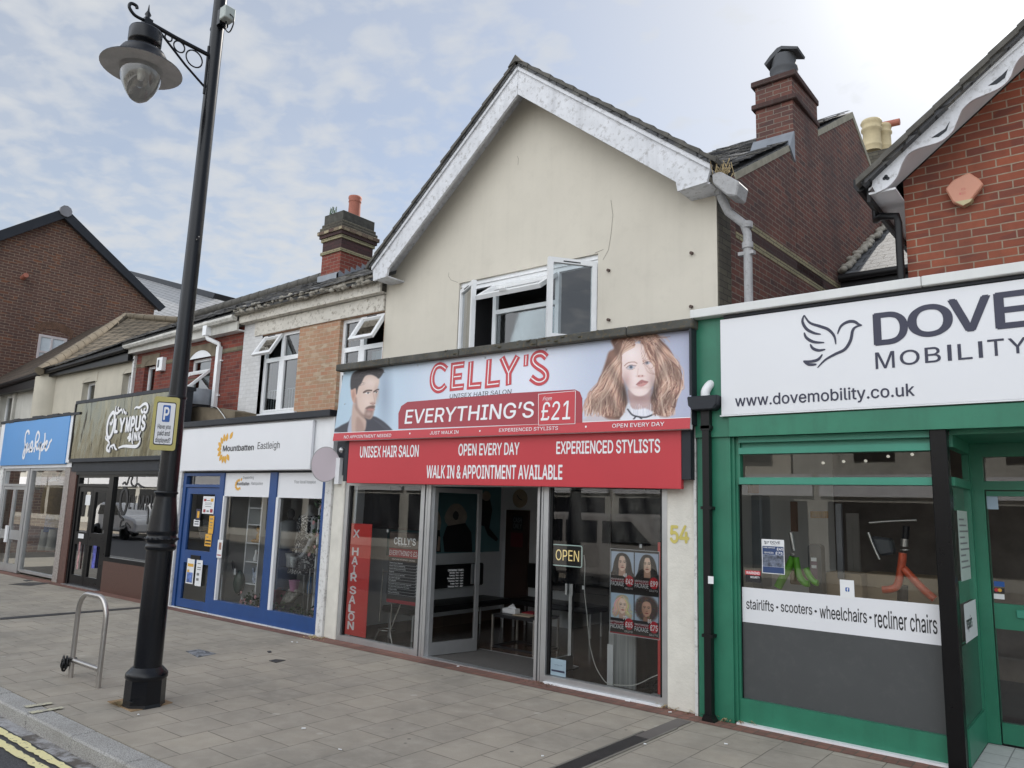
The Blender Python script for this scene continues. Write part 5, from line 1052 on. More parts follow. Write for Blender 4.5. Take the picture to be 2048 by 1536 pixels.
    k.poly([(1092,560),(1088,420),(1110,300),(1180,250),(1270,240),(1360,270),(1430,380),(1445,520),(1430,620),(1395,700),(1340,760),(1280,780),(1220,765),(1160,700),(1120,620)],(228,208,204),7)
    k.ell(1190,340,70,70,(240,226,224),.8,.8); k.ell(1150,610,50,60,(210,172,168),.9,.7); k.ell(1400,600,40,100,(196,162,156),.9,.6); k.ell(1230,590,40,70,(238,222,220),.8,.6); k.ell(1280,735,50,32,(236,218,214),.7,.7); k.ell(1290,690,60,12,(200,166,160),.8,.6)
    k.poly([(1078,560),(1095,580),(1118,640),(1095,640)],(206,160,150),5)
    k.line([(1120,470),(1160,438),(1220,430),(1250,445)],9,(160,116,100),.85); k.line([(1310,425),(1350,408),(1395,415)],8,(168,124,108),.7)
    k.poly([(1140,490),(1185,462),(1240,470),(1200,505),(1165,508)],(200,188,192),4); k.ell(1188,482,20,19,(120,132,150),.35); k.ell(1188,482,9,9,(50,50,58),.4); k.line([(1138,492),(1180,462),(1242,470)],6,(104,74,66),.9); k.line([(1145,500),(1190,512),(1232,490)],4,(150,116,108),.7)
    k.poly([(1312,450),(1350,425),(1392,432),(1365,458)],(196,184,188),4); k.ell(1352,438,17,15,(122,132,148),.4); k.ell(1352,438,8,8,(54,54,60),.4); k.line([(1308,450),(1350,424),(1395,432)],6,(112,80,72),.8)
    k.line([(1262,500),(1255,560)],10,(212,184,178),.8); k.ell(1285,575,38,12,(206,166,158),.6,.9); k.ell(1268,575,8,6,(146,98,90),.5); k.ell(1305,572,8,6,(146,98,90),.5)
    k.poly([(1238,665),(1275,625),(1300,612),(1320,618),(1368,632),(1330,640),(1300,645)],(168,112,110),4); k.poly([(1250,665),(1300,645),(1362,634),(1345,660),(1300,682),(1265,678)],(196,142,138),4); k.line([(1240,666),(1300,645),(1366,633)],4,(120,80,78),.8)
    k.poly([(1160,850),(1200,905),(1260,915),(1330,905),(1395,930),(1450,960),(1460,1030),(1100,1030),(1110,960)],(222,222,230),7)
    for i in range(14): k.line([(1170+i*20,880+20*math.sin(i)),(1180+i*19,930),(1175+i*20,975)],5,r.choice([(190,190,204),(238,238,244)]),.7)
    k.line([(1155,915),(1200,970),(1260,990),(1340,995),(1420,965),(1448,945)],15,(44,44,54)); k.line([(1240,985),(1215,1015)],14,(44,44,54)); k.line([(1265,990),(1300,1015)],12,(44,44,54))
    pal=[(206,172,152),(128,90,78),(176,136,120),(222,194,176),(104,70,62),(196,154,134),(150,112,98),(214,182,162)]
    for i in range(230):   # left fall of waves
        f=r.random(); x0=1250-120*r.random(); y0=215+60*r.random(); x1=1090-190*f+r.uniform(-20,20); pts=[(x0-20,y0)]
        for j in range(1,9): t=j/8; y=y0+(990-y0)*t*r.uniform(.86,1); pts.append((x0+(x1-150*f*t-x0)*min(1,t*1.35)+26*math.sin(j*1.25+i*.7)*t+40*f*math.sin(t*5)-95*f*math.sin(PI*min(1,t*1.5)),y))
        pts=[(min(x,1088+60*max(0,(y-620)/400)) if y>290 else x,y) for x,y in pts]; k.line(pts,r.uniform(5,14),r.choice(pal),.7,4)
    for i in range(280):   # right side curls
        f=r.random(); x0=1290+150*r.random(); y0=150+90*r.random(); pts=[(x0,y0)]
        for j in range(1,10): t=j/9; pts.append((x0+(1430+210*f-x0)*min(1,t*1.5)+30*math.sin(j*1.5+i*.9)*t-70*max(0,t-.7)*f+150*f*math.sin(PI*min(1,t*1.25)),y0+(985-y0)*t*r.uniform(.85,1)))
        pts=[(max(x,1440-50*max(0,(y-640)/300)) if y>420 else x,y) for x,y in pts]; k.line(pts,r.uniform(5,14),r.choice(pal),.7,4)
    for i in range(40): x=r.uniform(1000,1480); k.line([(x,r.uniform(170,260)),(x+60,r.uniform(150,210)),(x+130,r.uniform(160,270))],r.uniform(4,8),r.choice(pal),.6,4)
    for i in range(7): k.line([(1285+i*9,250),(1290+i*8,340+i*6),(1310+i*7,440),(1350+i*10,530),(1420+i*4,560)],3,pal[i],.6,3)
    k.line([(1385,260),(1330,350),(1320,430),(1380,500),(1420,470),(1380,420)],3.5,(140,92,76),.7,3)
    for i in range(16): k.line([(1600,340),(1660,370+r.uniform(-10,10)),(1690,450),(1650,560)],2.5,(190,142,120),.2,3) if i%5==0 else k.line([(860+r.uniform(-20,40),650+i*15),(820+r.uniform(-30,20),720+i*15),(790+r.uniform(-10,50),800+i*12)],3,r.choice(pal),.4,3)
    # broad soft waves through the hair
    cc=k.c; hair=np.clip((cc[...,0]-cc[...,2]-.12)*9,0,1)*(vB>120)*(uB>780)*(uB<1720)*(1-np.clip(1.15-np.hypot((uB-1270)/185,(vB-500)/300),0,.25)*4)
    ph=vB/52+np.sin(uB/47)*1.6+np.where(uB<1260,-1,1)*(uB-1260)/90; k.c=cc*(1-hair[...,None]*(.30*(.5+.5*np.sin(ph))[...,None])); inner=np.exp(-((uB-1120)/45)**2-((vB-760)/150)**2)+np.exp(-((uB-1425)/40)**2-((vB-760)/150)**2); k.c*=1-.35*np.clip(inner,0,1)[...,None]
    k.c=k.c+np.random.default_rng(3).normal(0,.008,k.c.shape)
    return k.c
pan=print_sheet('printed_panel',bn,pb_,BX0,BX1,2.902,BZ1,.001,.0065,banner_print)
def face(k,cx,cy,w_,h_,skin,hair,shade,kind,r,turn=0):
    """portrait head at (cx,cy) of width w_, height h_ in sheet units"""
    X=lambda a:cx+a*w_; Y=lambda b:cy+b*h_
    if kind=='long': k.poly([(X(-.05),Y(-.78)),(X(-.45),Y(-.65)),(X(-.75),Y(-.2)),(X(-.95),Y(.6)),(X(-1.2),Y(1.35)),(X(1.2),Y(1.35)),(X(1.0),Y(.6)),(X(.8),Y(-.2)),(X(.45),Y(-.65))],hair,.02*h_)
    if kind=='wave': k.poly([(X(0),Y(-.82)),(X(-.6),Y(-.6)),(X(-.85),Y(0)),(X(-1.05),Y(.5)),(X(-.8),Y(.95)),(X(-.3),Y(.7)),(X(.3),Y(.7)),(X(.9),Y(.95)),(X(.95),Y(.4)),(X(.75),Y(0)),(X(.55),Y(-.65))],hair,.03*h_)
    if kind=='curly': k.ell(X(0),Y(.0),1.15*w_,.98*h_,hair,.12)
    k.poly([(X(-.25),Y(.3)),(X(-.28),Y(1.3)),(X(.28),Y(1.3)),(X(.25),Y(.3))],shade,.02*h_)
    k.poly([(X(0),Y(-.55)),(X(-.36),Y(-.42)),(X(-.47),Y(0)),(X(-.38),Y(.35)),(X(-.12),Y(.6)),(X(.1),Y(.6)),(X(.38),Y(.35)),(X(.47),Y(0)),(X(.36),Y(-.42))],skin,.02*h_)
    k.ell(X(-.33+turn),Y(.12),.16*w_,.4*h_,shade,.7,.5); k.ell(X(0),Y(-.3),.3*w_,.14*h_,tuple(min(255,c+14) for c in skin),.8,.6)
    for s_ in (-1,1):
        ex=.2*s_+turn; k.line([(X(ex-.13),Y(-.13)),(X(ex),Y(-.17)),(X(ex+.13),Y(-.13))],.035*h_,tuple(int(c*.6) for c in hair) if sum(hair)>200 else hair,.8,.02*h_); k.ell(X(ex),Y(-.045),.11*w_,.03*h_,(225,220,216),.4,.9); k.ell(X(ex),Y(-.045),.05*w_,.03*h_,(50,40,36),.4); k.line([(X(ex-.12),Y(-.05)),(X(ex),Y(-.08)),(X(ex+.12),Y(-.05))],.022*h_,(44,34,30),.9,.012*h_)
    k.line([(X(.03+turn),Y(-.05)),(X(.06+turn),Y(.16))],.03*h_,shade,.7,.03*h_); k.ell(X(turn),Y(.19),.11*w_,.03*h_,tuple(int(c*.75) for c in shade),.5,.8)
    k.ell(X(turn),Y(.34),.16*w_,.05*h_,(164,84,80),.4,.95); k.line([(X(turn-.15),Y(.335)),(X(turn+.15),Y(.335))],.015*h_,(96,44,44),.9,.012*h_)
    for i in range(120):
        a=r.uniform(0,2*PI); c_=tuple(int(min(255,max(0,q*r.uniform(.5,1.7)+r.uniform(-5,12)))) for q in hair)
        if kind=='curly':
            rr=r.uniform(.62,1.12); x,y=math.cos(a)*rr*1.05,math.sin(a)*rr*.92
            if y<.75 or abs(x)>.35: k.ell(X(x),Y(y),.05*w_*r.uniform(.6,1.3),.03*h_*r.uniform(.6,1.4),c_,.5,.8)
        else:
            s_=1 if i%2 else -1; f=r.uniform(.42,.98); y1=r.uniform(.5,1.2) if kind=='long' else r.uniform(.3,.85); wv=.10 if kind=='wave' else .015
            k.line([(X(s_*.06),Y(-.7)),(X(s_*f*.62),Y(-.42)),(X(s_*(f*.82+wv)),Y(-.0)),(X(s_*(f*.92-wv)),Y(.35)),(X(s_*(f+wv)),Y(y1))],.022*h_,c_,.6,.015*h_)
def poster_print(X,Z):
    x0,z0,x1,z1=POSTER; u=(X-x0)/(x1-x0)*100; v=(z1-Z)/(z1-z0)*165
    k=Ink(u,v,(18,18,20)); r=random.Random(2)
    cells=[((2,5,49,52),(182,196,214)),((51,5,98,52),(176,190,210)),((2,86,49,134),(178,198,216)),((51,86,98,134),(176,192,210))]
    for (a,b,c_,d),bgc in cells: k.poly([(a,b),(c_,b),(c_,d),(a,d)],bgc,.5,1,curve=False)
    full=k.c.copy()
    def cell(i,*args,**kw):
        (a,b,c_,d),_=cells[i]; before=k.c.copy(); face(k,*args,r=r,**kw); m=((u>=a)&(u<=c_)&(v>=b)&(v<=d+10))[...,None]; k.c=np.where(m,k.c,before)
    cell(0,25,27,21,25,(228,200,184),(34,28,28),(186,150,134),'long',turn=.03); cell(1,76,27,20,25,(232,202,182),(24,22,24),(190,154,134),'long',turn=-.02)
    cell(2,26,109,20,25,(234,212,200),(190,178,150),(196,166,152),'wave',turn=.05); cell(3,75,110,20,25,(206,164,142),(84,68,62),(160,120,100),'curly',turn=0)
    for yy in (52,134):
        k.poly([(1,yy),(99,yy),(99,yy+27),(1,yy+27)],(22,18,20),.5,1,curve=False)
        for a in (1.5,51): k.poly([(a,yy+6),(a+30,yy+6),(a+30,yy+13),(a,yy+13)],(120,18,34),.5,1,curve=False)
        for cx_ in (40,89): k.ell(cx_,yy+9,9,11,(188,26,44),.08)
    k.poly([(0,161),(100,161),(100,165),(0,165)],(150,20,38),.4,1,curve=False)
    e=(u<.9)|(u>99.1)|(v<1)|(v>164.2); k.c[e]=np.array((205,208,212))/255.
    return k.c
po_=thing('portrait_poster','black and red poster with four women portraits and package prices in the right window','poster',(-4.1,7.27,.63))
print_sheet('printed_sheet',po_,pp_,POSTER[0],POSTER[2],POSTER[1],POSTER[3],.0,.0035,poster_print,vcol('glossy_print',.25,.5))
def PT(u,v): x0,z0,x1,z1=POSTER; return x0+u/100*(x1-x0), z1-v/165*(z1-z0)
for (a,yy,pr0,old,l1) in ((2,52,'£42','48','WASH CUT & BLOW DRY'),(51.5,52,'£99','','KERATIN BLOW DRY'),(2,134,'£65','77','ROOT TOUCH & TREAT'),(51.5,134,'£75','85','PERM UP TO SHOULDER')):
    text(po_,l1,PT(a,yy+9),PT(a+27,yy+5.5),pp_,.002,MT['whiteink'],.01,metric=True); text(po_,'PACKAGE',PT(a,yy+20),PT(a+27,yy+11),pp_,.002,MT['whiteink'],.0,metric=True); text(po_,pr0,PT(a+31,yy+15),PT(a+45,yy+5),pp_,.002,MT['whiteink'],.03,metric=True)
    if old: text(po_,old,PT(a+26,yy+2),PT(a+33,yy-5),pp_,.002,MT['whiteink'],.03,metric=True)
    text(po_,"CELLY'S",PT(a+29,yy+25),PT(a+45,yy+21.5),pp_,.002,MT['paper'],0,metric=True)
# ---------------------------------------------------------------- green mobility shop and the brick house above it
gsh=thing('mobility_shop','red brick house with scalloped white bargeboard over a green painted shopfront','building',(0,YF,0))
bw=MB(); bw.xz([(-1.50,3.6),(3.4,3.6),(3.4,5.25),(.95,7.17),(-1.50,5.25)],8.0,8.25); bw.build('brick_wall',MT['redbrick2'],gsh)
MB().box(-1.50,-1.27,8.25,15,3.6,5.5).build('side_wall',MT['redbrick2'],gsh)
rf=MB(); slab4(rf,(.95,7.52,7.31),(-1.80,7.52,5.155),(-1.80,14.5,5.155),(.95,14.5,7.31),.06); slab4(rf,(.95,7.52,7.31),(3.7,7.52,5.155),(3.7,14.5,5.155),(.95,14.5,7.31),.06); rf.build('roof',MT['slate'],gsh)
rt=MB()
for i in range(12):
    a=Vector((-1.82,5.15)); d=Vector((2.77,2.17))/12; p0=a+d*i; p1=a+d*(i+1.05); rt.xz([(p0.x,p0.y-.04),(p1.x,p1.y-.055),(p1.x,p1.y+.01),(p0.x,p0.y+.022)],7.49+random.uniform(-.006,.006),7.7)
rt.build('verge_tiles',MT['ridge'],gsh)
# scalloped board: measured outline
pbd=PL(7.60)
out_top=[(1745,380),(1741,362),(1748,345),(1762,330),(1772,318)]
b_in=[pbd.u(*q) for q in ((1752,386),(1775,374),(1792,356),(1799,340),(1805,325),(1816,308),(1835,297),(1862,289),(1885,280),(1905,262),(1915,240),(1925,218),(1945,200),(1972,188),(1998,176),(2018,158),(2030,130),(2044,112),(2070,96),(2100,84))]
b_out=[pbd.u(*q) for q in ((1744,372),(1746,352),(1757,336),(1766,326),(1772,310),(2048,62),(2100,14))]
poly=[tuple(q) for q in smooth_pts(b_in,4)]+list(reversed(b_out))
bo=MB(); bo.prism(poly,lambda x,z:pbd.p(x,z),lambda x,z:pbd.p(x,z,-.03)); bo.build('bargeboard',MT['bargeboard'],gsh)
mo=MB(); q=[pbd.u(*a) for a in ((1762,318),(2100,18),(2100,40),(1766,333))]; mo.prism(q,lambda x,z:pbd.p(x,z,.025),lambda x,z:pbd.p(x,z,.0)); mo.build('verge_moulding',MT['white'],gsh)
# flat dark shapes painted for the shade inside the board's pierced slots and trefoil
for pts in (((1862,276),(1890,258),(1900,242),(1893,262),(1878,274)),((1976,172),(2004,150),(2016,138),(2010,156),(1994,168))): MB().flat([pbd.u(*a) for a in pts],pbd,.003).build('pierced_slot_shade',MT['anthracite'],gsh)
cu=MB()
for px,py in ((1772,353),(1769,357),(1775.5,357)):
    x,z=pbd.u(px,py); cu.flat([(x+.018*math.cos(a),z+.018*math.sin(a)) for a in [2*PI*k/10 for k in range(10)]],pbd,.003)
cu.build('trefoil_hole_shade',MT['anthracite'],gsh)
so_=MB(); so_.xz([(-1.74,5.10),(.95,7.21),(.95,7.19),(-1.74,5.08)],7.63,8.0); so_.box(-1.74,-1.5,7.63,14,5.04,5.06); so_.build('soffit',MT['white'],gsh)
gu=MB(); gu.prism([(-1.87,5.22),(-1.87,5.14),(-1.84,5.09),(-1.80,5.08),(-1.76,5.10),(-1.75,5.2)],lambda x,z:(x,7.60,z),lambda x,z:(x,14,z)); gu.box(-1.76,-1.73,7.64,14,4.97,5.16); gu.build('gutter',MT['blackpvc'],gsh)
dp=MB(); dp.tube([(-1.81,8.2,5.1),(-1.81,8.2,4.98),(-1.70,7.96,4.92),(-1.56,7.93,4.88),(-1.55,7.93,4.80),(-1.55,7.93,3.9)],.037,10); dp.build('downpipe',MT['blackpvc'],gsh)
al=thing('alarm_box','faded terracotta coloured alarm box on the red brick gable','alarm',(-.97,7.98,5.0)); pa=PL(7.92)
pts=[pa.u(*q) for q in ((1890,378),(1905,360),(1937,344),(1958,357),(1967,368),(1940,402),(1926,412),(1905,404))]
ab=MB(); ab.prism(pts,lambda x,z:pa.p(x,z),lambda x,z:pa.p(x,z,-.075)); ab.build('housing',paint('faded_orange_plastic',(.52,.24,.16),.5,var=.06),al,bevel=.012)
pts=[pa.u(*q) for q in ((1910,404),(1946,397),(1940,404),(1926,411))]; ab=MB(); ab.prism(pts,lambda x,z:pa.p(x,z,.004),lambda x,z:pa.p(x,z,-.076)); ab.build('strobe_lens',paint('yellowed_lens',(.42,.36,.2),.4),al)
fad=paint('faded_red_print',(.5,.15,.12),.5); text(al,'S',(1922,381),(1931,375),pa,.001,fad,.01); text(al,'E',(1919,390),(1932,383),pa,.001,fad,.01)
# lean-to in the gap behind
lt=thing('rear_extension','white walled rear extension with slate roof in the gap between the gables','building',(-2.4,12.1,3))
MB().box(-3.2,-1.5,12.2,12.4,3,5.55).build('wall',MT['white'],lt)
rf=MB(); slab4(rf,(-3.24,12.0,5.62),(-1.30,12.0,5.62),(-1.30,16.0,8.05),(-3.05,16.0,8.05)); rf.build('roof',MT['slate2'],lt)
g_=MB(); g_.tube([(-3.2,11.93,5.56),(-1.4,11.93,5.56)],.06,10); g_.box(-3.2,-1.4,11.99,12.03,5.42,5.56); g_.build('gutter',MT['blackpvc'],lt)
vm=MB(); r_=random.Random(6)
for i in range(60):
    t=i/60; vm.ell((sw(12+4*t)+.06+r_.uniform(-.02,.06),12.0+4*t,5.70+2.42*t+r_.uniform(-.02,.03)),(.07*r_.uniform(.6,1.2),.06,.05),7,5)
vm.build('mortar_fillet',MT['cement'],lt)
# rear chimney with two buff pots
rc=thing('rear_chimney','dark rear chimney with two buff clay pots beyond the brick gable','chimney',(-3.6,17,6)); P17=PL(17)
x0,z0=P17.u(1733,335); x1,z1=P17.u(1790,296); MB().box(x0,x1,16.8,17.6,6,z1-.05).build('stack',MT['greybrick'],rc)
for px,py,y,hh,r in ((1745,300,17.05,.68,.20),(1768,302,17.4,.60,.17)):
    x,z=PL(y).u(px,py); m_=MB(); m_.lathe([(r*.95,-.05),(r*.95,.06),(r*1.02,.08),(r*.95,.10),(r*.9,hh*.62),(r*1.08,hh*.66),(r*1.08,hh*.72),(r*.92,hh*.76),(r*1.0,hh*.86),(r*1.12,hh*.92),(r*1.0,hh),(r*.7,hh)],(x,y,z),20); m_.build('chimney_pot',MT['buffpot'],rc)
x,z=PL(17.4).u(1768,250); m_=MB(); m_.tube([(x-.05,17.4,z),(x+.32,17.4,z-.02)],.075,10); m_.build('cowl',MT['terracotta'],rc)
# chimney of the salon house
c1=MB(); cx0,cx1=-3.87,-3.31; cy0,cy1=10.38,11.38
c1.xy([(cx0,cy0),(sw(cy0)+.003,cy0),(sw(cy1)+.003,cy1),(cx0+.05,cy1)],3.3,8.22); c1.build('chimney',MT['sidebrick'],sal); CH=sal.children[-1]
q=MB(); q.box(cx0-.05,cx1+.05,cy0-.05,cy1+.05,8.22,8.31); q.box(cx0-.05,cx1+.05,cy0-.05,cy1+.05,7.86,7.94); q.build('chimney_band',brick('sooty_band_brick',(.10,.055,.05),(.075,.045,.04),(.1,.085,.075),stain=.6),sal,bevel=.01)
m_=MB(); px_,py_=-3.56,10.75; m_.lathe([(.19,8.28),(.185,8.42),(.2,8.44),(.2,8.47),(.18,8.5),(.205,8.56),(.205,8.60),(.175,8.64),(.18,8.78),(.175,8.80)],(px_,py_,0),22); m_.build('chimney_pot',MT['greypot'],sal)
m_=MB(); m_.xz([(px_-.24,8.70),(px_-.15,8.80),(px_-.04,8.89),(px_+.03,8.90),(px_+.27,8.80),(px_+.26,8.765),(px_+.03,8.85),(px_-.12,8.75),(px_-.22,8.66)],py_-.17,py_+.17); m_.build('pot_cowl',MT['greypot'],sal)
fl=MB(); fl.yz([(10.16,7.06),(10.355,7.36),(10.375,7.36),(10.375,6.9)],cx0-.04,sw(10.3)+.025); fl.build('flashing',MT['lead'],sal)
# shopfront
PF=PL(YF)
MB().box(-3.345,3.2,7.3,8.0,3.5,3.84).build('flat_roof',MT['lead'],gsh)
cpm=MB(); x=-3.335
for L2 in (2.12,2.0,2.4): cpm.box(x,x+L2-.004,6.99,7.36,3.868,3.955); x+=L2
cpm.build('coping',paint('white_metal_coping',(.66,.67,.66),.5,var=.05,streak=.1),gsh,bevel=.006)
MB().box(-3.335,3.2,7.10,7.3,2.66,3.866).build('fascia_wall',MT['green'],gsh)
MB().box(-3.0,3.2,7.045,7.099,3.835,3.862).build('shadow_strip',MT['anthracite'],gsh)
MB().box(-2.965,3.2,7.06,7.1,2.655,2.84).build('lower_fascia',MT['green'],gsh)
ps2=MB(); ps2.box(-3.33,-2.985,7.13,7.3,0,2.66); ps2.build('pilaster',MT['green'],gsh)
MB().box(-3.325,-2.99,7.115,7.129,3.02,3.04).build('panel_joint',MT['green'],gsh)
wf=MB(); y0,y1=7.185,7.26
for b in ((-2.985,-2.955,7.16,y1,0.02,2.655),(-2.955,-2.935,y0,y1,.02,2.655),(-2.935,-2.91,y0,y1,2.2,2.655),(-2.935,-2.91,y0,y1,.02,.225),(-2.91,-1.24,y0,y1,.02,.225)): wf.box(*b)
wf.build('window_frame',MT['green'],gsh)
wf=MB()
for b in ((-2.91,-1.24,7.15,y1,2.60,2.655),(-2.91,-1.24,y0+.03,y1,2.55,2.60),(-2.91,-1.24,7.15,y1,2.49,2.55),(-2.91,-1.24,7.15,y1,2.20,2.265)): wf.box(*b)
wf.build('transom',MT['greenlight'],gsh)
gk=MB(); gk.box(-2.935,-2.928,y0+.03,y1,.225,2.2); gk.build('gasket',MT['blackpvc'],gsh)
MB().quad((-2.928,7.235,.225),(-1.24,7.235,.225),(-1.24,7.235,2.2),(-2.928,7.235,2.2)).build('shop_window',MT['g_shop'],gsh,recalc=False)
MB().quad((-2.88,7.235,2.265),(-1.24,7.235,2.265),(-1.24,7.235,2.49),(-2.88,7.235,2.49)).build('top_light',MT['g_shop'],gsh,recalc=False)
fm=MB(); fm.quad((-2.928,7.228,.225),(-1.24,7.228,.225),(-1.24,7.228,.91),(-2.928,7.228,.91)); fm.build('grey_film',MT['greyfilm'],gsh,recalc=False)
MB().box(-1.24,-1.115,7.09,7.215,.0,2.66).build('corner_post',MT['black'],gsh,bevel=.006)
ti=MB(); x=-2.96
ti.box(-2.96,-1.24,7.12,7.184,0.0,.022)
ti.build('white_step',MT['white'],gsh)
# splayed return window and recessed door
PS=PX(-1.10)
rw=MB(); rw.box(-1.155,-1.10,7.215,8.12,.02,.30); rw.box(-1.155,-1.10,8.05,8.12,.30,2.62); rw.build('return_frame',MT['green'],gsh)
rw=MB(); rw.box(-1.155,-1.09,7.215,8.05,2.20,2.27); rw.box(-1.155,-1.09,7.215,8.05,2.52,2.62); rw.build('return_transom',MT['green'],gsh)
MB().quad((-1.125,7.215,.30),(-1.125,8.05,.30),(-1.125,8.05,2.2),(-1.125,7.215,2.2)).build('return_window',MT['g_shop'],gsh,recalc=False)
MB().quad((-1.118,7.215,.30),(-1.118,8.05,.30),(-1.118,8.05,.92),(-1.118,7.215,.92)).build('return_film',paint('green_grey_film',(.03,.085,.06),.25),gsh,recalc=False)
MB().box(-1.11,2.0,7.2,8.4,2.62,2.66).build('porch_soffit',MT['green'],gsh)
MB().box(-1.10,1.0,7.2,8.14,-.01,.012).build('porch_floor',brick('white_porch_tile',(.55,.56,.55),(.5,.51,.5),(.25,.25,.25),bw=.3,bh=.3,offset=0,stain=.15,staincol=(.3,.3,.28),mbump=.2),gsh)
dr=MB(); y0,y1=8.12,8.2
for b in ((-1.10,-1.0,y0,y1,.02,2.62),(-1.0,1.0,y0,y1,2.2,2.28),(-1.0,1.0,y0,y1,2.5,2.62),(.06,.14,y0,y1,.02,2.2)): dr.box(*b)
dr.build('door_frame',MT['green'],gsh)
do=MB(); y0,y1=8.14,8.19; dx0,dx1=-.99,.05
PD=PL(8.14); gz0=PD.u(1990,1206)[1]; gz1=PD.u(1976,992)[1]; lz0=PD.u(2003,1445)[1]; lz1=PD.u(1993,1257)[1]; gx=PD.u(1980,1100)[0]
for b in ((dx0,gx,y0,y1,.03,2.19),(dx1-.16,dx1,y0,y1,.03,2.19),(gx,dx1-.16,y0,y1,.03,lz0),(gx,dx1-.16,y0,y1,lz1,gz0),(gx,dx1-.16,y0,y1,gz1,2.19)): do.box(*b)
DO=do.build('door',MT['green'],gsh,bevel=.004)
MB().quad((gx,8.165,gz0),(dx1-.16,8.165,gz0),(dx1-.16,8.165,gz1),(gx,8.165,gz1)).build('pane',MT['g_shop'],DO,recalc=False); MB().quad((gx,8.165,lz0),(dx1-.16,8.165,lz0),(dx1-.16,8.165,lz1),(gx,8.165,lz1)).build('pane',MT['g_shop'],DO,recalc=False)
MB().quad((-1.0,8.17,2.28),(1.0,8.17,2.28),(1.0,8.17,2.5),(-1.0,8.17,2.5)).build('door_top_light',MT['g_shop'],gsh,recalc=False)
lb=MB(); x,z=PD.u(2034,1236); lb.box(x,x+.3,8.12,8.14,z,z+.07); lb.build('letter_box',MT['greenlight'],DO,bevel=.006)
# interior
ii=MB(); ii.box(-3.32,-3.28,7.4,12,0,2.9); ii.build('interior_side_wall',MT['intgrey'],gsh)
MB().box(-3.3,2.5,11.5,11.6,0,2.9).build('interior_rear_wall',paint('slatboard_wall',(.12,.10,.085),.7,var=.3,scale=3),gsh)
MB().box(-3.3,2.5,7.3,11.6,2.85,2.9).build('ceiling',MT['intgrey'],gsh); MB().box(-3.3,2.5,8.2,11.6,-.02,.0).build('shop_floor',MT['intdark'],gsh); MB().box(-3.3,-1.16,7.3,8.2,-.02,.0).build('display_floor',MT['intdark'],gsh)
# ceiling spots: small lit lamps
for px,py in ((1647,926),(1688,923),(1732,922),(1777,913),(1825,909)):
    x,z=PL(8.6).u(px,py); m_=MB(); m_.lathe([(.014,0),(.016,.02),(.0,.02)],(x,8.6,z),12,(0,-1,0)); 
    mm=_mc.get('lit_spot')
    if not mm: mm,t,p=newmat('lit_spot'); p.inputs['Emission Color'].default_value=(1,.93,.8,1); p.inputs['Emission Strength'].default_value=.22; _mc['lit_spot']=mm
    tag(m_.build('spot_lamp',mm),'small lit spotlight behind the green shop top light','spotlight','spotlights behind the top light')
# sign
sg=thing('fascia_sign','large white shop sign with slate blue bird logo and web address','shop sign',(-.5,7.05,2.86)); pg=PL(7.045)
MB().slab(-3.035,3.1,2.865,3.825,pg,0,.055).build('panel',MT['signwhite'],sg,bevel=.003)
MB().slab(-3.05,3.1,2.853,2.864,pg,.001,.05).build('edge_strip',MT['white'],sg)
text(sg,'D',(1751,690),(1811,621),pg,.003,MT['navy'],.022); text(sg,'O',(1820,676),(1900,605),pg,.003,MT['navy'],.022); text(sg,'V',(1902,665),(1977,591),pg,.003,MT['navy'],.022); text(sg,'E',(1995,657),(2052,580),pg,.003,MT['navy'],.022)
for ch,a,b in (('M',(1752,738),(1788,702)),('O',(1801,731),(1838,698)),('B',(1851,726),(1880,693)),('I',(1896,722),(1902,689)),('L',(1917,720),(1943,686)),('I',(1958,716),(1965,682)),('T',(1977,713),(2007,677)),('Y',(2018,708),(2052,674))):
    if ch=='I': x0,z0=pg.u(*a); x1,z1=pg.u(*b); MB().rect(x0,x0+.03,z0,z1,pg,.003).build('lettering',MT['navy'],sg,recalc=False)
    else: text(sg,ch,a,b,pg,.003,MT['navy'],.006)
text(sg,'www.dovemobility.co.uk',(1471,819),(1828,766),pg,.003,MT['navy'],.012)
def zD(x,y): return pg.u(1380+x*.32617,560+y*.32617)
bird=[[(700,215),(735,262),(800,285),(850,305),(885,345),(895,395)],[(700,215),(690,255),(715,300),(760,325),(803,333)],[(700,322),(715,355),(760,380),(824,384)],[(737,393),(755,420),(790,432),(831,425)],[(905,332),(925,285),(965,258),(1005,255),(1035,272),(1055,278)],[(1055,278),(1020,287),(998,310),(985,370),(950,425),(890,455),(830,490),(782,538)],[(813,456),(785,488),(740,500),(695,497)],[(695,497),(730,518),(777,517)]]
bm=MB()
for i,s_ in enumerate(bird):
    q=smooth_pts([zD(*a) for a in s_],8); n=len(q); bm.ribbon(q,[.007+.020*math.sin(PI*min(1,k/(n-1)))**.7 for k in range(n)],pg,.003+.0001*i)
bm.build('bird_logo',MT['navy'],sg,recalc=False)
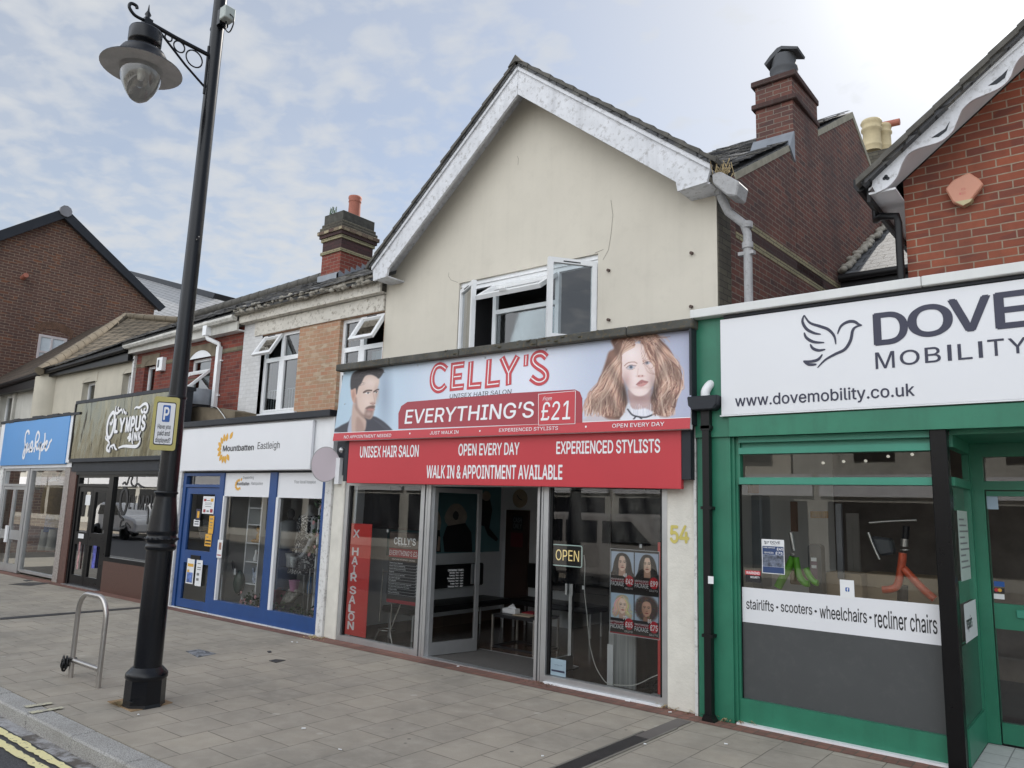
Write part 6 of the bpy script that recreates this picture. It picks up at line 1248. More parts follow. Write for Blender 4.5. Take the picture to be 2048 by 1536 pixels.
# window strip
ws=thing('window_strip','white vinyl strip listing stairlifts scooters wheelchairs and recliner chairs','window sign',(-2.06,7.22,.91)); pw=PL(7.226)
MB().quad(*[pw.p(x,z,0) for x,z in ((-2.928,.91),(-1.24,.91),(-1.24,1.23),(-2.928,1.23))]).build('vinyl',MT['signwhite'],ws,recalc=False)
for s_,a,b in (('stairlifts',(1493,1217.5),(1547,1202)),('scooters',(1562,1223),(1624,1211)),('wheelchairs',(1640,1236),(1733,1219)),('recliner chairs',(1750,1254.5),(1873,1231))): text(ws,s_,a,b,pw,.002,MT['ink'],.008)
for px,py in ((1554.5,1214.5),(1631.5,1222.5),(1741,1235)):
    x,z=pw.u(px,py); MB().flat([(x+.011*math.cos(a),z+.011*math.sin(a)) for a in [2*PI*k/10 for k in range(10)]],pw,.002).build('dot',MT['ink'],ws)
w2=thing('window_strip','short white vinyl strip reading repairs on the porch side window','window sign',(-1.1,7.6,.93)); p2=PX(-1.112)
MB().quad(*[p2.p(y,z,0) for y,z in ((7.40,.925),(8.03,.925),(8.03,1.235),(7.40,1.235))]).build('vinyl',MT['signwhite'],w2,recalc=False)
y0,z0=p2.u(1927.5,1256); y1,z1=p2.u(1941,1233); text(w2,'repairs',(7.48,1.0),(7.76,1.13),p2,.002,MT['ink'],.008,metric=True)
# posters
d0=thing('price_poster','white and blue service price poster with bird logo taped inside the green shop window','poster',(-2.63,7.22,1.38)); pq=PL(7.227)
x0,z0=pq.u(1524.5,1146); x1,z1=pq.u(1568,1080); w_=x1-x0;h_=z1-z0
MB().slab(x0,x1,z0,z1,pq,0,.002).build('sheet',MT['paper'],d0); bl=paint('poster_blue',(.03,.06,.16),.4)
MB().rect(x0+.03*w_,x1-.03*w_,z0+.02*h_,z0+.20*h_,pq,.0008).build('blue_band',bl,d0); MB().rect(x0+.03*w_,x1-.03*w_,z0+.55*h_,z0+.80*h_,pq,.0008).build('blue_band',bl,d0)
MB().rect(x0+.03*w_,x1-.03*w_,z0+.205*h_,z0+.545*h_,pq,.0008).build('photo_print',paint('blue_grey_photo_print',(.12,.14,.19),.4,var=.9,scale=22),d0)
text(d0,'DOVE',(x0+.40*w_,z0+.88*h_),(x0+.82*w_,z0+.95*h_),pq,.001,MT['navy'],.02,metric=True); text(d0,'MOBILITY',(x0+.42*w_,z0+.835*h_),(x0+.80*w_,z0+.86*h_),pq,.001,MT['navy'],0,metric=True)
text(d0,'SERVICES',(x0+.10*w_,z0+.585*h_),(x0+.52*w_,z0+.63*h_),pq,.0015,MT['whiteink'],.01,metric=True); text(d0,'£75',(x0+.62*w_,z0+.57*h_),(x0+.92*w_,z0+.645*h_),pq,.0015,MT['whiteink'],.02,metric=True); text(d0,'£45',(x0+.68*w_,z0+.69*h_),(x0+.95*w_,z0+.765*h_),pq,.0015,MT['whiteink'],.02,metric=True); text(d0,'HOME SERVICE',(x0+.06*w_,z0+.74*h_),(x0+.6*w_,z0+.775*h_),pq,.0015,MT['whiteink'],.01,metric=True)
bm=MB()
for s_ in bird: bm.ribbon([Vector((x0+(.12+.22*(a-690)/365)*w_,z0+(.95-.10*(b-215)/325)*h_)) for a,b in s_],.003,pq,.001)
bm.build('bird_logo',MT['navy'],d0,recalc=False)
d3=thing('warning_sticker','small red and black warning security sticker at the left window edge','sticker',(-2.83,7.22,1.28)); x0,z0=pq.u(1491,1163); x1,z1=pq.u(1521,1142.5); w_=x1-x0;h_=z1-z0
MB().slab(x0,x1,z0,z1,pq,0,.002).build('sheet',MT['ink'],d3); MB().rect(x0,x1,z0+.62*h_,z1,pq,.0008).build('red_band',MT['red'],d3); text(d3,'WARNING',(x0+.06*w_,z0+.69*h_),(x1-.06*w_,z0+.92*h_),pq,.0015,MT['whiteink'],.02,metric=True); text(d3,'SECURITY',(x0+.33*w_,z0+.36*h_),(x1-.06*w_,z0+.52*h_),pq,.0015,MT['whiteink'],.02,metric=True)
d4=thing('card_notice','small white card with a blue square emblem standing on the white strip','notice',(-1.97,7.22,1.22)); x0,z0=pq.u(1681,1196); x1,z1=pq.u(1708,1161); w_=x1-x0;h_=z1-z0
MB().slab(x0,x1,z0,z1,pq,.003,.002).build('card',MT['paper'],d4); MB().flat(rrect(x0+.38*w_,x0+.66*w_,z0+.38*h_,z0+.60*h_,.006),pq,.004).build('emblem',MT['bluesign'],d4); text(d4,'f',(x0+.47*w_,z0+.39*h_),(x0+.59*w_,z0+.57*h_),pq,.005,MT['whiteink'],.02,metric=True)
d5=thing('side_poster','tall white notice with text behind the porch side window','poster',(-1.1,7.7,1.5)); yA,zA_=7.36,1.35
m_=MB(); m_.quad(*[p2.p(y,z,0) for y,z in ((7.36,1.42),(7.86,1.42),(7.86,2.0),(7.36,2.0))]); m_.build('sheet',paint('greenish_paper',(.42,.52,.48),.5),d5,recalc=False)
for i in range(9): m_=MB(); z=1.92-i*.05; m_.quad(*[p2.p(y,z_,.001) for y,z_ in ((7.42,z),(7.42+.25+.1*((i*7)%3),z),(7.42+.25+.1*((i*7)%3),z+.014),(7.42,z+.014))]); m_.build('text_line',MT['greyink'],d5,recalc=False)
d6=thing('card_stickers','stack of payment card stickers on the recessed green door glass','sticker',(-.8,8.15,1.1)); pd_=PL(8.158)
for py,mt in ((1168,MT['bluesign']),(1181,MT['ink']),(1193,MT['paper'])):
    x,z=pd_.u(1997,py); MB().slab(x-.035,x+.045,z-.022,z+.022,pd_,0,.002).build('sticker',mt,d6)
x,z=pd_.u(1996,1180); 
for dx,mt in ((-.012,MT['red']),(.014,MT['gold'])): MB().flat([(x+dx+.016*math.cos(a),z+.016*math.sin(a)) for a in [2*PI*k/12 for k in range(12)]],pd_,.001+dx*.02).build('emblem',mt,d6)
d7=thing('door_notice','small pale blue notice at the top of the recessed green door','notice',(-.9,8.15,1.9)); x,z=pd_.u(1983,1004); MB().slab(x-.04,x+.05,z-.065,z+.055,pd_,0,.002).build('card',paint('pale_blue_card',(.35,.45,.55),.5),d7)
# goods in the window
def zW(x,y): return 1470+x*.21484,1020+y*.21484
pm=PL(7.5)
sc1=thing('mobility_scooter','mobility scooter tiller wrapped in orange bubble film at the right of the window','scooter',(-1.7,7.6,.6))
def tube_px(px,r,mat,name,par,y=7.55,seg=10): p_=PL(y); m_=MB(); m_.tube(smooth_pts([p_.p(*p_.u(*zW(*q))) for q in px],5),r,seg); return m_.build(name,mat,par)
tube_px([(1562,400),(1555,480),(1540,580),(1525,660),(1500,715),(1440,738),(1375,742)],.034,MT['orange'],'wrapped_stem',sc1); tube_px([(1570,545),(1640,620),(1720,705),(1800,780),(1860,830)],.034,MT['orange'],'wrapped_fork',sc1,7.52)
tube_px([(1577,340),(1580,270)],.03,MT['steel'],'clamp',sc1,7.56); tube_px([(1580,365),(1581,375)],.04,MT['steel'],'joint',sc1,7.54); tube_px([(1585,270),(1595,150)],.028,MT['blackpvc'],'upper_stem',sc1,7.58); tube_px([(1560,700),(1560,870)],.045,MT['blackpvc'],'column',sc1,7.62)
sc2=thing('mobility_scooter','lime green scooter frame with steel tiller beside the price poster','scooter',(-2.4,7.6,.6))
tube_px([(545,440),(500,540),(440,640),(400,720)],.04,MT['lime'],'frame_tube',sc2,7.6); tube_px([(565,440),(580,540),(600,620),(650,680),(690,685)],.032,MT['lime'],'front_tube',sc2,7.56); tube_px([(660,540),(690,610),(740,670),(775,680)],.03,MT['lime'],'rear_tube',sc2,7.64)
tube_px([(520,210),(550,380)],.022,MT['steel'],'tiller',sc2,7.58); tube_px([(540,405),(541,416)],.03,MT['steel'],'joint',sc2,7.55); tube_px([(280,745),(285,820)],.09,MT['blackpvc'],'wheel',sc2,7.65)
dc=thing('display_case','tall grey display case of labelled boxes inside the green shop window','display case',(-2.1,7.9,.5)); p79=PL(7.9)
x0,z0=p79.u(*zW(690,800)); x1,z1=p79.u(*zW(800,320)); MB().prism(rrect(x0,x1,z0,z1,.04),lambda x,z:p79.p(x,z),lambda x,z:p79.p(x,z,-.12)).build('case',paint('dark_grey_case',(.06,.06,.065),.4),dc)
for a,b,c_,d,mt in ((710,475,760,445,'paper'),(715,540,760,515,'paper'),(708,640,765,480,'darkred')): 
    q0=p79.u(*zW(a,b)); q1=p79.u(*zW(c_,d)); MB().slab(q0[0],q1[0],q0[1],q1[1],p79,.004 if mt=='darkred' else .008,.003).build('label_card',paint('purple_card',(.14,.07,.11),.5) if mt=='darkred' else MT[mt],dc)
def boxthing(name,label,cat,a,b,y,dpt,mat,bev=.01):
    p_=PL(y); x0,z0=p_.u(*zW(*a)); x1,z1=p_.u(*zW(*b)); m_=MB(); m_.box(x0,x1,y,y+dpt,min(z0,z1),max(z0,z1)); return tag(m_.build(name,mat,bevel=bev),label,cat)
boxthing('cardboard_box','wide pale cardboard box behind the orange wrapped tiller','box',(1180,860),(1900,640),8.3,.5,MT['cardboard']); boxthing('cardboard_box','pale cardboard box at the foot of the grey upright','box',(850,800),(1175,600),8.1,.4,MT['cardboard']); boxthing('cardboard_box','small cardboard box behind the lime green frame','box',(510,690),(700,575),7.9,.3,MT['cardboard'])
boxthing('carton','yellow carton hanging high at the left of the green shop window','box',(95,-160),(160,-290),8.3,.2,paint('amber_carton',(.40,.20,.04),.6),.006)
for i,(x,l) in enumerate(((700,'leftmost'),(738,'second'),(775,'third'),(812,'rightmost'))): boxthing('carton',f'small amber carton on the dark back wall, {l} of the row of four','box',(x,75),(x+32,10),9.4,.1,paint('amber_carton',(.40,.20,.04),.6),.004)['group']='row of amber cartons on the back wall'
boxthing('upright_post','grey steel display upright standing inside the green shop','post',(955,640),(985,-60),8.0,.05,paint('dull_steel',(.14,.14,.15),.4,metal=.4),.004)
boxthing('timber_post','brown timber post left of the grey upright','post',(520,200),(560,-80),8.5,.08,paint('brown_timber',(.16,.09,.06),.7),.004); boxthing('timber_post','pale timber post behind the black scooter basket','post',(1050,590),(1085,30),8.6,.06,paint('grey_timber',(.20,.18,.16),.7),.004); boxthing('timber_post','second pale timber post right beside the first','post',(1105,590),(1140,30),8.6,.06,paint('grey_timber',(.20,.18,.16),.7),.004)
bk_=thing('padded_chair','black padded seat behind the orange tiller','seat',(-1.7,8.0,1.2)); p8=PL(8.0)
pts=[p8.u(*zW(*q)) for q in ((1255,240),(1450,270),(1475,410),(1350,430),(1300,380))]; m_=MB(); m_.prism(pts,lambda x,z:p8.p(x,z),lambda x,z:p8.p(x,z,-.14)); m_.build('cushion',paint('grey_vinyl_pad',(.07,.075,.085),.35),bk_,bevel=.02)
tube_px([(1240,210),(1290,340),(1345,460)],.012,MT['steel'],'rail',bk_,7.95); tube_px([(1250,120),(1450,105),(1690,95)],.012,MT['steel'],'crossbar',bk_,8.0)
boxthing('grey_cabinet','tall light grey cabinet at the left of the green shop window','cabinet',(70,720),(240,-140),8.4,.3,paint('light_grey_cabinet',(.24,.255,.27),.4),.02)
# rainwater pipe with hopper head
hp=thing('rainwater_pipe','black rainwater hopper and square downpipe on the green pilaster','drainpipe',(-3.16,7.05,0))
m_=MB(); m_.xz([(-3.36,3.06),(-3.04,3.06),(-3.05,2.97),(-3.09,2.92),(-3.31,2.92),(-3.35,2.97)],6.96,7.13); m_.build('hopper',MT['anthracite'],hp,bevel=.01)
m_=MB(); m_.box(-3.245,-3.155,7.03,7.115,2.72,2.92); m_.box(-3.235,-3.165,7.035,7.105,.05,2.72); m_.xz([(-3.235,.06),(-3.165,.06),(-3.12,.0),(-3.25,.0)],7.0,7.105)
for z in (2.74,1.95,.75): m_.box(-3.255,-3.145,7.03,7.125,z,z+.03)
m_.build('pipe',MT['blackpvc'],hp)
m_=MB(); m_.tube(smooth_pts([(-3.17,7.13,3.2),(-3.18,7.08,3.17),(-3.20,7.05,3.11),(-3.20,7.05,3.05)],4),.045,12); m_.build('waste_elbow',MT['white'],hp)
sg_=MB(); p7=PL(7.028); x,z=p7.u(1421,1160); sg_.slab(x-.025,x+.03,z-.035,z+.035,p7,0,.003); sg_.build('sticker',MT['paper'],hp)
# ---------------------------------------------------------------- terrace house with the blue charity shop
cs_=thing('charity_shop','terraced house of pale infill brick over a blue framed charity shopfront','building',(-11.3,YF,0))
SL=.55
def roofz(y): return 5.5+SL*(y-7.75)
# upper storey pieces
HA=(-12.56,-11.40,3.47,4.99); HB=(-10.26,-9.14,3.30,4.99)
w_=MB(); grid_wall(w_,-12.56,-9.135,3.2,5.0,[HA,HB],YU,YU+.25); w_.build('infill_wall',MT['infill'],cs_)
w_=MB(); w_.box(-13.20,-12.56,YU-.004,YU+.25,3.2,5.0); w_.build('painted_pier',MT['whitebrick'],cs_)
w_=MB(); w_.box(-12.80,-9.14,YU-.03,YU+.25,5.0,5.26); w_.build('lintel',MT['lintel'],cs_)
w_=MB(); w_.box(-13.20,-12.80,YU-.004,YU+.25,5.0,5.3); w_.build('painted_pier',MT['whitebrick'],cs_)
MB().box(-13.2,-9.13,7.86,7.90,5.28,5.46).build('fascia_board',MT['lintel'],cs_); MB().box(-13.2,-9.13,7.90,8.0,5.27,5.30).build('soffit',MT['lintel'],cs_)
# gutter clogged with cement and moss
gt=MB(); gt.tube([(-13.3,7.80,5.46),(-11.2,7.80,5.49),(-9.14,7.78,5.53)],.055,10); r_=random.Random(9)
for i in range(150): x=r_.uniform(-13.2,-9.2); gt.ell((x,7.77+r_.uniform(-.04,.03),5.49+r_.uniform(-.05,.05)),(r_.uniform(.03,.09),.04,r_.uniform(.02,.045)),7,5)
gt.build('gutter',MT['cement'],cs_)
rf=MB(); slab4(rf,(-13.25,7.72,roofz(7.72)),(-9.13,7.72,roofz(7.72)),(-6.2,11.5,roofz(11.5)),(-13.25,11.5,roofz(11.5)),.05); slab4(rf,(-13.25,11.5,roofz(11.5)),(-6.2,11.5,roofz(11.5)),(-6.2,15.3,roofz(7.7)),(-13.25,15.3,roofz(7.7)),.05); rf.build('roof',MT['slate'],cs_); slate_roof(cs_,(-13.25,7.70,roofz(7.70)+.03),(-9.13,7.70,roofz(7.70)+.03),(-6.2,11.5,roofz(11.5)+.03),(-13.25,11.5,roofz(11.5)+.03),seed=3,name='roof_slope')
r_=random.Random(12); lo=MB()
for i in range(110):   # slipped and curled slates near the eave
    x=r_.uniform(-12.8,-9.3); y=r_.uniform(7.75,9.2); z=roofz(y)+.012; a=r_.uniform(-.03,.03); lo.add([(x,y,z),(x+.24,y+a,z+.006),(x+.24,y+.2,roofz(y+.2)+.004),(x,y+.2,roofz(y+.2)+.004)],[(0,1,2,3)])
lo.build('loose_slate',MT['slate2'],cs_,recalc=False)['kind']='stuff'
MB().tube([(-13.25,11.5,roofz(11.5)),(-6.3,11.5,roofz(11.5))],.07,10).build('ridge_tiles',MT['ridge'],cs_)
# chimney
c0,c1,d0_,d1_=-13.02,-12.40,9.55,10.40
q=MB(); q.box(c0,c1,d0_,d1_,6.2,7.95); q.build('chimney',brick('chimney_red_brick',(.25,.07,.05),(.18,.05,.04),(.26,.2,.16),stain=.3,staincol=(.05,.03,.03)),cs_)
def course(z0,z1,e,mat,nm='chimney_course'): q=MB(); q.box(c0-e,c1+e,d0_-e,d1_+e,z0,z1); q.build(nm,mat,cs_,bevel=.006)
dkb=brick('sooty_chimney_brick',(.09,.045,.045),(.06,.04,.04),(.05,.04,.035),stain=.5)
course(7.09,7.16,.035,MT['bandbrick']); course(7.16,7.38,.005,dkb); course(7.38,7.455,.035,MT['bandbrick']); course(7.455,7.53,.065,dkb); course(7.53,7.61,.10,brick('chequered_header_brick',(.10,.055,.05),(.42,.36,.24),(.05,.045,.04),bw=.16,bh=.08,stain=.3)); course(7.61,7.69,.065,MT['greybrick']); course(7.69,7.77,.035,MT['greybrick']); course(7.77,7.99,.006,paint('sooty_flaunching',(.06,.058,.05),.95,var=.4,scale=8,bmp=.7,bscale=25))
pt_=MB(); pt_.lathe([(.135,7.9),(.125,8.3),(.13,8.32),(.14,8.33),(.13,8.36),(.145,8.41),(.14,8.45),(.10,8.45)],(-12.55,9.95,0),20); pt_.build('chimney_pot',MT['terracotta'],cs_)
fl=MB(); fl.prism([(d0_-.06,roofz(d0_)-.02),(d0_-.06,roofz(d0_)+.10)]+[p for k in range(6) for p in ((d0_+.0+k*.145,roofz(d0_+k*.145)+.17),(d0_+.13+k*.145,roofz(d0_+k*.145)+.13))]+[(d1_,roofz(d1_)-.02)],lambda y,z:(c1+.012,y,z),lambda y,z:(c1-.01,y,z)); fl.box(c0-.03,c1+.012,d0_-.06,d0_-.03,roofz(d0_-.06),roofz(d0_)+.13); fl.build('flashing',MT['lead'],cs_)
wd=MB(); r_=random.Random(2)
for i in range(26): bx=-12.85+r_.gauss(0,.06); wd.tube([(bx,9.6,7.98),(bx+r_.gauss(0,.05),9.6,8.05+r_.random()*.14)],.005,4)
tag(wd.build('chimney_weed',MT['leaf']),'wispy weed growing on the left chimney stack beside its pot','weed')
# upper windows
def upvc_window(par,h,split,tz,open_left,extra=None):
    x0,x1,z0,z1=h; m_=MB(); y0,y1=YU+.07,YU+.13; f=.06
    m_.box(x0,x0+f,y0,y1,z0,z1); m_.box(x1-f,x1,y0,y1,z0,z1); m_.box(x0+f,x1-f,y0,y1,z0,z0+f); m_.box(x0+f,x1-f,y0,y1,z1-f,z1); m_.box(split-.045,split+.045,y0-.004,y1,z0+f,z1-f)
    m_.box(x0+f,split-.045,y0-.002,y1,tz-.04,tz+.04); m_.box(split+.045,x1-f,y0-.002,y1,tz-.04,tz+.04)
    for a,b in ((x0+f,split-.045),(split+.045,x1-f)):
        m_.box(a,a+.03,y0-.006,y1-.02,z0+f,tz-.04); m_.box(b-.03,b,y0-.006,y1-.02,z0+f,tz-.04); m_.box(a+.03,b-.03,y0-.006,y1-.02,z0+f,z0+f+.03)
    wn=m_.build('window',MT['upvc'],par)
    for a,b in ((x0+f,split-.045),(split+.045,x1-f)):
        MB().quad((a,y0+.03,z0+f),(b,y0+.03,z0+f),(b,y0+.03,tz-.04),(a,y0+.03,tz-.04)).build('pane',MT['g_up'],wn,recalc=False)
    a,b=((split+.045,x1-f) if open_left else (x0+f,split-.045)); MB().quad((a,y0+.03,tz+.04),(b,y0+.03,tz+.04),(b,y0+.03,z1-f),(a,y0+.03,z1-f)).build('pane',MT['g_up'],wn,recalc=False)
    a,b=((x0+.01,split) if open_left else (split,x1-.01)); o=Vector((a,YU+.05,z1-.03)); L=b-a; H=z1-tz-.02; an=math.radians(32); u=Vector((1,0,0)); v=Vector((0,-math.sin(an),-math.cos(an))); n=u.cross(v)
    m_=MB()
    def bx(a0,a1,b0,b1,t0=-.025,t1=.025):
        P=[o+u*p+v*q+n*t for t in (t0,t1) for p,q in ((a0,b0),(a1,b0),(a1,b1),(a0,b1))]; m_.add(P,[(0,1,2,3),(7,6,5,4),(0,4,5,1),(1,5,6,2),(2,6,7,3),(3,7,4,0)])
    bx(0,.06,0,H); bx(L-.06,L,0,H); bx(.06,L-.06,0,.06); bx(.06,L-.06,H-.06,H); vl=m_.build('vent_light',MT['upvc'],par)
    m2=MB(); m2.poly([o+u*p+v*q for p,q in ((.06,.06),(L-.06,.06),(L-.06,H-.06),(.06,H-.06))]); m2.build('pane',MT['g_up'],vl,recalc=False)
    m3=MB(); P=[o+u*p+v*q+n*t for t in (-.03,.03) for p,q in ((L*.25,.012),(L*.65,.012),(L*.65,.03),(L*.25,.03))]; m3.add(P,[(0,1,2,3),(7,6,5,4),(0,4,5,1),(1,5,6,2),(2,6,7,3),(3,7,4,0)]); m3.build('trickle_vent',MT['anthracite'],vl)
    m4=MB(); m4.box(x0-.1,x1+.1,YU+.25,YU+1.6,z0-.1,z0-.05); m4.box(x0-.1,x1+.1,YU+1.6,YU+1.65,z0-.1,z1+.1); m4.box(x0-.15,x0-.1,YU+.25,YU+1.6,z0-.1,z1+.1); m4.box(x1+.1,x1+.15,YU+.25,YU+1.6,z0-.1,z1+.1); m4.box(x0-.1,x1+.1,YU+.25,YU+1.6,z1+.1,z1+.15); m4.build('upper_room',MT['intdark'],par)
    return wn
WA=upvc_window(cs_,HA,-11.98,4.50,True); WB=upvc_window(cs_,HB,-9.74,4.46,False)
cur=MB()
for i in range(14): x=-12.50+i*.08; cur.box(x,x+.012,YU+.2,YU+.21,3.55,3.95)
cur.box(-12.5,-11.45,YU+.198,YU+.212,3.94,3.955); cur.build('inner_rail',MT['white'],WA)
ct=MB()
for i in range(9): ct.quad((-9.68+i*.05,YU+.24+.02*(i%2),3.4),(-9.63+i*.05,YU+.24+.02*((i+1)%2),3.4),(-9.63+i*.05,YU+.24+.02*((i+1)%2),4.42),(-9.68+i*.05,YU+.24+.02*(i%2),4.42))
ct.build('curtain',paint('pale_blue_curtain',(.40,.50,.55),.8),WB,recalc=False)
MB().box(-12.62,-11.3,YU-.06,YU+.07,3.40,3.47).build('sill',MT['white'],cs_)
# shopfront
MB().box(-13.6,-9.1,7.3,8.0,3.1,3.2).build('flat_roof',MT['lead'],cs_)
MB().box(-13.78,-9.12,7.03,7.34,3.17,3.27).build('coping',MT['anthracite'],cs_,bevel=.008)
MB().box(-13.70,-9.11,7.13,7.3,2.38,3.17).build('fascia_wall',MT['white'],cs_)
MB().box(-13.75,-13.43,7.14,7.5,0,2.38).build('pilaster',MT['whiteold'],cs_); MB().box(-9.245,-9.095,7.14,7.5,0,2.38).build('pilaster',MT['whiteold'],cs_)
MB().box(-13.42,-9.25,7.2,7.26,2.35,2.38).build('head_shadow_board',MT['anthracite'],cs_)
bf=MB(); y0,y1=7.18,7.27
for b in ((-13.42,-13.32,y0,y1,0.01,2.35),(-12.20,-12.07,y0,y1,.01,2.35),(-10.72,-10.53,y0,y1,.01,2.35),(-9.36,-9.25,y0,y1,.01,2.35),(-12.07,-10.72,y0,y1,.012,.235),(-10.53,-9.36,y0,y1,.012,.235),(-13.32,-12.20,y0,y1,2.30,2.35),(-13.32,-12.2,y0,y1,2.10,2.15)): bf.box(*b)
bf.build('shopfront_frame',MT['blue'],cs_)
dr=MB(); dx0,dx1=-13.30,-12.22; y0,y1=7.20,7.25
for b in ((dx0,dx0+.13,y0,y1,.02,2.09),(dx1-.13,dx1,y0,y1,.02,2.09),(dx0+.13,dx1-.13,y0,y1,.02,.16),(dx0+.13,dx1-.13,y0,y1,.78,1.0),(dx0+.13,dx1-.13,y0,y1,1.98,2.09)): dr.box(*b)
D0=dr.build('door',MT['blue'],cs_); MB().quad((dx0+.13,7.228,.16),(dx1-.13,7.228,.16),(dx1-.13,7.228,.78),(dx0+.13,7.228,.78)).build('pane',MT['g_shop'],D0,recalc=False); MB().quad((dx0+.13,7.228,1.0),(dx1-.13,7.228,1.0),(dx1-.13,7.228,1.98),(dx0+.13,7.228,1.98)).build('pane',MT['g_shop'],D0,recalc=False)
MB().box(-12.93,-12.62,7.185,7.2,.85,.92).build('letter_box',MT['blackpvc'],D0); MB().quad((-13.32,7.24,2.15),(-12.2,7.24,2.15),(-12.2,7.24,2.30),(-13.32,7.24,2.30)).build('top_light',MT['g_shop'],cs_,recalc=False)
for a,b in ((-12.07,-10.72),(-10.53,-9.36)): MB().quad((a,7.24,.235),(b,7.24,.235),(b,7.24,1.96),(a,7.24,1.96)).build('shop_window',MT['g_shop'],cs_,recalc=False)
MB().box(-12.07,-12.03,7.19,7.25,.235,1.96).build('white_edge',MT['white'],cs_); MB().box(-10.53,-10.47,7.19,7.25,.235,1.96).build('white_edge',MT['white'],cs_)
MB().box(-13.42,-9.25,7.12,7.18,-.01,.012).build('threshold',MT['whiteold'],cs_)
# interior
MB().box(-13.4,-9.15,7.3,10.5,-.02,.006).build('shop_floor',paint('grey_carpet',(.12,.12,.12),.9),cs_); MB().box(-13.5,-13.42,7.3,10.5,0,2.6).build('interior_wall',MT['intgrey'],cs_); MB().box(-13.4,-9.2,8.75,8.85,0,2.6).build('interior_rear_wall',MT['intgrey'],cs_); MB().box(-9.22,-9.15,7.3,10.5,0,2.6).build('interior_party_wall',MT['intwhite'],cs_); MB().box(-13.5,-9.1,7.3,10.5,2.6,2.65).build('ceiling',MT['intgrey'],cs_)
MB().box(-12.2,-12.1,7.4,8.6,0.006,2.5).build('partition',MT['intgrey'],cs_)
# sign
ms=thing('charity_sign','white fascia sign with yellow sunflower petals and two tone lettering','shop sign',(-11.4,7.1,2.39)); pm_=PL(7.07)
MB().slab(-13.36,-9.56,2.385,3.135,pm_,0,.05).build('panel',MT['signwhite'],ms,bevel=.004)
text(ms,'Mountbatten',(445.9,902.8),(508.2,888.6),pm_,.003,MT['ink'],.022); text(ms,'Eastleigh',(514.7,902.3),(560.2,882),pm_,.003,MT['ink'],0)
PETALS=[((350,68),(295,195)),((262,90),(235,235)),((200,105),(205,240)),((145,165),(175,275)),((98,255),(155,325)),((80,375),(152,360)),((83,485),(150,410)),((115,570),(165,460)),((163,612),(190,480)),((220,615),(215,475)),((285,565),(245,455))]
def petals(par,pl,fn,off,mat,wd):
    m_=MB()
    for k,(a,b) in enumerate(PETALS):
        a,b=Vector(fn(*a)),Vector(fn(*b)); d=b-a; n=Vector((-d.y,d.x)).normalized()*wd
        m_.flat([a,a+d*.3+n*.75,a+d*.62+n,a+d*.9+n*.5,b,a+d*.9-n*.5,a+d*.62-n,a+d*.3-n*.75],pl,off+.0001*k)
    m_.build('sunflower',mat,par,recalc=False)
petals(ms,pm_,lambda x,y:pm_.u(425+x*.1181,855+y*.1181),.003,MT['gold'],.042)
for i,(xa,xb) in enumerate(((-12.07,-10.72),(-10.53,-9.36))):
    wp=thing('window_panel',('white panel reading supporting with small sunflower above the left display window','white panel reading your local hospice above the right display window')[i],'window sign',((xa+xb)/2,7.22,1.96)); pw_=PL(7.205); MB().slab(xa+.005,xb-.005,1.955,2.345,pw_,0,.02).build('panel',MT['signwhite'],wp)
    if i==0:
        petals(wp,pw_,lambda x,y:pw_.u(465+x*.0565,952.5+y*.0475),.002,MT['gold'],.022); text(wp,'Supporting',(486,959),(508,952),pw_,.002,MT['greyink'],0); text(wp,'Mountbatten',(472,970.5),(499,964),pw_,.002,MT['ink'],.02); text(wp,'Hampshire',(502,971.5),(526,963.5),pw_,.002,MT['greyink'],0)
    else: text(wp,'Your local hospice',(588,968.5),(632,960),pw_,.002,MT['greyink'],0)
# round sign on its bracket
rd=thing('round_sign','round pale pink blank sign disc projecting at the salon corner','sign',(-9.15,7.0,2.44)); pc_=PR((-9.06,6.99,0),(.55,.835,0)); cc=pc_.u(650.5,928.5); ex_=[pc_.u(*q) for q in ((622,928),(680,928),(650,893),(650,964))]; R1=(ex_[1][0]-ex_[0][0])/2; R2=(ex_[2][1]-ex_[3][1])/2
cc=((ex_[0][0]+ex_[1][0])/2,(ex_[2][1]+ex_[3][1])/2); circ=lambda f: [(cc[0]+R1*f*math.cos(a),cc[1]+R2*f*math.sin(a)) for a in [2*PI*k/40 for k in range(40)]]
MB().prism(circ(1),lambda u,z:pc_.p(u,z,0),lambda u,z:pc_.p(u,z,-.04)).build('rim',MT['pipegrey'],rd); MB().flat(circ(.965),pc_,.002).build('face',MT['pink'],rd)
ar=MB(); ar.tube([pc_.p(cc[0]+R1*.9,cc[1]+.02,-.02),(-8.98,7.16,cc[1]+.03)],.018,8); ar.box(-9.0,-8.9,7.10,7.17,cc[1]-.28,cc[1]+.1); ar.build('bracket',MT['white'],rd)
cm=thing('security_camera','small grey camera head on the wall beside the round sign','camera',(-8.86,7.1,2.62)); x,z=PL(7.08).u(684,900); MB().ell((x,7.08,z),.045,12,8).build('housing',MT['alu'],cm); MB().tube([(x,7.08,z),(x,7.17,z+.02)],.02,8).build('arm',MT['alu'],cm)
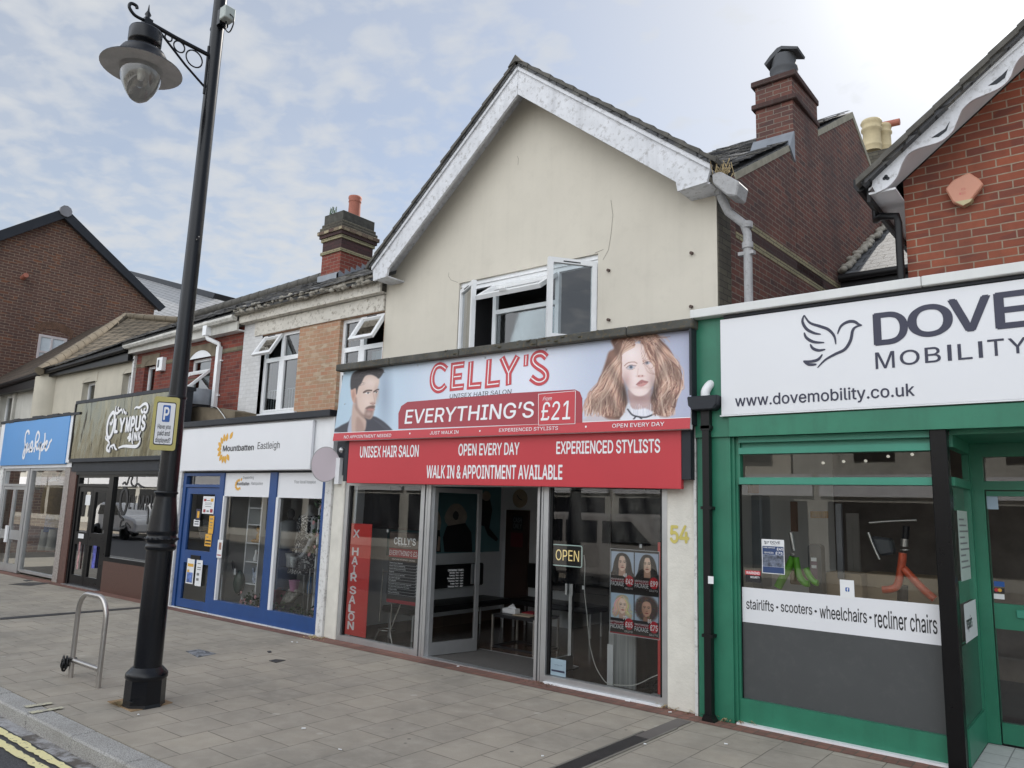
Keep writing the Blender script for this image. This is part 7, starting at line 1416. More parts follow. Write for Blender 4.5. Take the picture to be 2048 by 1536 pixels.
# posters on and behind the blue glass
pz=PL(7.19)
def sheet(name,label,a,b,pl,mat=None,bars=(),cat='poster'):
    t_=thing(name,label,cat,pl.p(*pl.u(*a))); x0,z0=pl.u(*a); x1,z1=pl.u(*b); MB().slab(x0,x1,z0,z1,pl,.002,.002).build('sheet',mat or MT['paper'],t_); W_=x1-x0; H_=z1-z0
    for (u0,u1,v0,v1,mt) in bars: MB().rect(x0+u0*W_,x0+u1*W_,z0+v0*H_,z0+v1*H_,pl,.004).build('printed_block',mt,t_)
    return t_
gi,nv,gd=MT['greyink'],MT['navy'],MT['gold']
sheet('poster','white poster with coloured pictures high on the blue door glass',(404,1027),(430,993),pz,None,((.08,.3,.72,.85,MT['darkred']),(.68,.92,.70,.88,gd),(.35,.62,.74,.78,gi),(.2,.8,.60,.63,gi),(.2,.8,.52,.54,gi),(.1,.3,.08,.25,MT['darkred']),(.4,.6,.1,.2,gi),(.7,.92,.08,.28,MT['darkred']),(.25,.75,.4,.43,gi)))
sheet('poster','small dark picture poster beside the white poster on the blue door',(391,1040),(402,1018),pz,nv,((.3,.8,.2,.8,gd),))
sheet('notice','little white notice under the dark picture on the blue door',(387,1052),(400,1039),pz,None,((.15,.85,.6,.75,nv),(.15,.85,.25,.4,nv)))
sheet('poster','tall yellow notice at the right of the blue door glass',(416,1067),(429,1032),pz,gd,((.2,.8,.8,.86,gi),(.2,.8,.6,.64,gi),(.2,.8,.45,.48,gi),(.2,.8,.3,.33,gi)))
sheet('poster','square yellow notice with bold black lines under the tall yellow one',(409,1092),(424,1069),pz,gd,((.2,.5,.72,.8,gi),(.1,.95,.40,.52,MT['ink']),(.1,.95,.15,.27,MT['ink'])))
sheet('poster','blue and yellow picture poster in the lower pane of the blue door',(371,1166),(390,1118),pz,None,((.1,.9,.05,.45,paint('blue_figures_print',(.10,.17,.42),.5,var=.8,scale=18)),(.1,.9,.68,.8,gd),(.1,.4,.45,.55,gd)))
sheet('poster','white text poster right beside it in the lower blue door pane',(389,1171),(406,1121),pz,None,((.2,.7,.85,.88,gi),(.2,.8,.7,.73,gi),(.2,.8,.62,.65,gi),(.2,.6,.4,.5,gi),(.2,.6,.2,.3,gi)))
clo=thing('closed_sign','round dark closed sign hanging inside the blue door glass','closed sign',(-12.8,7.3,1.5)); pcs=PL(7.26); x,z=pcs.u(407,1058); MB().flat([(x+.17*math.cos(a)*(1+.06*math.cos(a*8)),z+.16*math.sin(a)*(1+.06*math.cos(a*8))) for a in [2*PI*k/48 for k in range(48)]],pcs,0).build('board',MT['intdark'],clo); text(clo,'CLOSED',(x-.15,z-.04),(x+.15,z+.04),pcs,.003,MT['woodlight'],.02,metric=True)
sheet('poster','small white picture poster on the frame edge beside the blue door',(433,1115),(446,1080),PL(7.17),None,((.3,.8,.45,.85,paint('brown_photo_print',(.3,.16,.12),.5,var=.5,scale=20)),(.1,.9,.12,.18,MT['darkred'])))
# display: white bookcase, ornaments, mannequins, roses
P75=PL(7.62)
bc=thing('bookcase','tall white bookcase of ornaments at the right of the left display window','bookcase',(-11.620,7.6,0)); x0,x1=-11.840,-11.420
MB().box(x0,x0+.03,7.55,7.85,.05,2.0).build('side_panel',MT['white'],bc); MB().box(x1-.03,x1,7.55,7.85,.05,2.0).build('side_panel',MT['white'],bc); MB().box(x0,x1,7.85,7.87,.05,2.0).build('back_panel',paint('cream_back_panel',(.5,.48,.40),.6),bc)
for z in (.08,.50,.86,1.17,1.48,1.76): MB().box(x0+.03,x1-.03,7.56,7.85,z,z+.02).build('shelf',MT['white'],bc)
def lathe_thing(name,label,cat,o,prof,mat,seg=16,extra=None,grp=None):
    t_=thing(name,label,cat,o,grp); m_=MB(); m_.lathe(prof,o,seg); m_.build('body',mat,t_); return t_
t_=thing('teddy_bear','seated yellow teddy bear on the third shelf of the white bookcase','soft toy',(-11.620,7.7,1.19)); m_=MB(); tb_m=paint('golden_plush',(.45,.26,.09),.95,var=.3,scale=30); m_.ell((-11.620,7.68,1.29),(.075,.06,.09)); m_.build('body',tb_m,t_); m_=MB(); m_.ell((-11.620,7.66,1.41),(.06,.055,.055)); m_.ell((-11.670,7.66,1.46),.02,8,6); m_.ell((-11.570,7.66,1.46),.02,8,6); m_.build('head',tb_m,t_); m_=MB(); m_.ell((-11.620,7.665,1.45),(.055,.05,.02)); m_.build('cap',MT['ink'],t_)
for x in (-11.680,-11.560): m_=MB(); m_.ell((x,7.62,1.22),(.03,.07,.03)); m_.build('leg',tb_m,t_)
t_=lathe_thing('plate','round glass plate standing on the top shelf of the white bookcase','plate',(-11.620,7.72,1.87),[(.0,0),(.10,.01),(.105,.02),(.09,.02),(.0,.015)],paint('smoky_glass',(.25,.24,.22),.15),24); t_.rotation_euler=(math.radians(85),0,0)
jm=paint('blue_white_china',(.42,.47,.58),.25,var=.5,scale=30)
t_=thing('jug','blue and white china jug on the second shelf from the bottom','jug',(-11.640,7.7,.52)); m_=MB(); m_.lathe([(.06,0),(.07,.02),(.085,.08),(.07,.14),(.035,.19),(.03,.24),(.045,.27)],(-11.640,7.7,.52),18); m_.build('body',jm,t_); m_=MB(); m_.tube(smooth_pts([(-11.590,7.7,.76),(-11.520,7.7,.74),(-11.520,7.7,.64),(-11.560,7.7,.58)],4),.01,6); m_.build('handle',jm,t_); m_=MB(); m_.tube(smooth_pts([(-11.710,7.7,.60),(-11.760,7.7,.68),(-11.770,7.7,.76)],4),[.02]*8+[.01],6); m_.build('spout',jm,t_)
t_=thing('figurine','small white and brown china figurines on the middle shelf','ornament',(-11.670,7.7,.88)); m_=MB(); m_.lathe([(.04,0),(.045,.05),(.03,.10),(.02,.14),(.028,.17),(.0,.2)],(-11.690,7.68,.88),12); m_.build('body',MT['paper'],t_)
t_=thing('figurine','brown china dog figurine beside the white one on the middle shelf','ornament',(-11.550,7.7,.88)); m_=MB(); m_.ell((-11.550,7.68,.94),(.04,.05,.06)); m_.ell((-11.560,7.65,1.02),(.03,.035,.03)); m_.build('body',paint('russet_glaze',(.25,.09,.04),.3,var=.4,scale=25),t_)
pf_=thing('picture_frame','square white picture frame with dark picture leaning on the display floor','picture frame',(-11.8,7.7,.1)); q0=P75.u(438,1210); q1=P75.u(474,1154); MB().slab(q0[0],q1[0],q0[1],q1[1],P75,0,.03).build('frame',MT['intwhite'],pf_); MB().rect(q0[0]+.10,q1[0]-.10,q0[1]+.09,q1[1]-.09,P75,.002).build('picture',paint('dark_red_picture',(.07,.035,.035),.4,var=.4,scale=15),pf_)
vc=thing('upright_vacuum','dark green upright appliance with ribbed hose handle in the left display','appliance',(-11.45,7.55,.1)); m_=MB(); P7=PL(7.5); m_.tube([P7.p(*P7.u(*q)) for q in ((458,1088),(463,1115),(470,1150),(478,1190))],.022,10); m_.build('handle',MT['blackpvc'],vc); m_=MB(); a=P7.u(476,1165); m_.ell((a[0],7.52,a[1]),(.13,.08,.2),14,10); m_.build('body',paint('bottle_green_plastic',(.01,.04,.03),.35),vc); m_=MB(); b=P7.u(477,1143); m_.slab(b[0]-.03,b[0]+.03,b[1]-.05,b[1]+.05,PL(7.43),0,.004); m_.build('price_tag',MT['paper'],vc); m_=MB(); a2=P7.u(458,1087); m_.ell((a2[0],7.5,a2[1]),.045,10,8); m_.build('grip',MT['blackpvc'],vc)
# mannequin in a patterned dress
mq=thing('mannequin','grey headless mannequin wearing a black and white patterned dress','mannequin',(-9.75,7.75,0)); P8=PL(7.72)
def mz(x,y): return P8.u(330+x/4,1000+y/4)
cxm,zt=mz(1160,40); _,zs=mz(1130,80); _,zb=mz(1060,420)
m_=MB(); m_.lathe([(.055,zt-.0),(.05,zt-.10),(.07,zt-.15)],(cxm-.02,7.74,0),14); m_.ell((cxm-.03,7.74,zt-.27),(.19,.11,.15),14,10); m_.tube(smooth_pts([(cxm+.14,7.72,zt-.20),(cxm+.19,7.68,zt-.45),(cxm+.14,7.60,zt-.72),(cxm+.04,7.55,zt-.85)],5),[.05,.05,.05,.05,.05,.045,.045,.045,.042,.04,.04,.035,.035,.03,.03,.028],10); m_.tube(smooth_pts([(cxm-.20,7.74,zt-.20),(cxm-.25,7.74,zt-.45),(cxm-.2,7.66,zt-.7)],5),.045,10)
for k in range(4): m_.tube([(cxm+.03-.012*k,7.55,zt-.86),(cxm-.0-.012*k,7.54,zt-.93)],.009,6)
m_.build('body',MT['mannequin'],mq)
m_=MB(); m_.lathe([(.15,zt-.17),(.185,zt-.25),(.175,zt-.38),(.15,zt-.48),(.19,zt-.62),(.23,zt-.85),(.27,zt-1.08)],(cxm-.04,7.74,0),20); m_.build('dress',MT['dress'],mq)
m_=MB(); m_.tube([(cxm-.04,7.74,zt-1.0),(cxm-.04,7.74,.02)],.015,8); m_.lathe([(.14,.006),(.13,.02)],(cxm-.04,7.74,0),16); m_.build('stand',MT['alu'],mq)
m2=thing('mannequin','second mannequin in grey top and denim behind the patterned dress','mannequin',(-10.2,8.0,0)); P9=PL(8.0); cx2,z2=P9.u(330+1010/4,1000+100/4)
m_=MB(); m_.ell((cx2,8.0,z2-.02),(.06,.07,.09)); m_.lathe([(.04,z2-.05),(.04,z2-.12)],(cx2,8.0,0),10); m_.build('head',MT['intdark'],m2); m_=MB(); m_.lathe([(.06,z2-.12),(.18,z2-.17),(.17,z2-.4),(.16,z2-.62)],(cx2,8.0,0),16); m_.build('top',MT['greyink'],m2); m_=MB(); m_.lathe([(.165,z2-.60),(.18,z2-.8),(.17,z2-1.6)],(cx2,8.0,0),14); m_.build('trousers',paint('dark_denim',(.02,.035,.08),.8),m2)
# glass shelf stand with ornaments
gs=thing('glass_shelf','glass display shelves with chrome uprights before the mannequin','shelf',(-9.95,7.45,0)); P74=PL(7.45)
ga,gb_=P74.u(330+880/4,1000+520/4),P74.u(330+1190/4,1000+540/4)
for zz in (ga[1]+.0,ga[1]-.36,ga[1]-.36*2+.05): MB().box(ga[0],gb_[0],7.38,7.60,zz-.005,zz+.005).build('shelf',MT['g_bowl'],gs)
u_=MB(); 
for x in (ga[0]+.02,gb_[0]-.02): u_.tube([(x,7.4,.24),(x,7.4,ga[1]+.02)],.008,6)
u_.build('upright',MT['alu'],gs)
zz=ga[1]+.006
t_=lathe_thing('planter','pink flower pot on the lower glass shelf','flower pot',(P74.u(588.7,1152)[0],7.46,zz-.36),[(.06,0),(.085,.15),(.09,.16),(.07,.15)],paint('pink_pot',(.42,.17,.32),.6)); t_=lathe_thing('vase','cut glass vase on the upper glass shelf','vase',(P74.u(586,1122)[0],7.46,zz),[(.04,0),(.05,.05),(.07,.16),(.06,.16)],paint('pale_cut_glass',(.45,.47,.48),.15,var=.4,scale=40)); t_=lathe_thing('vase','frosted grey vase beside the cut glass vase on the upper shelf','vase',(P74.u(579,1118)[0],7.46,zz),[(.05,0),(.06,.1),(.08,.2),(.07,.2)],paint('grey_frost_glass',(.3,.31,.33),.3,var=.3,scale=40)); t_=lathe_thing('vase','slim blue glass vase on the lower glass shelf right end','vase',(P74.u(619,1165)[0],7.46,zz-.36),[(.035,0),(.045,.08),(.02,.22),(.03,.24)],paint('blue_glass',(.03,.12,.26),.15))
bg_=thing('handbag','black and cream handbag leaning on the display floor','handbag',(-9.9,7.45,.25)); P743=PL(7.43); pts=[P743.u(330+x/4,1000+y/4) for x,y in ((905,850),(940,770),(985,710),(1060,720),(1050,770),(990,820))]; m_=MB(); m_.prism(pts,lambda x,z:P743.p(x,z),lambda x,z:P743.p(x,z,-.1)); m_.build('body',paint('cream_black_print',(.25,.24,.22),.6,var=1.2,scale=14),bg_,bevel=.015)
pk2=thing('paper_shade','round pink pleated ball on the display floor','ornament',(-10.2,7.5,.3)); m_=MB(); a=P74.u(330+890/4,1000+770/4); m_.ell((a[0],7.5,a[1]),(.13,.12,.13),16,10); m_.build('ball',MT['pinkcloth'],pk2)
def leaves(m_,r,c,s,n,ls):
    for i in range(n):
        p=Vector(c)+Vector((r.gauss(0,s[0]),r.gauss(0,s[1]),r.gauss(0,s[2]))); d=Vector((r.uniform(-1,1),r.uniform(-1,.2),r.uniform(-.6,1))).normalized()*ls*r.uniform(.6,1.2); q=d.cross(Vector((r.uniform(-1,1),r.uniform(-1,1),r.uniform(-1,1)))).normalized()*ls*.35
        m_.add([p,p+d*.5+q,p+d,p+d*.5-q],[(0,1,2,3)])
def rose(m_,r,p,s):
    p=Vector(p)
    for k in range(9):
        a=k*2.4; rr=s*(.15+.75*k/9); c=p+Vector((math.cos(a)*rr*.7,-s*.5+rr*.4,math.sin(a)*rr*.7)); m_.ell(c,(s*.5,s*.25,s*.5),7,5)
def flowers(name,label,px,n,spread,nl,seed,y=7.42):
    t_=thing(name,label,'flowers',(0,0,0)); r=random.Random(seed); pl=PL(y); cs2=[pl.u(*q) for q in px]; m_=MB()
    for c in cs2: leaves(m_,r,(c[0],y+.02,c[1]),(spread,.04,spread*.7),nl,.07)
    m_.build('foliage',MT['leaf'],t_,recalc=False); m_=MB()
    for c in cs2:
        for k in range(n): rose(m_,r,(c[0]+r.gauss(0,spread),y-.03+r.uniform(-.03,.03),c[1]+r.gauss(0,spread*.6)),r.uniform(.025,.045))
    m_.build('blooms',MT['rosepink'],t_)
flowers('rose_bunch','bunch of pink silk roses at the foot of the white bookcase',[(496,1205),(506,1198),(513,1210)],3,.09,40,3); flowers('rose_bunch','spray of pink silk roses along the foot of the right display window',[(548,1213),(570,1226),(592,1232),(612,1230),(630,1240)],3,.10,45,4)
flowers('rose_garland','garland of pink silk roses climbing beside the mannequin',[(638,1012),(634,1040),(632,1068),(634,1094),(625,1102)],1,.05,14,5)
s2=thing('bookcase','narrow white shelf unit at the far right of the right display window','bookcase',(-9.720,7.6,.1)); MB().box(-9.840,-9.810,7.5,7.8,.1,1.95).build('side_panel',MT['white'],s2); MB().box(-9.810,-9.520,7.8,7.82,.1,1.95).build('back_panel',MT['intwhite'],s2)
for z in (.3,.7,1.0,1.3,1.6): MB().box(-9.810,-9.520,7.52,7.8,z,z+.02).build('shelf',MT['white'],s2)
# ---------------------------------------------------------------- red brick house over the tattoo shop
P80=PL(YU)
th=thing('tattoo_shop','red brick terraced house over a black fronted tattoo shop with bronze fascia','building',(-15.5,YF,0))
def U8(x,y): return P80.u(x,y)
wa=(U8(289,740)[0],U8(311,735)[0],3.3,U8(290,733)[1]); wb=(U8(379,722)[0],U8(423,715)[0],3.55,U8(400,716)[1])
w_=MB(); grid_wall(w_,-17.60,-13.20,3.0,5.26,[wa,wb],YU,YU+.25); w_.build('brick_wall',MT['redbrick'],th)
def arch_top(par,h,rise,mat,nm='arch',wide=.16):
    x0,x1,_,z1=h; cx_=(x0+x1)/2; hw=(x1-x0)/2; R=(hw*hw+rise*rise)/(2*rise); a0=math.asin(min(1,hw/R)); zc=z1+rise-R; n=10
    inn=[(cx_+R*math.sin(-a0+2*a0*k/n),zc+R*math.cos(-a0+2*a0*k/n)) for k in range(n+1)]; out=[(x0-wide,z1-.02)]+[(x0-wide,z1+rise+.12),(x1+wide,z1+rise+.12)]+[(x1+wide,z1-.02)]
    m_=MB(); m_.xz([(x0,z1-.02)]+inn+[(x1,z1-.02)]+list(reversed(out)),YU-.012,YU+.0); m_.build(nm,mat,par)
    m_=MB(); m_.xz([(x0,z1)]+inn+[(x1,z1)],YU-.006,YU+.06); return m_
arch_top(th,wa,.13,MT['arch']).build('arch_reveal',MT['arch'],th); arch_top(th,wb,.16,MT['arch']).build('arch_panel',MT['white'],th)
sb_=MB(); xs=[-17.6,wa[0]-.165,wa[1]+.165,wb[0]-.165,wb[1]+.165,-13.2]
for a,b in ((xs[2],xs[3]),(xs[4],xs[5])): sb_.box(a,b,YU-.01,YU,wb[3]+.0,wb[3]+.085)
sb_.box(-17.6,xs[1],YU-.01,YU,wa[3],wa[3]+.08); sb_.build('string_course',brick('sooty_buff_band',(.2,.17,.11),(.15,.13,.09),(.07,.06,.05),stain=.4),th)
def simple_window(par,h,mull=None,deep=.1,curt=True):
    x0,x1,z0,z1=h; m_=MB(); y0,y1=YU+deep,YU+deep+.06; f=.055
    m_.box(x0,x0+f,y0,y1,z0,z1); m_.box(x1-f,x1,y0,y1,z0,z1); m_.box(x0+f,x1-f,y0,y1,z1-f,z1); m_.box(x0+f,x1-f,y0,y1,z0,z0+f); wn=m_.build('window',MT['upvc'],par)
    MB().quad((x0+f,y0+.03,z0+f),(x1-f,y0+.03,z0+f),(x1-f,y0+.03,z1-f),(x0+f,y0+.03,z1-f)).build('pane',MT['g_up'],wn,recalc=False)
    m4=MB(); m4.box(x0-.1,x1+.1,YU+1.3,YU+1.35,z0-.1,z1+.1); m4.box(x0-.15,x0-.1,YU+.25,YU+1.3,z0-.1,z1+.1); m4.box(x1+.1,x1+.15,YU+.25,YU+1.3,z0-.1,z1+.1); m4.box(x0-.1,x1+.1,YU+.25,YU+1.3,z1+.1,z1+.15); m4.box(x0-.1,x1+.1,YU+.25,YU+1.3,z0-.15,z0-.1); m4.build('upper_room',MT['intgrey'],par)
    return wn
simple_window(th,wa); wn=simple_window(th,(wb[0],wb[1],wb[2],wb[3]-.0))
# top hung casement pushed wide open
o=Vector((wb[0]+.02,YU+.03,wb[3]-.28)); L=wb[1]-wb[0]-.04; H=.95; an=math.radians(46); uu=Vector((1,0,0)); vv=Vector((0,-math.sin(an),-math.cos(an))); nn=uu.cross(vv); m_=MB()
for a in ((0,.06,0,H),(L-.06,L,0,H),(.06,L-.06,0,.06),(.06,L-.06,H-.06,H)): bx2(m_,*a,-.025,.025)
oc=m_.build('open_casement',MT['upvc'],th); m2=MB(); m2.poly([o+uu*a+vv*b for a,b in ((.06,.06),(L-.06,.06),(L-.06,H-.06),(.06,H-.06))]); m2.build('pane',MT['g_up'],oc,recalc=False)
MB().box(wb[0]+.06,wb[1]-.06,YU+.7,YU+.72,3.5,wb[3]).build('blind',MT['cream2'],th)
MB().box(-17.7,-13.2,7.83,7.87,5.14,5.32).build('fascia_board',paint('grubby_white_fascia',(.5,.49,.45),.7,var=.15,streak=.4,scale=2),th); MB().box(-17.7,-13.2,7.87,8.0,5.14,5.17).build('soffit',MT['whiteold'],th)
gt=MB(); gt.prism([(7.83,5.30),(7.83,5.40),(7.71,5.40),(7.705,5.35),(7.74,5.30)],lambda y,z:(-17.75,y,z-.06),lambda y,z:(-13.22,y,z+.03)); gt.build('gutter',paint('cracked_white_gutter',(.55,.54,.50),.6,var=.15,dirt=.5,dirtcol=(.15,.14,.11),scale=4),th)
q0=P80.u(474,672); dpx=-13.98
dp=MB(); dp.box(dpx-.30,dpx-.16,7.72,7.84,5.14,5.42); dp.tube([(dpx-.23,7.78,5.16),(dpx-.21,7.80,5.08),(dpx,7.93,4.98),(dpx,7.95,4.90)],.045,8); dp.box(dpx-.05,dpx+.05,7.91,7.99,3.45,4.92)
for z in (4.62,3.92): dp.box(dpx-.1,dpx+.1,7.96,8.0,z,z+.03)
dp.build('downpipe',MT['upvc'],th)
rf=MB(); slab4(rf,(-17.75,7.68,5.36),(-13.25,7.72,5.46),(-13.25,11.5,7.50),(-17.75,11.5,7.42),.05); slab4(rf,(-17.75,11.5,7.42),(-13.25,11.5,7.50),(-13.25,15.3,5.4),(-17.75,15.3,5.4),.05); rf.build('roof',MT['slate'],th); slate_roof(th,(-17.75,7.66,5.385),(-13.25,7.70,5.485),(-13.25,11.5,7.53),(-17.75,11.5,7.45),seed=7,name='roof_slope')
MB().tube([(-17.8,11.5,7.44),(-13.25,11.5,7.53)],.075,10).build('ridge_tiles',MT['ridge'],th)
bx=thing('white_box','white louvred box on the red brick wall left of the lamp post','vent box',(-16,7.9,4.5)); x0,z0=P80.u(320,744); x1,z1=P80.u(334,715); MB().box(x0,x1,7.9,8.0,z0,z1).build('housing',MT['upvc'],bx,bevel=.008)
m_=MB()
for k in range(7): m_.box(x0+.06,x1-.12,7.893,7.9,z0+.08+k*(z1-z0-.14)/7,z0+.08+k*(z1-z0-.14)/7+.03)
m_.build('slot',MT['greyink'],bx)
# parapet stub, lead and cables right of the lamp
ps_=MB(); ps_.prism([PL(7.6).u(*q) for q in ((366,818),(384,813),(455,818),(480,824),(478,848),(368,852))],lambda x,z:(x,7.5,z),lambda x,z:(x,7.95,z)); ps_.build('concrete_parapet',MT['arch'],th)
m_=MB(); x0,z0=PL(7.75).u(372,812); x1,z1=PL(7.75).u(408,777); m_.lathe([(.30,0),(.32,z1-z0)],((x0+x1)/2,7.85,z0),18); m_.build('lead_drum',MT['lead'],th)
m_=MB(); p76=PL(7.48); m_.tube(smooth_pts([p76.p(*p76.u(*q)) for q in ((368,838),(375,822),(395,813),(430,815),(445,828),(455,845))],5),.008,6); m_.build('cable',MT['blackpvc'],th); m_=MB(); m_.tube(smooth_pts([p76.p(*p76.u(*q),.02) for q in ((436,815),(448,830),(457,846))],5),.008,6); m_.build('cable',MT['cable'],th)
# shop
MB().box(-18.2,-13.6,7.3,8.0,2.9,3.0).build('flat_roof',MT['lead'],th)
MB().box(-18.24,-13.58,7.06,7.34,3.90,3.97).build('coping',MT['anthracite'],th)
MB().box(-18.2,-13.6,7.12,7.3,2.4,3.92).build('fascia_wall',MT['anthracite'],th)
MB().box(-18.27,-18.225,7.06,7.2,2.66,3.9).build('fascia_end',MT['ink'],th)
MB().box(-18.2,-13.6,7.05,7.12,2.60,2.68).build('fascia_sill',MT['anthracite'],th)
MB().box(-17.97,-13.6,7.14,7.2,2.33,2.60).build('head_panel',MT['blackpvc'],th)
MB().box(-18.30,-17.97,7.15,7.5,0,2.60).build('pilaster',MT['redgranite'],th)
bf=MB(); y0,y1=7.18,7.27
for b in ((-17.97,-17.86,y0,y1,0,2.33),(-16.42,-16.22,y0,y1,0.0,2.33),(-17.86,-16.42,y0,y1,2.27,2.33),(-17.86,-16.42,y0,y1,2.08,2.14),(-16.22,-13.6,y0,y1,2.29,2.33),(-16.22,-13.6,y0-.02,y1,.60,.68)): bf.box(*b)
bf.build('shopfront_frame',MT['black'],th)
MB().box(-16.22,-13.6,7.16,7.26,0,.60).build('stallriser',MT['brownpanel'],th)
MB().quad((-16.22,7.23,.68),(-13.6,7.23,.68),(-13.6,7.23,2.29),(-16.22,7.23,2.29)).build('shop_window',MT['g_oly'],th,recalc=False); MB().quad((-17.86,7.23,2.14),(-16.42,7.23,2.14),(-16.42,7.23,2.27),(-17.86,7.23,2.27)).build('top_light',MT['g_oly'],th,recalc=False)
for a,b in ((-17.85,-17.145),(-17.135,-16.43)):
    dr=MB(); y0,y1=7.2,7.25
    for q in ((a,a+.1,y0,y1,.02,2.07),(b-.1,b,y0,y1,.02,2.07),(a+.1,b-.1,y0,y1,.02,.22),(a+.1,b-.1,y0,y1,.86,1.12),(a+.1,b-.1,y0,y1,1.97,2.07)): dr.box(*q)
    D=dr.build('door',MT['black'],th)
    for z0,z1 in ((.22,.86),(1.12,1.97)): MB().quad((a+.1,7.228,z0),(b-.1,7.228,z0),(b-.1,7.228,z1),(a+.1,7.228,z1)).build('pane',MT['g_oly'],D,recalc=False)
MB().box(-17.97,-16.3,7.1,7.2,-.01,.015).build('threshold',MT['alu'],th)
it=MB(); it.box(-18.2,-13.5,9.5,9.6,0,2.9); it.build('interior_rear_wall',MT['intdark'],th); MB().box(-18.2,-13.5,7.3,9.6,2.85,2.9).build('ceiling',MT['intdark'],th); MB().box(-18.2,-13.5,7.3,9.6,-.02,.0).build('shop_floor',MT['intdark'],th); MB().box(-18.25,-18.17,7.3,9.6,0,2.9).build('interior_wall',MT['intdark'],th); MB().box(-13.62,-13.55,7.25,9.6,0,2.9).build('interior_party_wall',MT['intdark'],th)
tl=thing('strip_light','lit fluorescent strip light inside the tattoo shop window','strip light',(-15,8.5,2.2)); mm,t,p=newmat('fluorescent_tube'); p.inputs['Emission Color'].default_value=(.95,1,.95,1); p.inputs['Emission Strength'].default_value=1.4
MB().box(-16.9,-14.2,8.6,8.66,2.17,2.22).build('tube',mm,tl)
# tattoo shop sign
ts=thing('tattoo_sign','bronze mirrored fascia with white ornamental lettering and scrollwork','shop sign',(-16,7.08,2.68)); pt=PL(7.075)
MB().slab(-18.22,-13.62,2.68,3.90,pt,0,.03).build('panel',MT['bronze'],ts); sm=MB(); 
for px in (257,243): x,_=pt.u(px,860); sm.rect(x,x+.012,2.69,3.89,pt,.001)
sm.build('panel_seam',MT['ink'],ts)
def zO(x,y): return pt.u(x/4,768+y/4)
def zOp(x,y): return (x/4,768+y/4)
def zQ(x,y): return 200+x*.1155,800+y*.1155
def zQm(x,y): return pt.u(*zQ(x,y))
for off,mt,dx in ((.004,MT['ink'],14),(.007,MT['whiteink'],0)):
    L=MB(); e_=dx*.7
    def rb_(pts,wd,closed=False,o=0):
        q=smooth_pts([zQm(x+dx,y+e_) for x,y in pts],6,closed); n=len(q); L.ribbon(q,[wd*(.5+.6*math.sin(PI*k/(n-1))) for k in range(n)] if not closed else [wd]*n,pt,off+o,closed=closed)
    rb_(((225,220),(170,300),(135,430),(125,560),(140,640),(170,650),(215,570),(245,440),(260,300),(250,230)),.078,True)
    rb_(((225,330),(222,375),(200,415),(182,400),(188,380)),.06,o=.0004)
    for ch,a,b in (('L',(252,565),(330,325)),('Y',(330,555),(440,312)),('M',(442,550),(535,298)),('P',(530,540),(618,288)),('U',(612,530),(715,272)),('S',(712,525),(805,258)),('N',(592,702),(655,560)),('K',(662,698),(715,545))): text(ts,ch,zQ(a[0]+dx,a[1]+e_),zQ(b[0]+dx,b[1]+e_),pt,off+.001,mt,.045,mb=L)
    for k,(wd,pts) in enumerate(((.05,((582,490),(575,600),(560,690),(572,765))),(.05,((290,105),(275,170),(290,235),(340,200),(380,165),(402,240))),(.045,((335,120),(318,150),(338,190))),(.045,((410,150),(430,210),(460,235),(455,200))),(.055,((600,155),(640,125),(690,130),(760,75),(810,70),(832,120),(815,200),(780,215),(768,170),(792,150))),(.05,((720,150),(735,210),(762,215))),(.055,((105,620),(105,670),(150,710),(165,760),(135,800),(125,860),(170,885),(175,830),(205,795),(225,850))),(.05,((200,800),(245,780),(270,840),(300,860))),(.06,((325,830),(420,800),(560,805),(640,800),(690,740),(702,650))),(.07,((545,612),(512,590))),(.07,((545,632),(482,660))),(.07,((545,652),(502,712))))): rb_(pts,wd,o=.0005+.0001*k)
    L.build('sign_lettering' if dx==0 else 'lettering_shadow',mt,ts,recalc=False)
# window decal and notices
wd_=thing('window_lettering','black ornamental lettering stuck on the tattoo shop window','window sign',(-15.5,7.22,1.3)); pw2=PL(7.222); L=MB()
def zOw(x,y): return pw2.u(230+x*.14325,840+y*.14325)
L.ribbon(smooth_pts([zOw(*q) for q in ((120,960),(80,1060),(70,1200),(95,1300),(130,1290),(165,1160),(170,1030),(150,960))],6,True),.07,pw2,.001,closed=True)
for ch,a,b in (('L',(185,1240),(235,1055)),('Y',(240,1245),(300,1060)),('M',(310,1250),(410,1060)),('P',(420,1260),(480,1060)),('U',(490,1250),(570,1050))): text(wd_,ch,(230+a[0]*.14325,840+a[1]*.14325),(230+b[0]*.14325,840+b[1]*.14325),pw2,.001,MT['ink'],.02,mb=L)
for pts in (((100,900),(130,870),(160,900),(200,790),(240,800),(220,870),(260,930),(310,890),(350,920),(400,945)),((45,1280),(60,1340),(110,1390),(80,1420),(70,1500),(130,1500),(150,1440),(210,1510)),((450,1200),(460,1300),(445,1450))): 
    q=smooth_pts([zOw(*a) for a in pts],6); L.ribbon(q,.035,pw2,.001)
L.build('decal',MT['ink'],wd_,recalc=False)
pb2=PL(7.195)
sheet('poster','narrow teal and pink poster on the left black shop door',(152,1138),(162,1084),pb2,paint('pink_teal_print',(.42,.24,.24),.5,var=.8,scale=9)); sheet('poster','narrow blue and purple poster on the right black shop door',(182,1136),(194,1092),pb2,paint('blue_purple_print',(.07,.08,.32),.5,var=.9,scale=9))
sheet('notice','white notice on the upper left black shop door glass',(170,1010),(182,990),pb2); sheet('notice','small white plate on the rail of the left black shop door',(156,1076),(168,1068),pb2); sheet('sticker','tiny white sticker low on the right black shop door glass',(206,1067),(210,1061),pb2,cat='sticker')
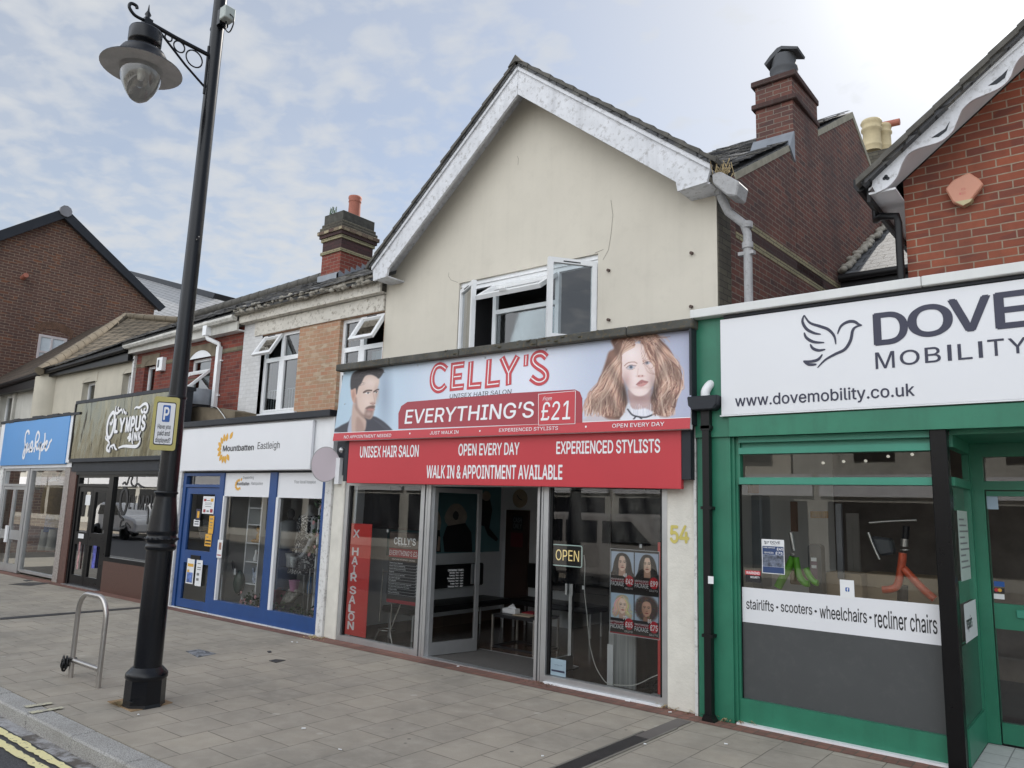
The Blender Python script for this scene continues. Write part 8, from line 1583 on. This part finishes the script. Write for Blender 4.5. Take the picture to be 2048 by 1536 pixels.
# ---------------------------------------------------------------- cream house over the blue signed charity shop
ch_=thing('cream_house','cream rendered terraced house over a charity shop with blue fascia','building',(-20.3,YF,0))
wc=(U8(165,775)[0],U8(191,765)[0],3.4,U8(172,765)[1]); wdw=(U8(246,752)[0],U8(268,745)[0],3.4,U8(252,747)[1])
w_=MB(); grid_wall(w_,-22.2,-17.6,3.0,5.2,[wc,wdw],YU,YU+.25); w_.build('wall',MT['cream2'],ch_)
for h in (wc,wdw): arch_top(ch_,h,.10,MT['cream2'],'window_head',.1).build('arch_panel',MT['cream2'],ch_); simple_window(ch_,h,deep=.14)
MB().box(-17.66,-17.58,7.94,8.0,3.4,5.1).build('party_strip',MT['whiteold'],ch_)
MB().box(-22.3,-17.7,7.84,7.9,4.98,5.20).build('fascia_board',MT['blackpvc'],ch_); gt=MB(); gt.tube([(-22.4,7.78,5.10),(-17.72,7.78,5.24)],.06,10); gt.build('gutter',MT['blackpvc'],ch_); MB().box(-22.3,-17.6,7.9,8.0,5.0,5.02).build('soffit',MT['blackpvc'],ch_)
pi_=MB(); pi_.lathe([(.45,3.2),(.45,5.05)],(-22.55,8.12,0),28); pi_.build('rounded_pier',MT['cream2'],ch_)
rf=MB(); slab4(rf,(-22.5,7.72,5.12),(-17.72,7.72,5.32),(-17.72,11.5,7.42),(-22.5,11.5,7.30),.05); slab4(rf,(-22.5,11.5,7.30),(-17.72,11.5,7.42),(-17.72,15,5.3),(-22.5,15,5.3),.05); rf.build('roof',MT['slate2'],ch_); slate_roof(ch_,(-22.5,7.70,5.145),(-17.72,7.70,5.345),(-17.72,11.5,7.45),(-22.5,11.5,7.33),seed=9,name='roof_slope')
rg=MB(); x=-22.6
while x<-15.0: rg.tube([(x,11.46,7.40+.022*(x+22.5)),(x+.42,11.46,7.42+.022*(x+22.5))],.12,10); x+=.44
rg.build('ridge_tiles',MT['ridge'],ch_)
dp=MB(); dp.tube([(-22.95,7.84,5.0),(-22.95,7.84,4.85),(-22.9,7.93,4.74),(-22.9,7.93,3.3)],.045,8); dp.build('downpipe',MT['blackpvc'],ch_)
MB().box(-22.7,-18.1,7.3,8.0,2.8,2.9).build('flat_roof',MT['lead'],ch_)
m_=MB(); r_=random.Random(4); x=-22.75
while x<-18.1: m_.box(x,x+.3,7.05,7.34,3.66+r_.uniform(-.015,.015),3.73+r_.uniform(-.02,.02)); x+=.3
m_.build('coping',MT['anthracite'],ch_)
MB().box(-22.7,-18.14,7.12,7.3,2.5,3.66).build('fascia_wall',MT['white'],ch_); MB().box(-22.72,-22.42,7.08,7.12,2.53,3.64).build('fascia_end',MT['white'],ch_); MB().box(-18.46,-18.16,7.08,7.12,2.60,3.66).build('fascia_end',MT['white'],ch_)
MB().box(-18.56,-18.30,7.14,7.5,0,2.58).build('pilaster',MT['granite'],ch_); MB().box(-22.75,-22.36,7.14,7.4,0,2.5).build('pilaster',MT['whiteold'],ch_)
bf=MB(); y0,y1=7.17,7.25
for b in ((-22.36,-22.26,y0,y1,0,2.5),(-20.83,-20.70,y0,y1,0.02,2.5),(-20.66,-20.54,y0,y1,.08,2.5),(-22.26,-20.83,y0,y1,2.44,2.5),(-22.26,-20.83,y0,y1,2.06,2.12),(-20.54,-18.56,y0,y1,2.44,2.52),(-20.54,-18.56,y0,y1,.06,.12)): bf.box(*b)
bf.build('shopfront_frame',MT['alu'],ch_)
MB().quad((-20.54,7.22,.12),(-18.56,7.22,.12),(-18.56,7.22,2.44),(-20.54,7.22,2.44)).build('shop_window',MT['g_shop'],ch_,recalc=False); MB().quad((-22.26,7.22,2.12),(-20.83,7.22,2.12),(-20.83,7.22,2.44),(-22.26,7.22,2.44)).build('top_light',MT['g_oly'],ch_,recalc=False)
for a,b in ((-22.25,-21.55),(-21.54,-20.84)):
    dr=MB()
    for q in ((a,a+.07,7.18,7.23,.02,2.05),(b-.07,b,7.18,7.23,.02,2.05),(a+.07,b-.07,7.18,7.23,.02,.2),(a+.07,b-.07,7.18,7.23,.78,1.0),(a+.07,b-.07,7.18,7.23,1.98,2.05)): dr.box(*q)
    D=dr.build('door',MT['alu'],ch_)
    for z0,z1 in ((.2,.78),(1.0,1.98)): MB().quad((a+.07,7.205,z0),(b-.07,7.205,z0),(b-.07,7.205,z1),(a+.07,7.205,z1)).build('pane',MT['g_shop'],D,recalc=False)
    if a<-22: MB().box(b-.12,b+.02,7.13,7.17,.70,1.1).build('handle',MT['white'],D)
it=MB(); it.box(-22.6,-18.2,9.3,9.4,0,2.8); it.build('interior_rear_wall',MT['intgrey'],ch_); MB().box(-22.6,-18.2,7.3,9.4,2.7,2.78).build('ceiling',MT['intgrey'],ch_); MB().box(-22.6,-18.2,7.3,9.4,-.02,.0).build('shop_floor',MT['intdark'],ch_); MB().box(-18.32,-18.2,7.3,9.4,0,2.7).build('interior_wall',MT['intgrey'],ch_)
bl=thing('blue_sign','bright blue charity shop fascia with flowing white handwritten name','shop sign',(-20.4,7.06,2.58)); pbs=PL(7.06); MB().slab(-22.42,-18.46,2.575,3.655,pbs,0,.05).build('panel',MT['skyblue'],bl); L=MB()
for pts in (((335,230),(340,180),(320,140),(285,160),(255,240),(243,350),(243,440),(250,520),(240,640),(230,740),(205,790),(190,765),(200,680),(235,560),(280,470),(300,450),(280,560),(275,650),(310,580),(340,470),(335,560),(342,635),(375,590),(410,520),(425,440),(410,395),(382,450),(370,560),(385,620),(410,615),(445,530)),((548,165),(512,250),(490,400),(480,520),(460,650)),((512,250),(550,162),(582,220),(575,320),(540,400),(500,430),(510,520),(525,580),(555,530),(575,450),(570,540),(585,580),(610,500),(622,430),(608,560),(595,680),(578,830)),((692,440),(650,480),(635,560),(640,600),(670,570),(700,480),(715,330),(718,190)),((715,330),(700,470),(702,550),(740,480),(772,420),(765,385),(740,410),(725,500),(730,580),(745,600),(780,560),(810,480)),((830,400),(815,480),(800,555)),((805,520),(830,430),(860,375),(882,342))):
    q=smooth_pts([pbs.u(30+x*.084,850+y*.084) for x,y in pts],6); L.ribbon(q,.062,pbs,.003+.0002*(len(pts)%7))
L.build('handwritten_name',MT['whiteink'],bl,recalc=False)
# display in the far window
mq3=thing('clothes_display','ochre top and blue checked shorts hanging in the far charity window','clothes',(-19.3,7.6,.5)); P76=PL(7.6)
def zS(x,y): return P76.u(x/5.12,880+y/5.12)
m_=MB(); a=zS(560,570); m_.lathe([(.12,.35),(.28,.30),(.32,-.1),(.30,-.45)],(a[0],7.65,a[1]),16); m_.build('top',paint('ochre_knit',(.19,.12,.045),.9,var=.2,scale=9),mq3); m_=MB(); a=zS(545,790); m_.lathe([(.13,.35),(.16,.0),(.17,-.35)],(a[0],7.6,a[1]),14); m_.build('shirt',paint('blue_check_cloth',(.05,.08,.17),.9,var=.9,scale=14),mq3); m_=MB(); a=zS(480,1040); b=zS(560,1040); 
for q in (a,b): m_.lathe([(.10,.28),(.13,-.2)],(q[0],7.55,q[1]),12)
m_.build('trousers',paint('cream_cloth',(.38,.37,.33),.9),mq3); m_=MB(); a=zS(555,465); m_.ell((a[0],7.6,a[1]),(.22,.12,.2),14,10); m_.build('lamp_shade',paint('white_shade',(.5,.5,.48),.8),mq3)
for nm,lab,pts,mt in (('curtain_pole','dark wooden pole leaning in the far charity window',((625,340),(430,700)),'brownwood'),('curtain_pole','pale wooden pole leaning in the far charity window',((600,400),(500,840)),'woodlight')): m_=MB(); m_.tube([P76.p(*zS(*q)) for q in pts],.03,8); tag(m_.build(nm,MT[mt]),lab,'pole')
# ---------------------------------------------------------------- grey house at the far left edge
gh=thing('grey_house','stained grey rendered house with a pedimented window at the left edge','building',(-25,YF,0))
wg=(U8(6,800)[0],U8(31,795)[0],3.3,U8(20,790)[1])
w_=MB(); grid_wall(w_,-31,-22.95,2.0,4.95,[wg],YU,YU+.25); w_.build('wall',MT['greyrender'],gh); simple_window(gh,wg,deep=.1)
m_=MB(); x0,x1=wg[0]-.12,wg[1]+.12; z=wg[3]; m_.box(x0,wg[0],7.93,8.0,3.3,z+.1); m_.box(wg[1],x1,7.93,8.0,3.3,z+.1); m_.xz([(x0-.08,z+.1),(x1+.08,z+.1),(x1+.08,z+.2),((x0+x1)/2,z+.42),(x0-.08,z+.2)],7.9,8.0); m_.build('window_surround',MT['greyrender'],gh)
m_=MB(); m_.box(-31,-22.5,7.74,7.9,4.72,4.95); m_.build('fascia_board',MT['blackpvc'],gh); gt=MB(); gt.tube([(-31,7.72,4.72),(-22.4,7.72,5.06)],.075,10); gt.build('gutter',MT['blackpvc'],gh)
vt=MB(); a=U8(54,774); b=U8(66,769); vt.box(a[0],b[0],7.985,8.0,a[1],a[1]+.13); vt.build('air_brick',MT['ink'],gh)
MB().box(-31,-22.78,7.15,7.4,0,3.6).build('shop_wall',MT['greyrender'],gh)
HR=PL(11.0); hx,hz=-25.3,7.72
rf=MB(); slab4(rf,(-31,7.65,4.78),(-22.3,7.65,5.05),(hx,11.0,hz),(-31,11.0,hz-.1),.06); rf.build('roof',MT['browntile'],gh)
rf=MB(); rf.add([(-22.3,7.65,5.05),(-20.9,11.6,7.0),(hx,11.0,hz),(-22.35,7.7,4.95),(-20.95,11.6,6.9),(hx,11.05,hz-.1)],[(0,1,2),(5,4,3)]); rf.build('hip_roof',MT['pantile'],gh,recalc=False)
rg=MB(); n=14; a=Vector((-22.2,7.6,5.1)); b=Vector((hx,11.0,hz+.05))
for i in range(n): rg.tube([a+(b-a)*(i/n),a+(b-a)*((i+.95)/n)],.12,8)
c_=Vector((-20.8,11.6,7.08)); 
for i in range(8): rg.tube([b+(c_-b)*(i/8),b+(c_-b)*((i+.95)/8)],.1,8)
rg.build('hip_tiles',paint('buff_hip_tile',(.15,.125,.09),.9,var=.25,scale=6,bmp=.3),gh)
m_=MB(); fl_=[(-23.2,7.66,5.12),(-22.1,7.6,5.16),(-21.9,7.9,5.34),(-22.8,8.0,5.34)]; m_.add(fl_,[(0,1,2,3)]); m_.build('flashing',MT['lead'],gh)
# ---------------------------------------------------------------- tall brown brick building beyond
tbk=thing('brick_block','tall brown brick gabled building rising behind the terrace roofs','building',(-28,9.6,0)); XB=PX(-28.0)
def ub(x,y): return XB.u(x,y)
ap=ub(125,425); le=ub(0,468); re=ub(310,606)
bl0,bl1=5.0,re[0]; slope_l=(ap[1]-le[1])/(ap[0]-le[0]); zl=ap[1]-slope_l*(ap[0]-bl0)
wy0,wz1=ub(78,668); wy1,_=ub(134,676); wz0=ub(75,715)[1]
w_=MB()
def yzq(y0,y1,z0,z1): w_.quad((-28,y0,z0),(-28,y1,z0),(-28,y1,z1),(-28,y0,z1))
yzq(bl0,wy0,0,wz1); yzq(wy1,bl1,0,wz1); yzq(wy0,wy1,0,wz0-.4)
w_.poly([(-28,bl0,wz1),(-28,bl1,wz1),(-28,bl1,re[1]),(-28,ap[0],ap[1]),(-28,bl0,zl)]); w_.quad((-28,bl0,0),(-40,bl0,0),(-40,bl0,zl),(-28,bl0,zl)); w_.quad((-28,bl1,0),(-28,bl1,re[1]),(-40,bl1,re[1]),(-40,bl1,0)); w_.build('gable_wall',MT['darkbrick'],tbk,recalc=False)
rf=MB(); slab4(rf,(-27.75,bl0,zl+.1),(-27.75,ap[0],ap[1]+.12),(-40,ap[0],ap[1]+.12),(-40,bl0,zl+.1),.1); slab4(rf,(-27.75,ap[0],ap[1]+.12),(-27.75,bl1+.25,re[1]-.1),(-40,bl1+.25,re[1]-.1),(-40,ap[0],ap[1]+.12),.1); rf.build('roof',MT['slate2'],tbk)
bg_=MB(); th_=.26
bg_.yz([(bl0,zl+.08),(ap[0],ap[1]+.10),(ap[0],ap[1]-th_),(bl0,zl-th_)],-27.9,-27.74); bg_.build('bargeboard',MT['anthracite'],tbk); bg_=MB(); bg_.yz([(ap[0],ap[1]+.10),(bl1+.3,re[1]-.12),(bl1+.12,re[1]-.32),(ap[0],ap[1]-th_)],-27.9,-27.74); bg_.build('bargeboard',MT['anthracite'],tbk)
m_=MB(); m_.lathe([(.2,0),(.2,.1)],(-27.78,ap[0],ap[1]-.02),10,(1,0,0)); m_.build('finial_plate',paint('grey_plate',(.2,.2,.22),.5),tbk)
m_=MB(); m_.box(-28.02,-27.96,wy0,wy0+.07,wz0-.4,wz1); m_.box(-28.02,-27.96,wy1-.07,wy1,wz0-.4,wz1); m_.box(-28.02,-27.96,wy0+.07,wy1-.07,wz1-.08,wz1); ym=wy0+(wy1-wy0)*.47; m_.box(-28.02,-27.96,ym-.03,ym+.03,wz0-.4,wz1-.08); m_.box(-28.018,-27.962,wy0+.07,wy1-.07,wz0+.18,wz0+.25); WW=m_.build('window',paint('pinkish_white_frame',(.6,.55,.55),.5),tbk)
MB().quad((-27.99,wy0+.07,wz0-.4),(-27.99,wy1-.07,wz0-.4),(-27.99,wy1-.07,wz1-.08),(-27.99,wy0+.07,wz1-.08)).build('pane',paint('white_blinds_behind_glass',(.62,.68,.72),.12,var=.12,scale=1.5),WW,recalc=False)
# brick arch over the window
m_=MB(); n=16
for k in range(n):
    f0,f1=k/n,(k+.82)/n; y_0=wy0-.1+(wy1-wy0+.25)*f0; y_1=wy0-.1+(wy1-wy0+.25)*f1; z_=lambda f:wz1+.02+.22*(1-(2*f-1)**2); m_.quad((-27.985,y_0,z_(f0)),(-27.985,y_1,z_(f1)),(-27.985,y_1+(f1-.5)*.12,z_(f1)+.27),(-27.985,y_0+(f0-.5)*.12,z_(f0)+.27))
m_.build('brick_arch',paint('light_brown_arch_brick',(.15,.085,.055),.9,var=.3,scale=6),tbk,recalc=False)
m_=MB(); a=ub(45,556); m_.tube([(-28,a[0],a[1]),(-27.7,a[0],a[1]+.05)],.08,10); m_.build('overflow_pipe',MT['terracotta'],tbk)
# pale roofed wing behind, with flat dark dormer
pw3=thing('pale_roof_block','pale grey slate roofed block with dark eaves behind the terrace','building',(-30,18,0))
Pq=PL(15.5); A=[Pq.u(*q) for q in ((275,560),(452,612))]
rf=MB()
def at_depth(px,py,y): X,Z=PL(y).u(px,py); return Vector((X,y,Z))
q=[at_depth(309,602,14.6),at_depth(305,642,13.8),at_depth(470,650,13.8),at_depth(470,608,16.6),at_depth(275,558,16.6)]
q=[at_depth(300,640,14.0),at_depth(470,690,14.0),at_depth(470,609,17.0),at_depth(262,548,17.0)]
rf.poly(q); rf.build('roof',MT['paleslate'],pw3,recalc=False)
m_=MB(); a,b=at_depth(250,543,17.05),at_depth(428,592,17.05); zt=at_depth(340,562,17.05).z; z0=min(a.z,b.z)
m_.box(a.x,b.x,16.6,17.6,b.z-.55,b.z-.05) if False else None
a0,a1=at_depth(246,538,16.9),at_depth(430,586,16.9); b0,b1=at_depth(268,566,16.9),at_depth(426,596,16.9)
m_.prism([(a0.x,a0.z),(a1.x,a1.z),(b1.x,b1.z),(b0.x,b0.z)],lambda x,z:(x,16.9,z),lambda x,z:(x,18.2,z)); m_.build('dormer_fascia',MT['anthracite'],pw3)
m_=MB(); a,b=at_depth(303,648,13.9),at_depth(352,662,13.9); m_.tube([a,b,at_depth(470,690,13.9)],.09,8); m_.build('gutter',MT['anthracite'],pw3)
# ---------------------------------------------------------------- the other side of the road (seen in the glass)
ob=thing('opposite_terrace','brick terrace across the road, seen only in window reflections','building',(-20,-9.5,0))
w_=MB(); w_.box(-90,-44,-14,-9.5,0,6.2); w_.box(-40,-22,-14,-9.5,0,7.0); w_.build('stone_wall',MT['greyrender'],ob); w_=MB(); w_.box(-21.5,-13,-14,-9.5,0,5.6); w_.box(-8,6,-14,-9.5,0,6.0); w_.build('grey_wall',MT['greyrender'],ob)
w_=MB(); w_.box(-12.9,-8.1,-14,-9.6,0,5.5); w_.build('rendered_wall',MT['cream'],ob)
m_=MB(); x=-89
while x<5: m_.box(x,x+1.1,-9.49,-9.44,3.6,5.0); m_.box(x-.8,x+2.2,-9.49,-9.45,.4,2.4); x+=3.6
m_.build('window',MT['blackfilm'],ob)
m_=MB(); x=-89
while x<5: m_.box(x-1,x+2.4,-9.44,-9.36,2.55,3.2); x+=3.6
m_.build('fascia',MT['signwhite'],ob)
MB().box(-90,30,-9.4,-5.0,-.16,0).build('far_pavement',MT['paving'])['kind']='structure'
# parked van and pale car across the road
def vehicle(name,label,cat,x0,y0,L,Wd,prof,mat,glassband,wheels):
    v=thing(name,label,cat,(x0+L/2,y0+Wd/2,-.118)); z=-.118
    m_=MB(); P=[(x0+a*L,z+b) for a,b in prof]; m_.xz(P,y0,y0+Wd); m_.build('body',mat,v,bevel=.08)
    for side,ys in ((0,y0+Wd+.004),):
        for gpoly in glassband: m_=MB(); m_.poly([(x0+a*L,ys,z+b) for a,b in gpoly]); m_.build('side_window',MT['blackfilm'],v,recalc=False)
    for a in wheels:
        for yy in (y0+.02,y0+Wd-.02):
            m_=MB(); m_.lathe([(.0,-.1),(.33,-.1),(.34,0),(.33,.1),(0,.1)],(x0+a*L,yy,z+.34),20,(0,1,0)); wh=m_.build('wheel',MT['blackpvc'],v); m_=MB(); m_.lathe([(.0,.115),(.2,.115)],(x0+a*L,yy if yy>y0+.5 else yy,z+.34),16,(0,1,0)); m_.build('rim',MT['alu'],wh)
    return v
gm=paint('grey_metallic_paint',(.46,.44,.42),.3,metal=.2,var=.05,coat=.6)
vehicle('parked_van','grey panel van with dark side windows parked across the road','van',-13.4,-4.55,5.0,1.9,[(.0,.35),(.0,1.2),(.02,1.9),(.06,1.97),(.70,1.97),(.76,1.9),(.88,1.28),(.985,1.05),(1,.85),(1,.35)],gm,[[(.05,1.2),(.05,1.78),(.30,1.78),(.30,1.2)],[(.32,1.2),(.32,1.78),(.52,1.78),(.52,1.2)],[(.55,1.2),(.55,1.78),(.72,1.78),(.83,1.25),(.83,1.2)]],(.2,.82))
vehicle('parked_car','white sports utility car parked across the road to the left','car',-40.5,-4.45,4.6,1.85,[(0,.35),(.0,.95),(.06,1.1),(.12,1.6),(.2,1.7),(.58,1.7),(.72,1.12),(.96,.98),(1,.8),(1,.35)],paint('white_car_paint',(.7,.7,.7),.25,coat=.8),[[(.14,1.12),(.18,1.55),(.36,1.58),(.36,1.12)],[(.38,1.12),(.38,1.58),(.56,1.56),(.67,1.12)]],(.18,.8))
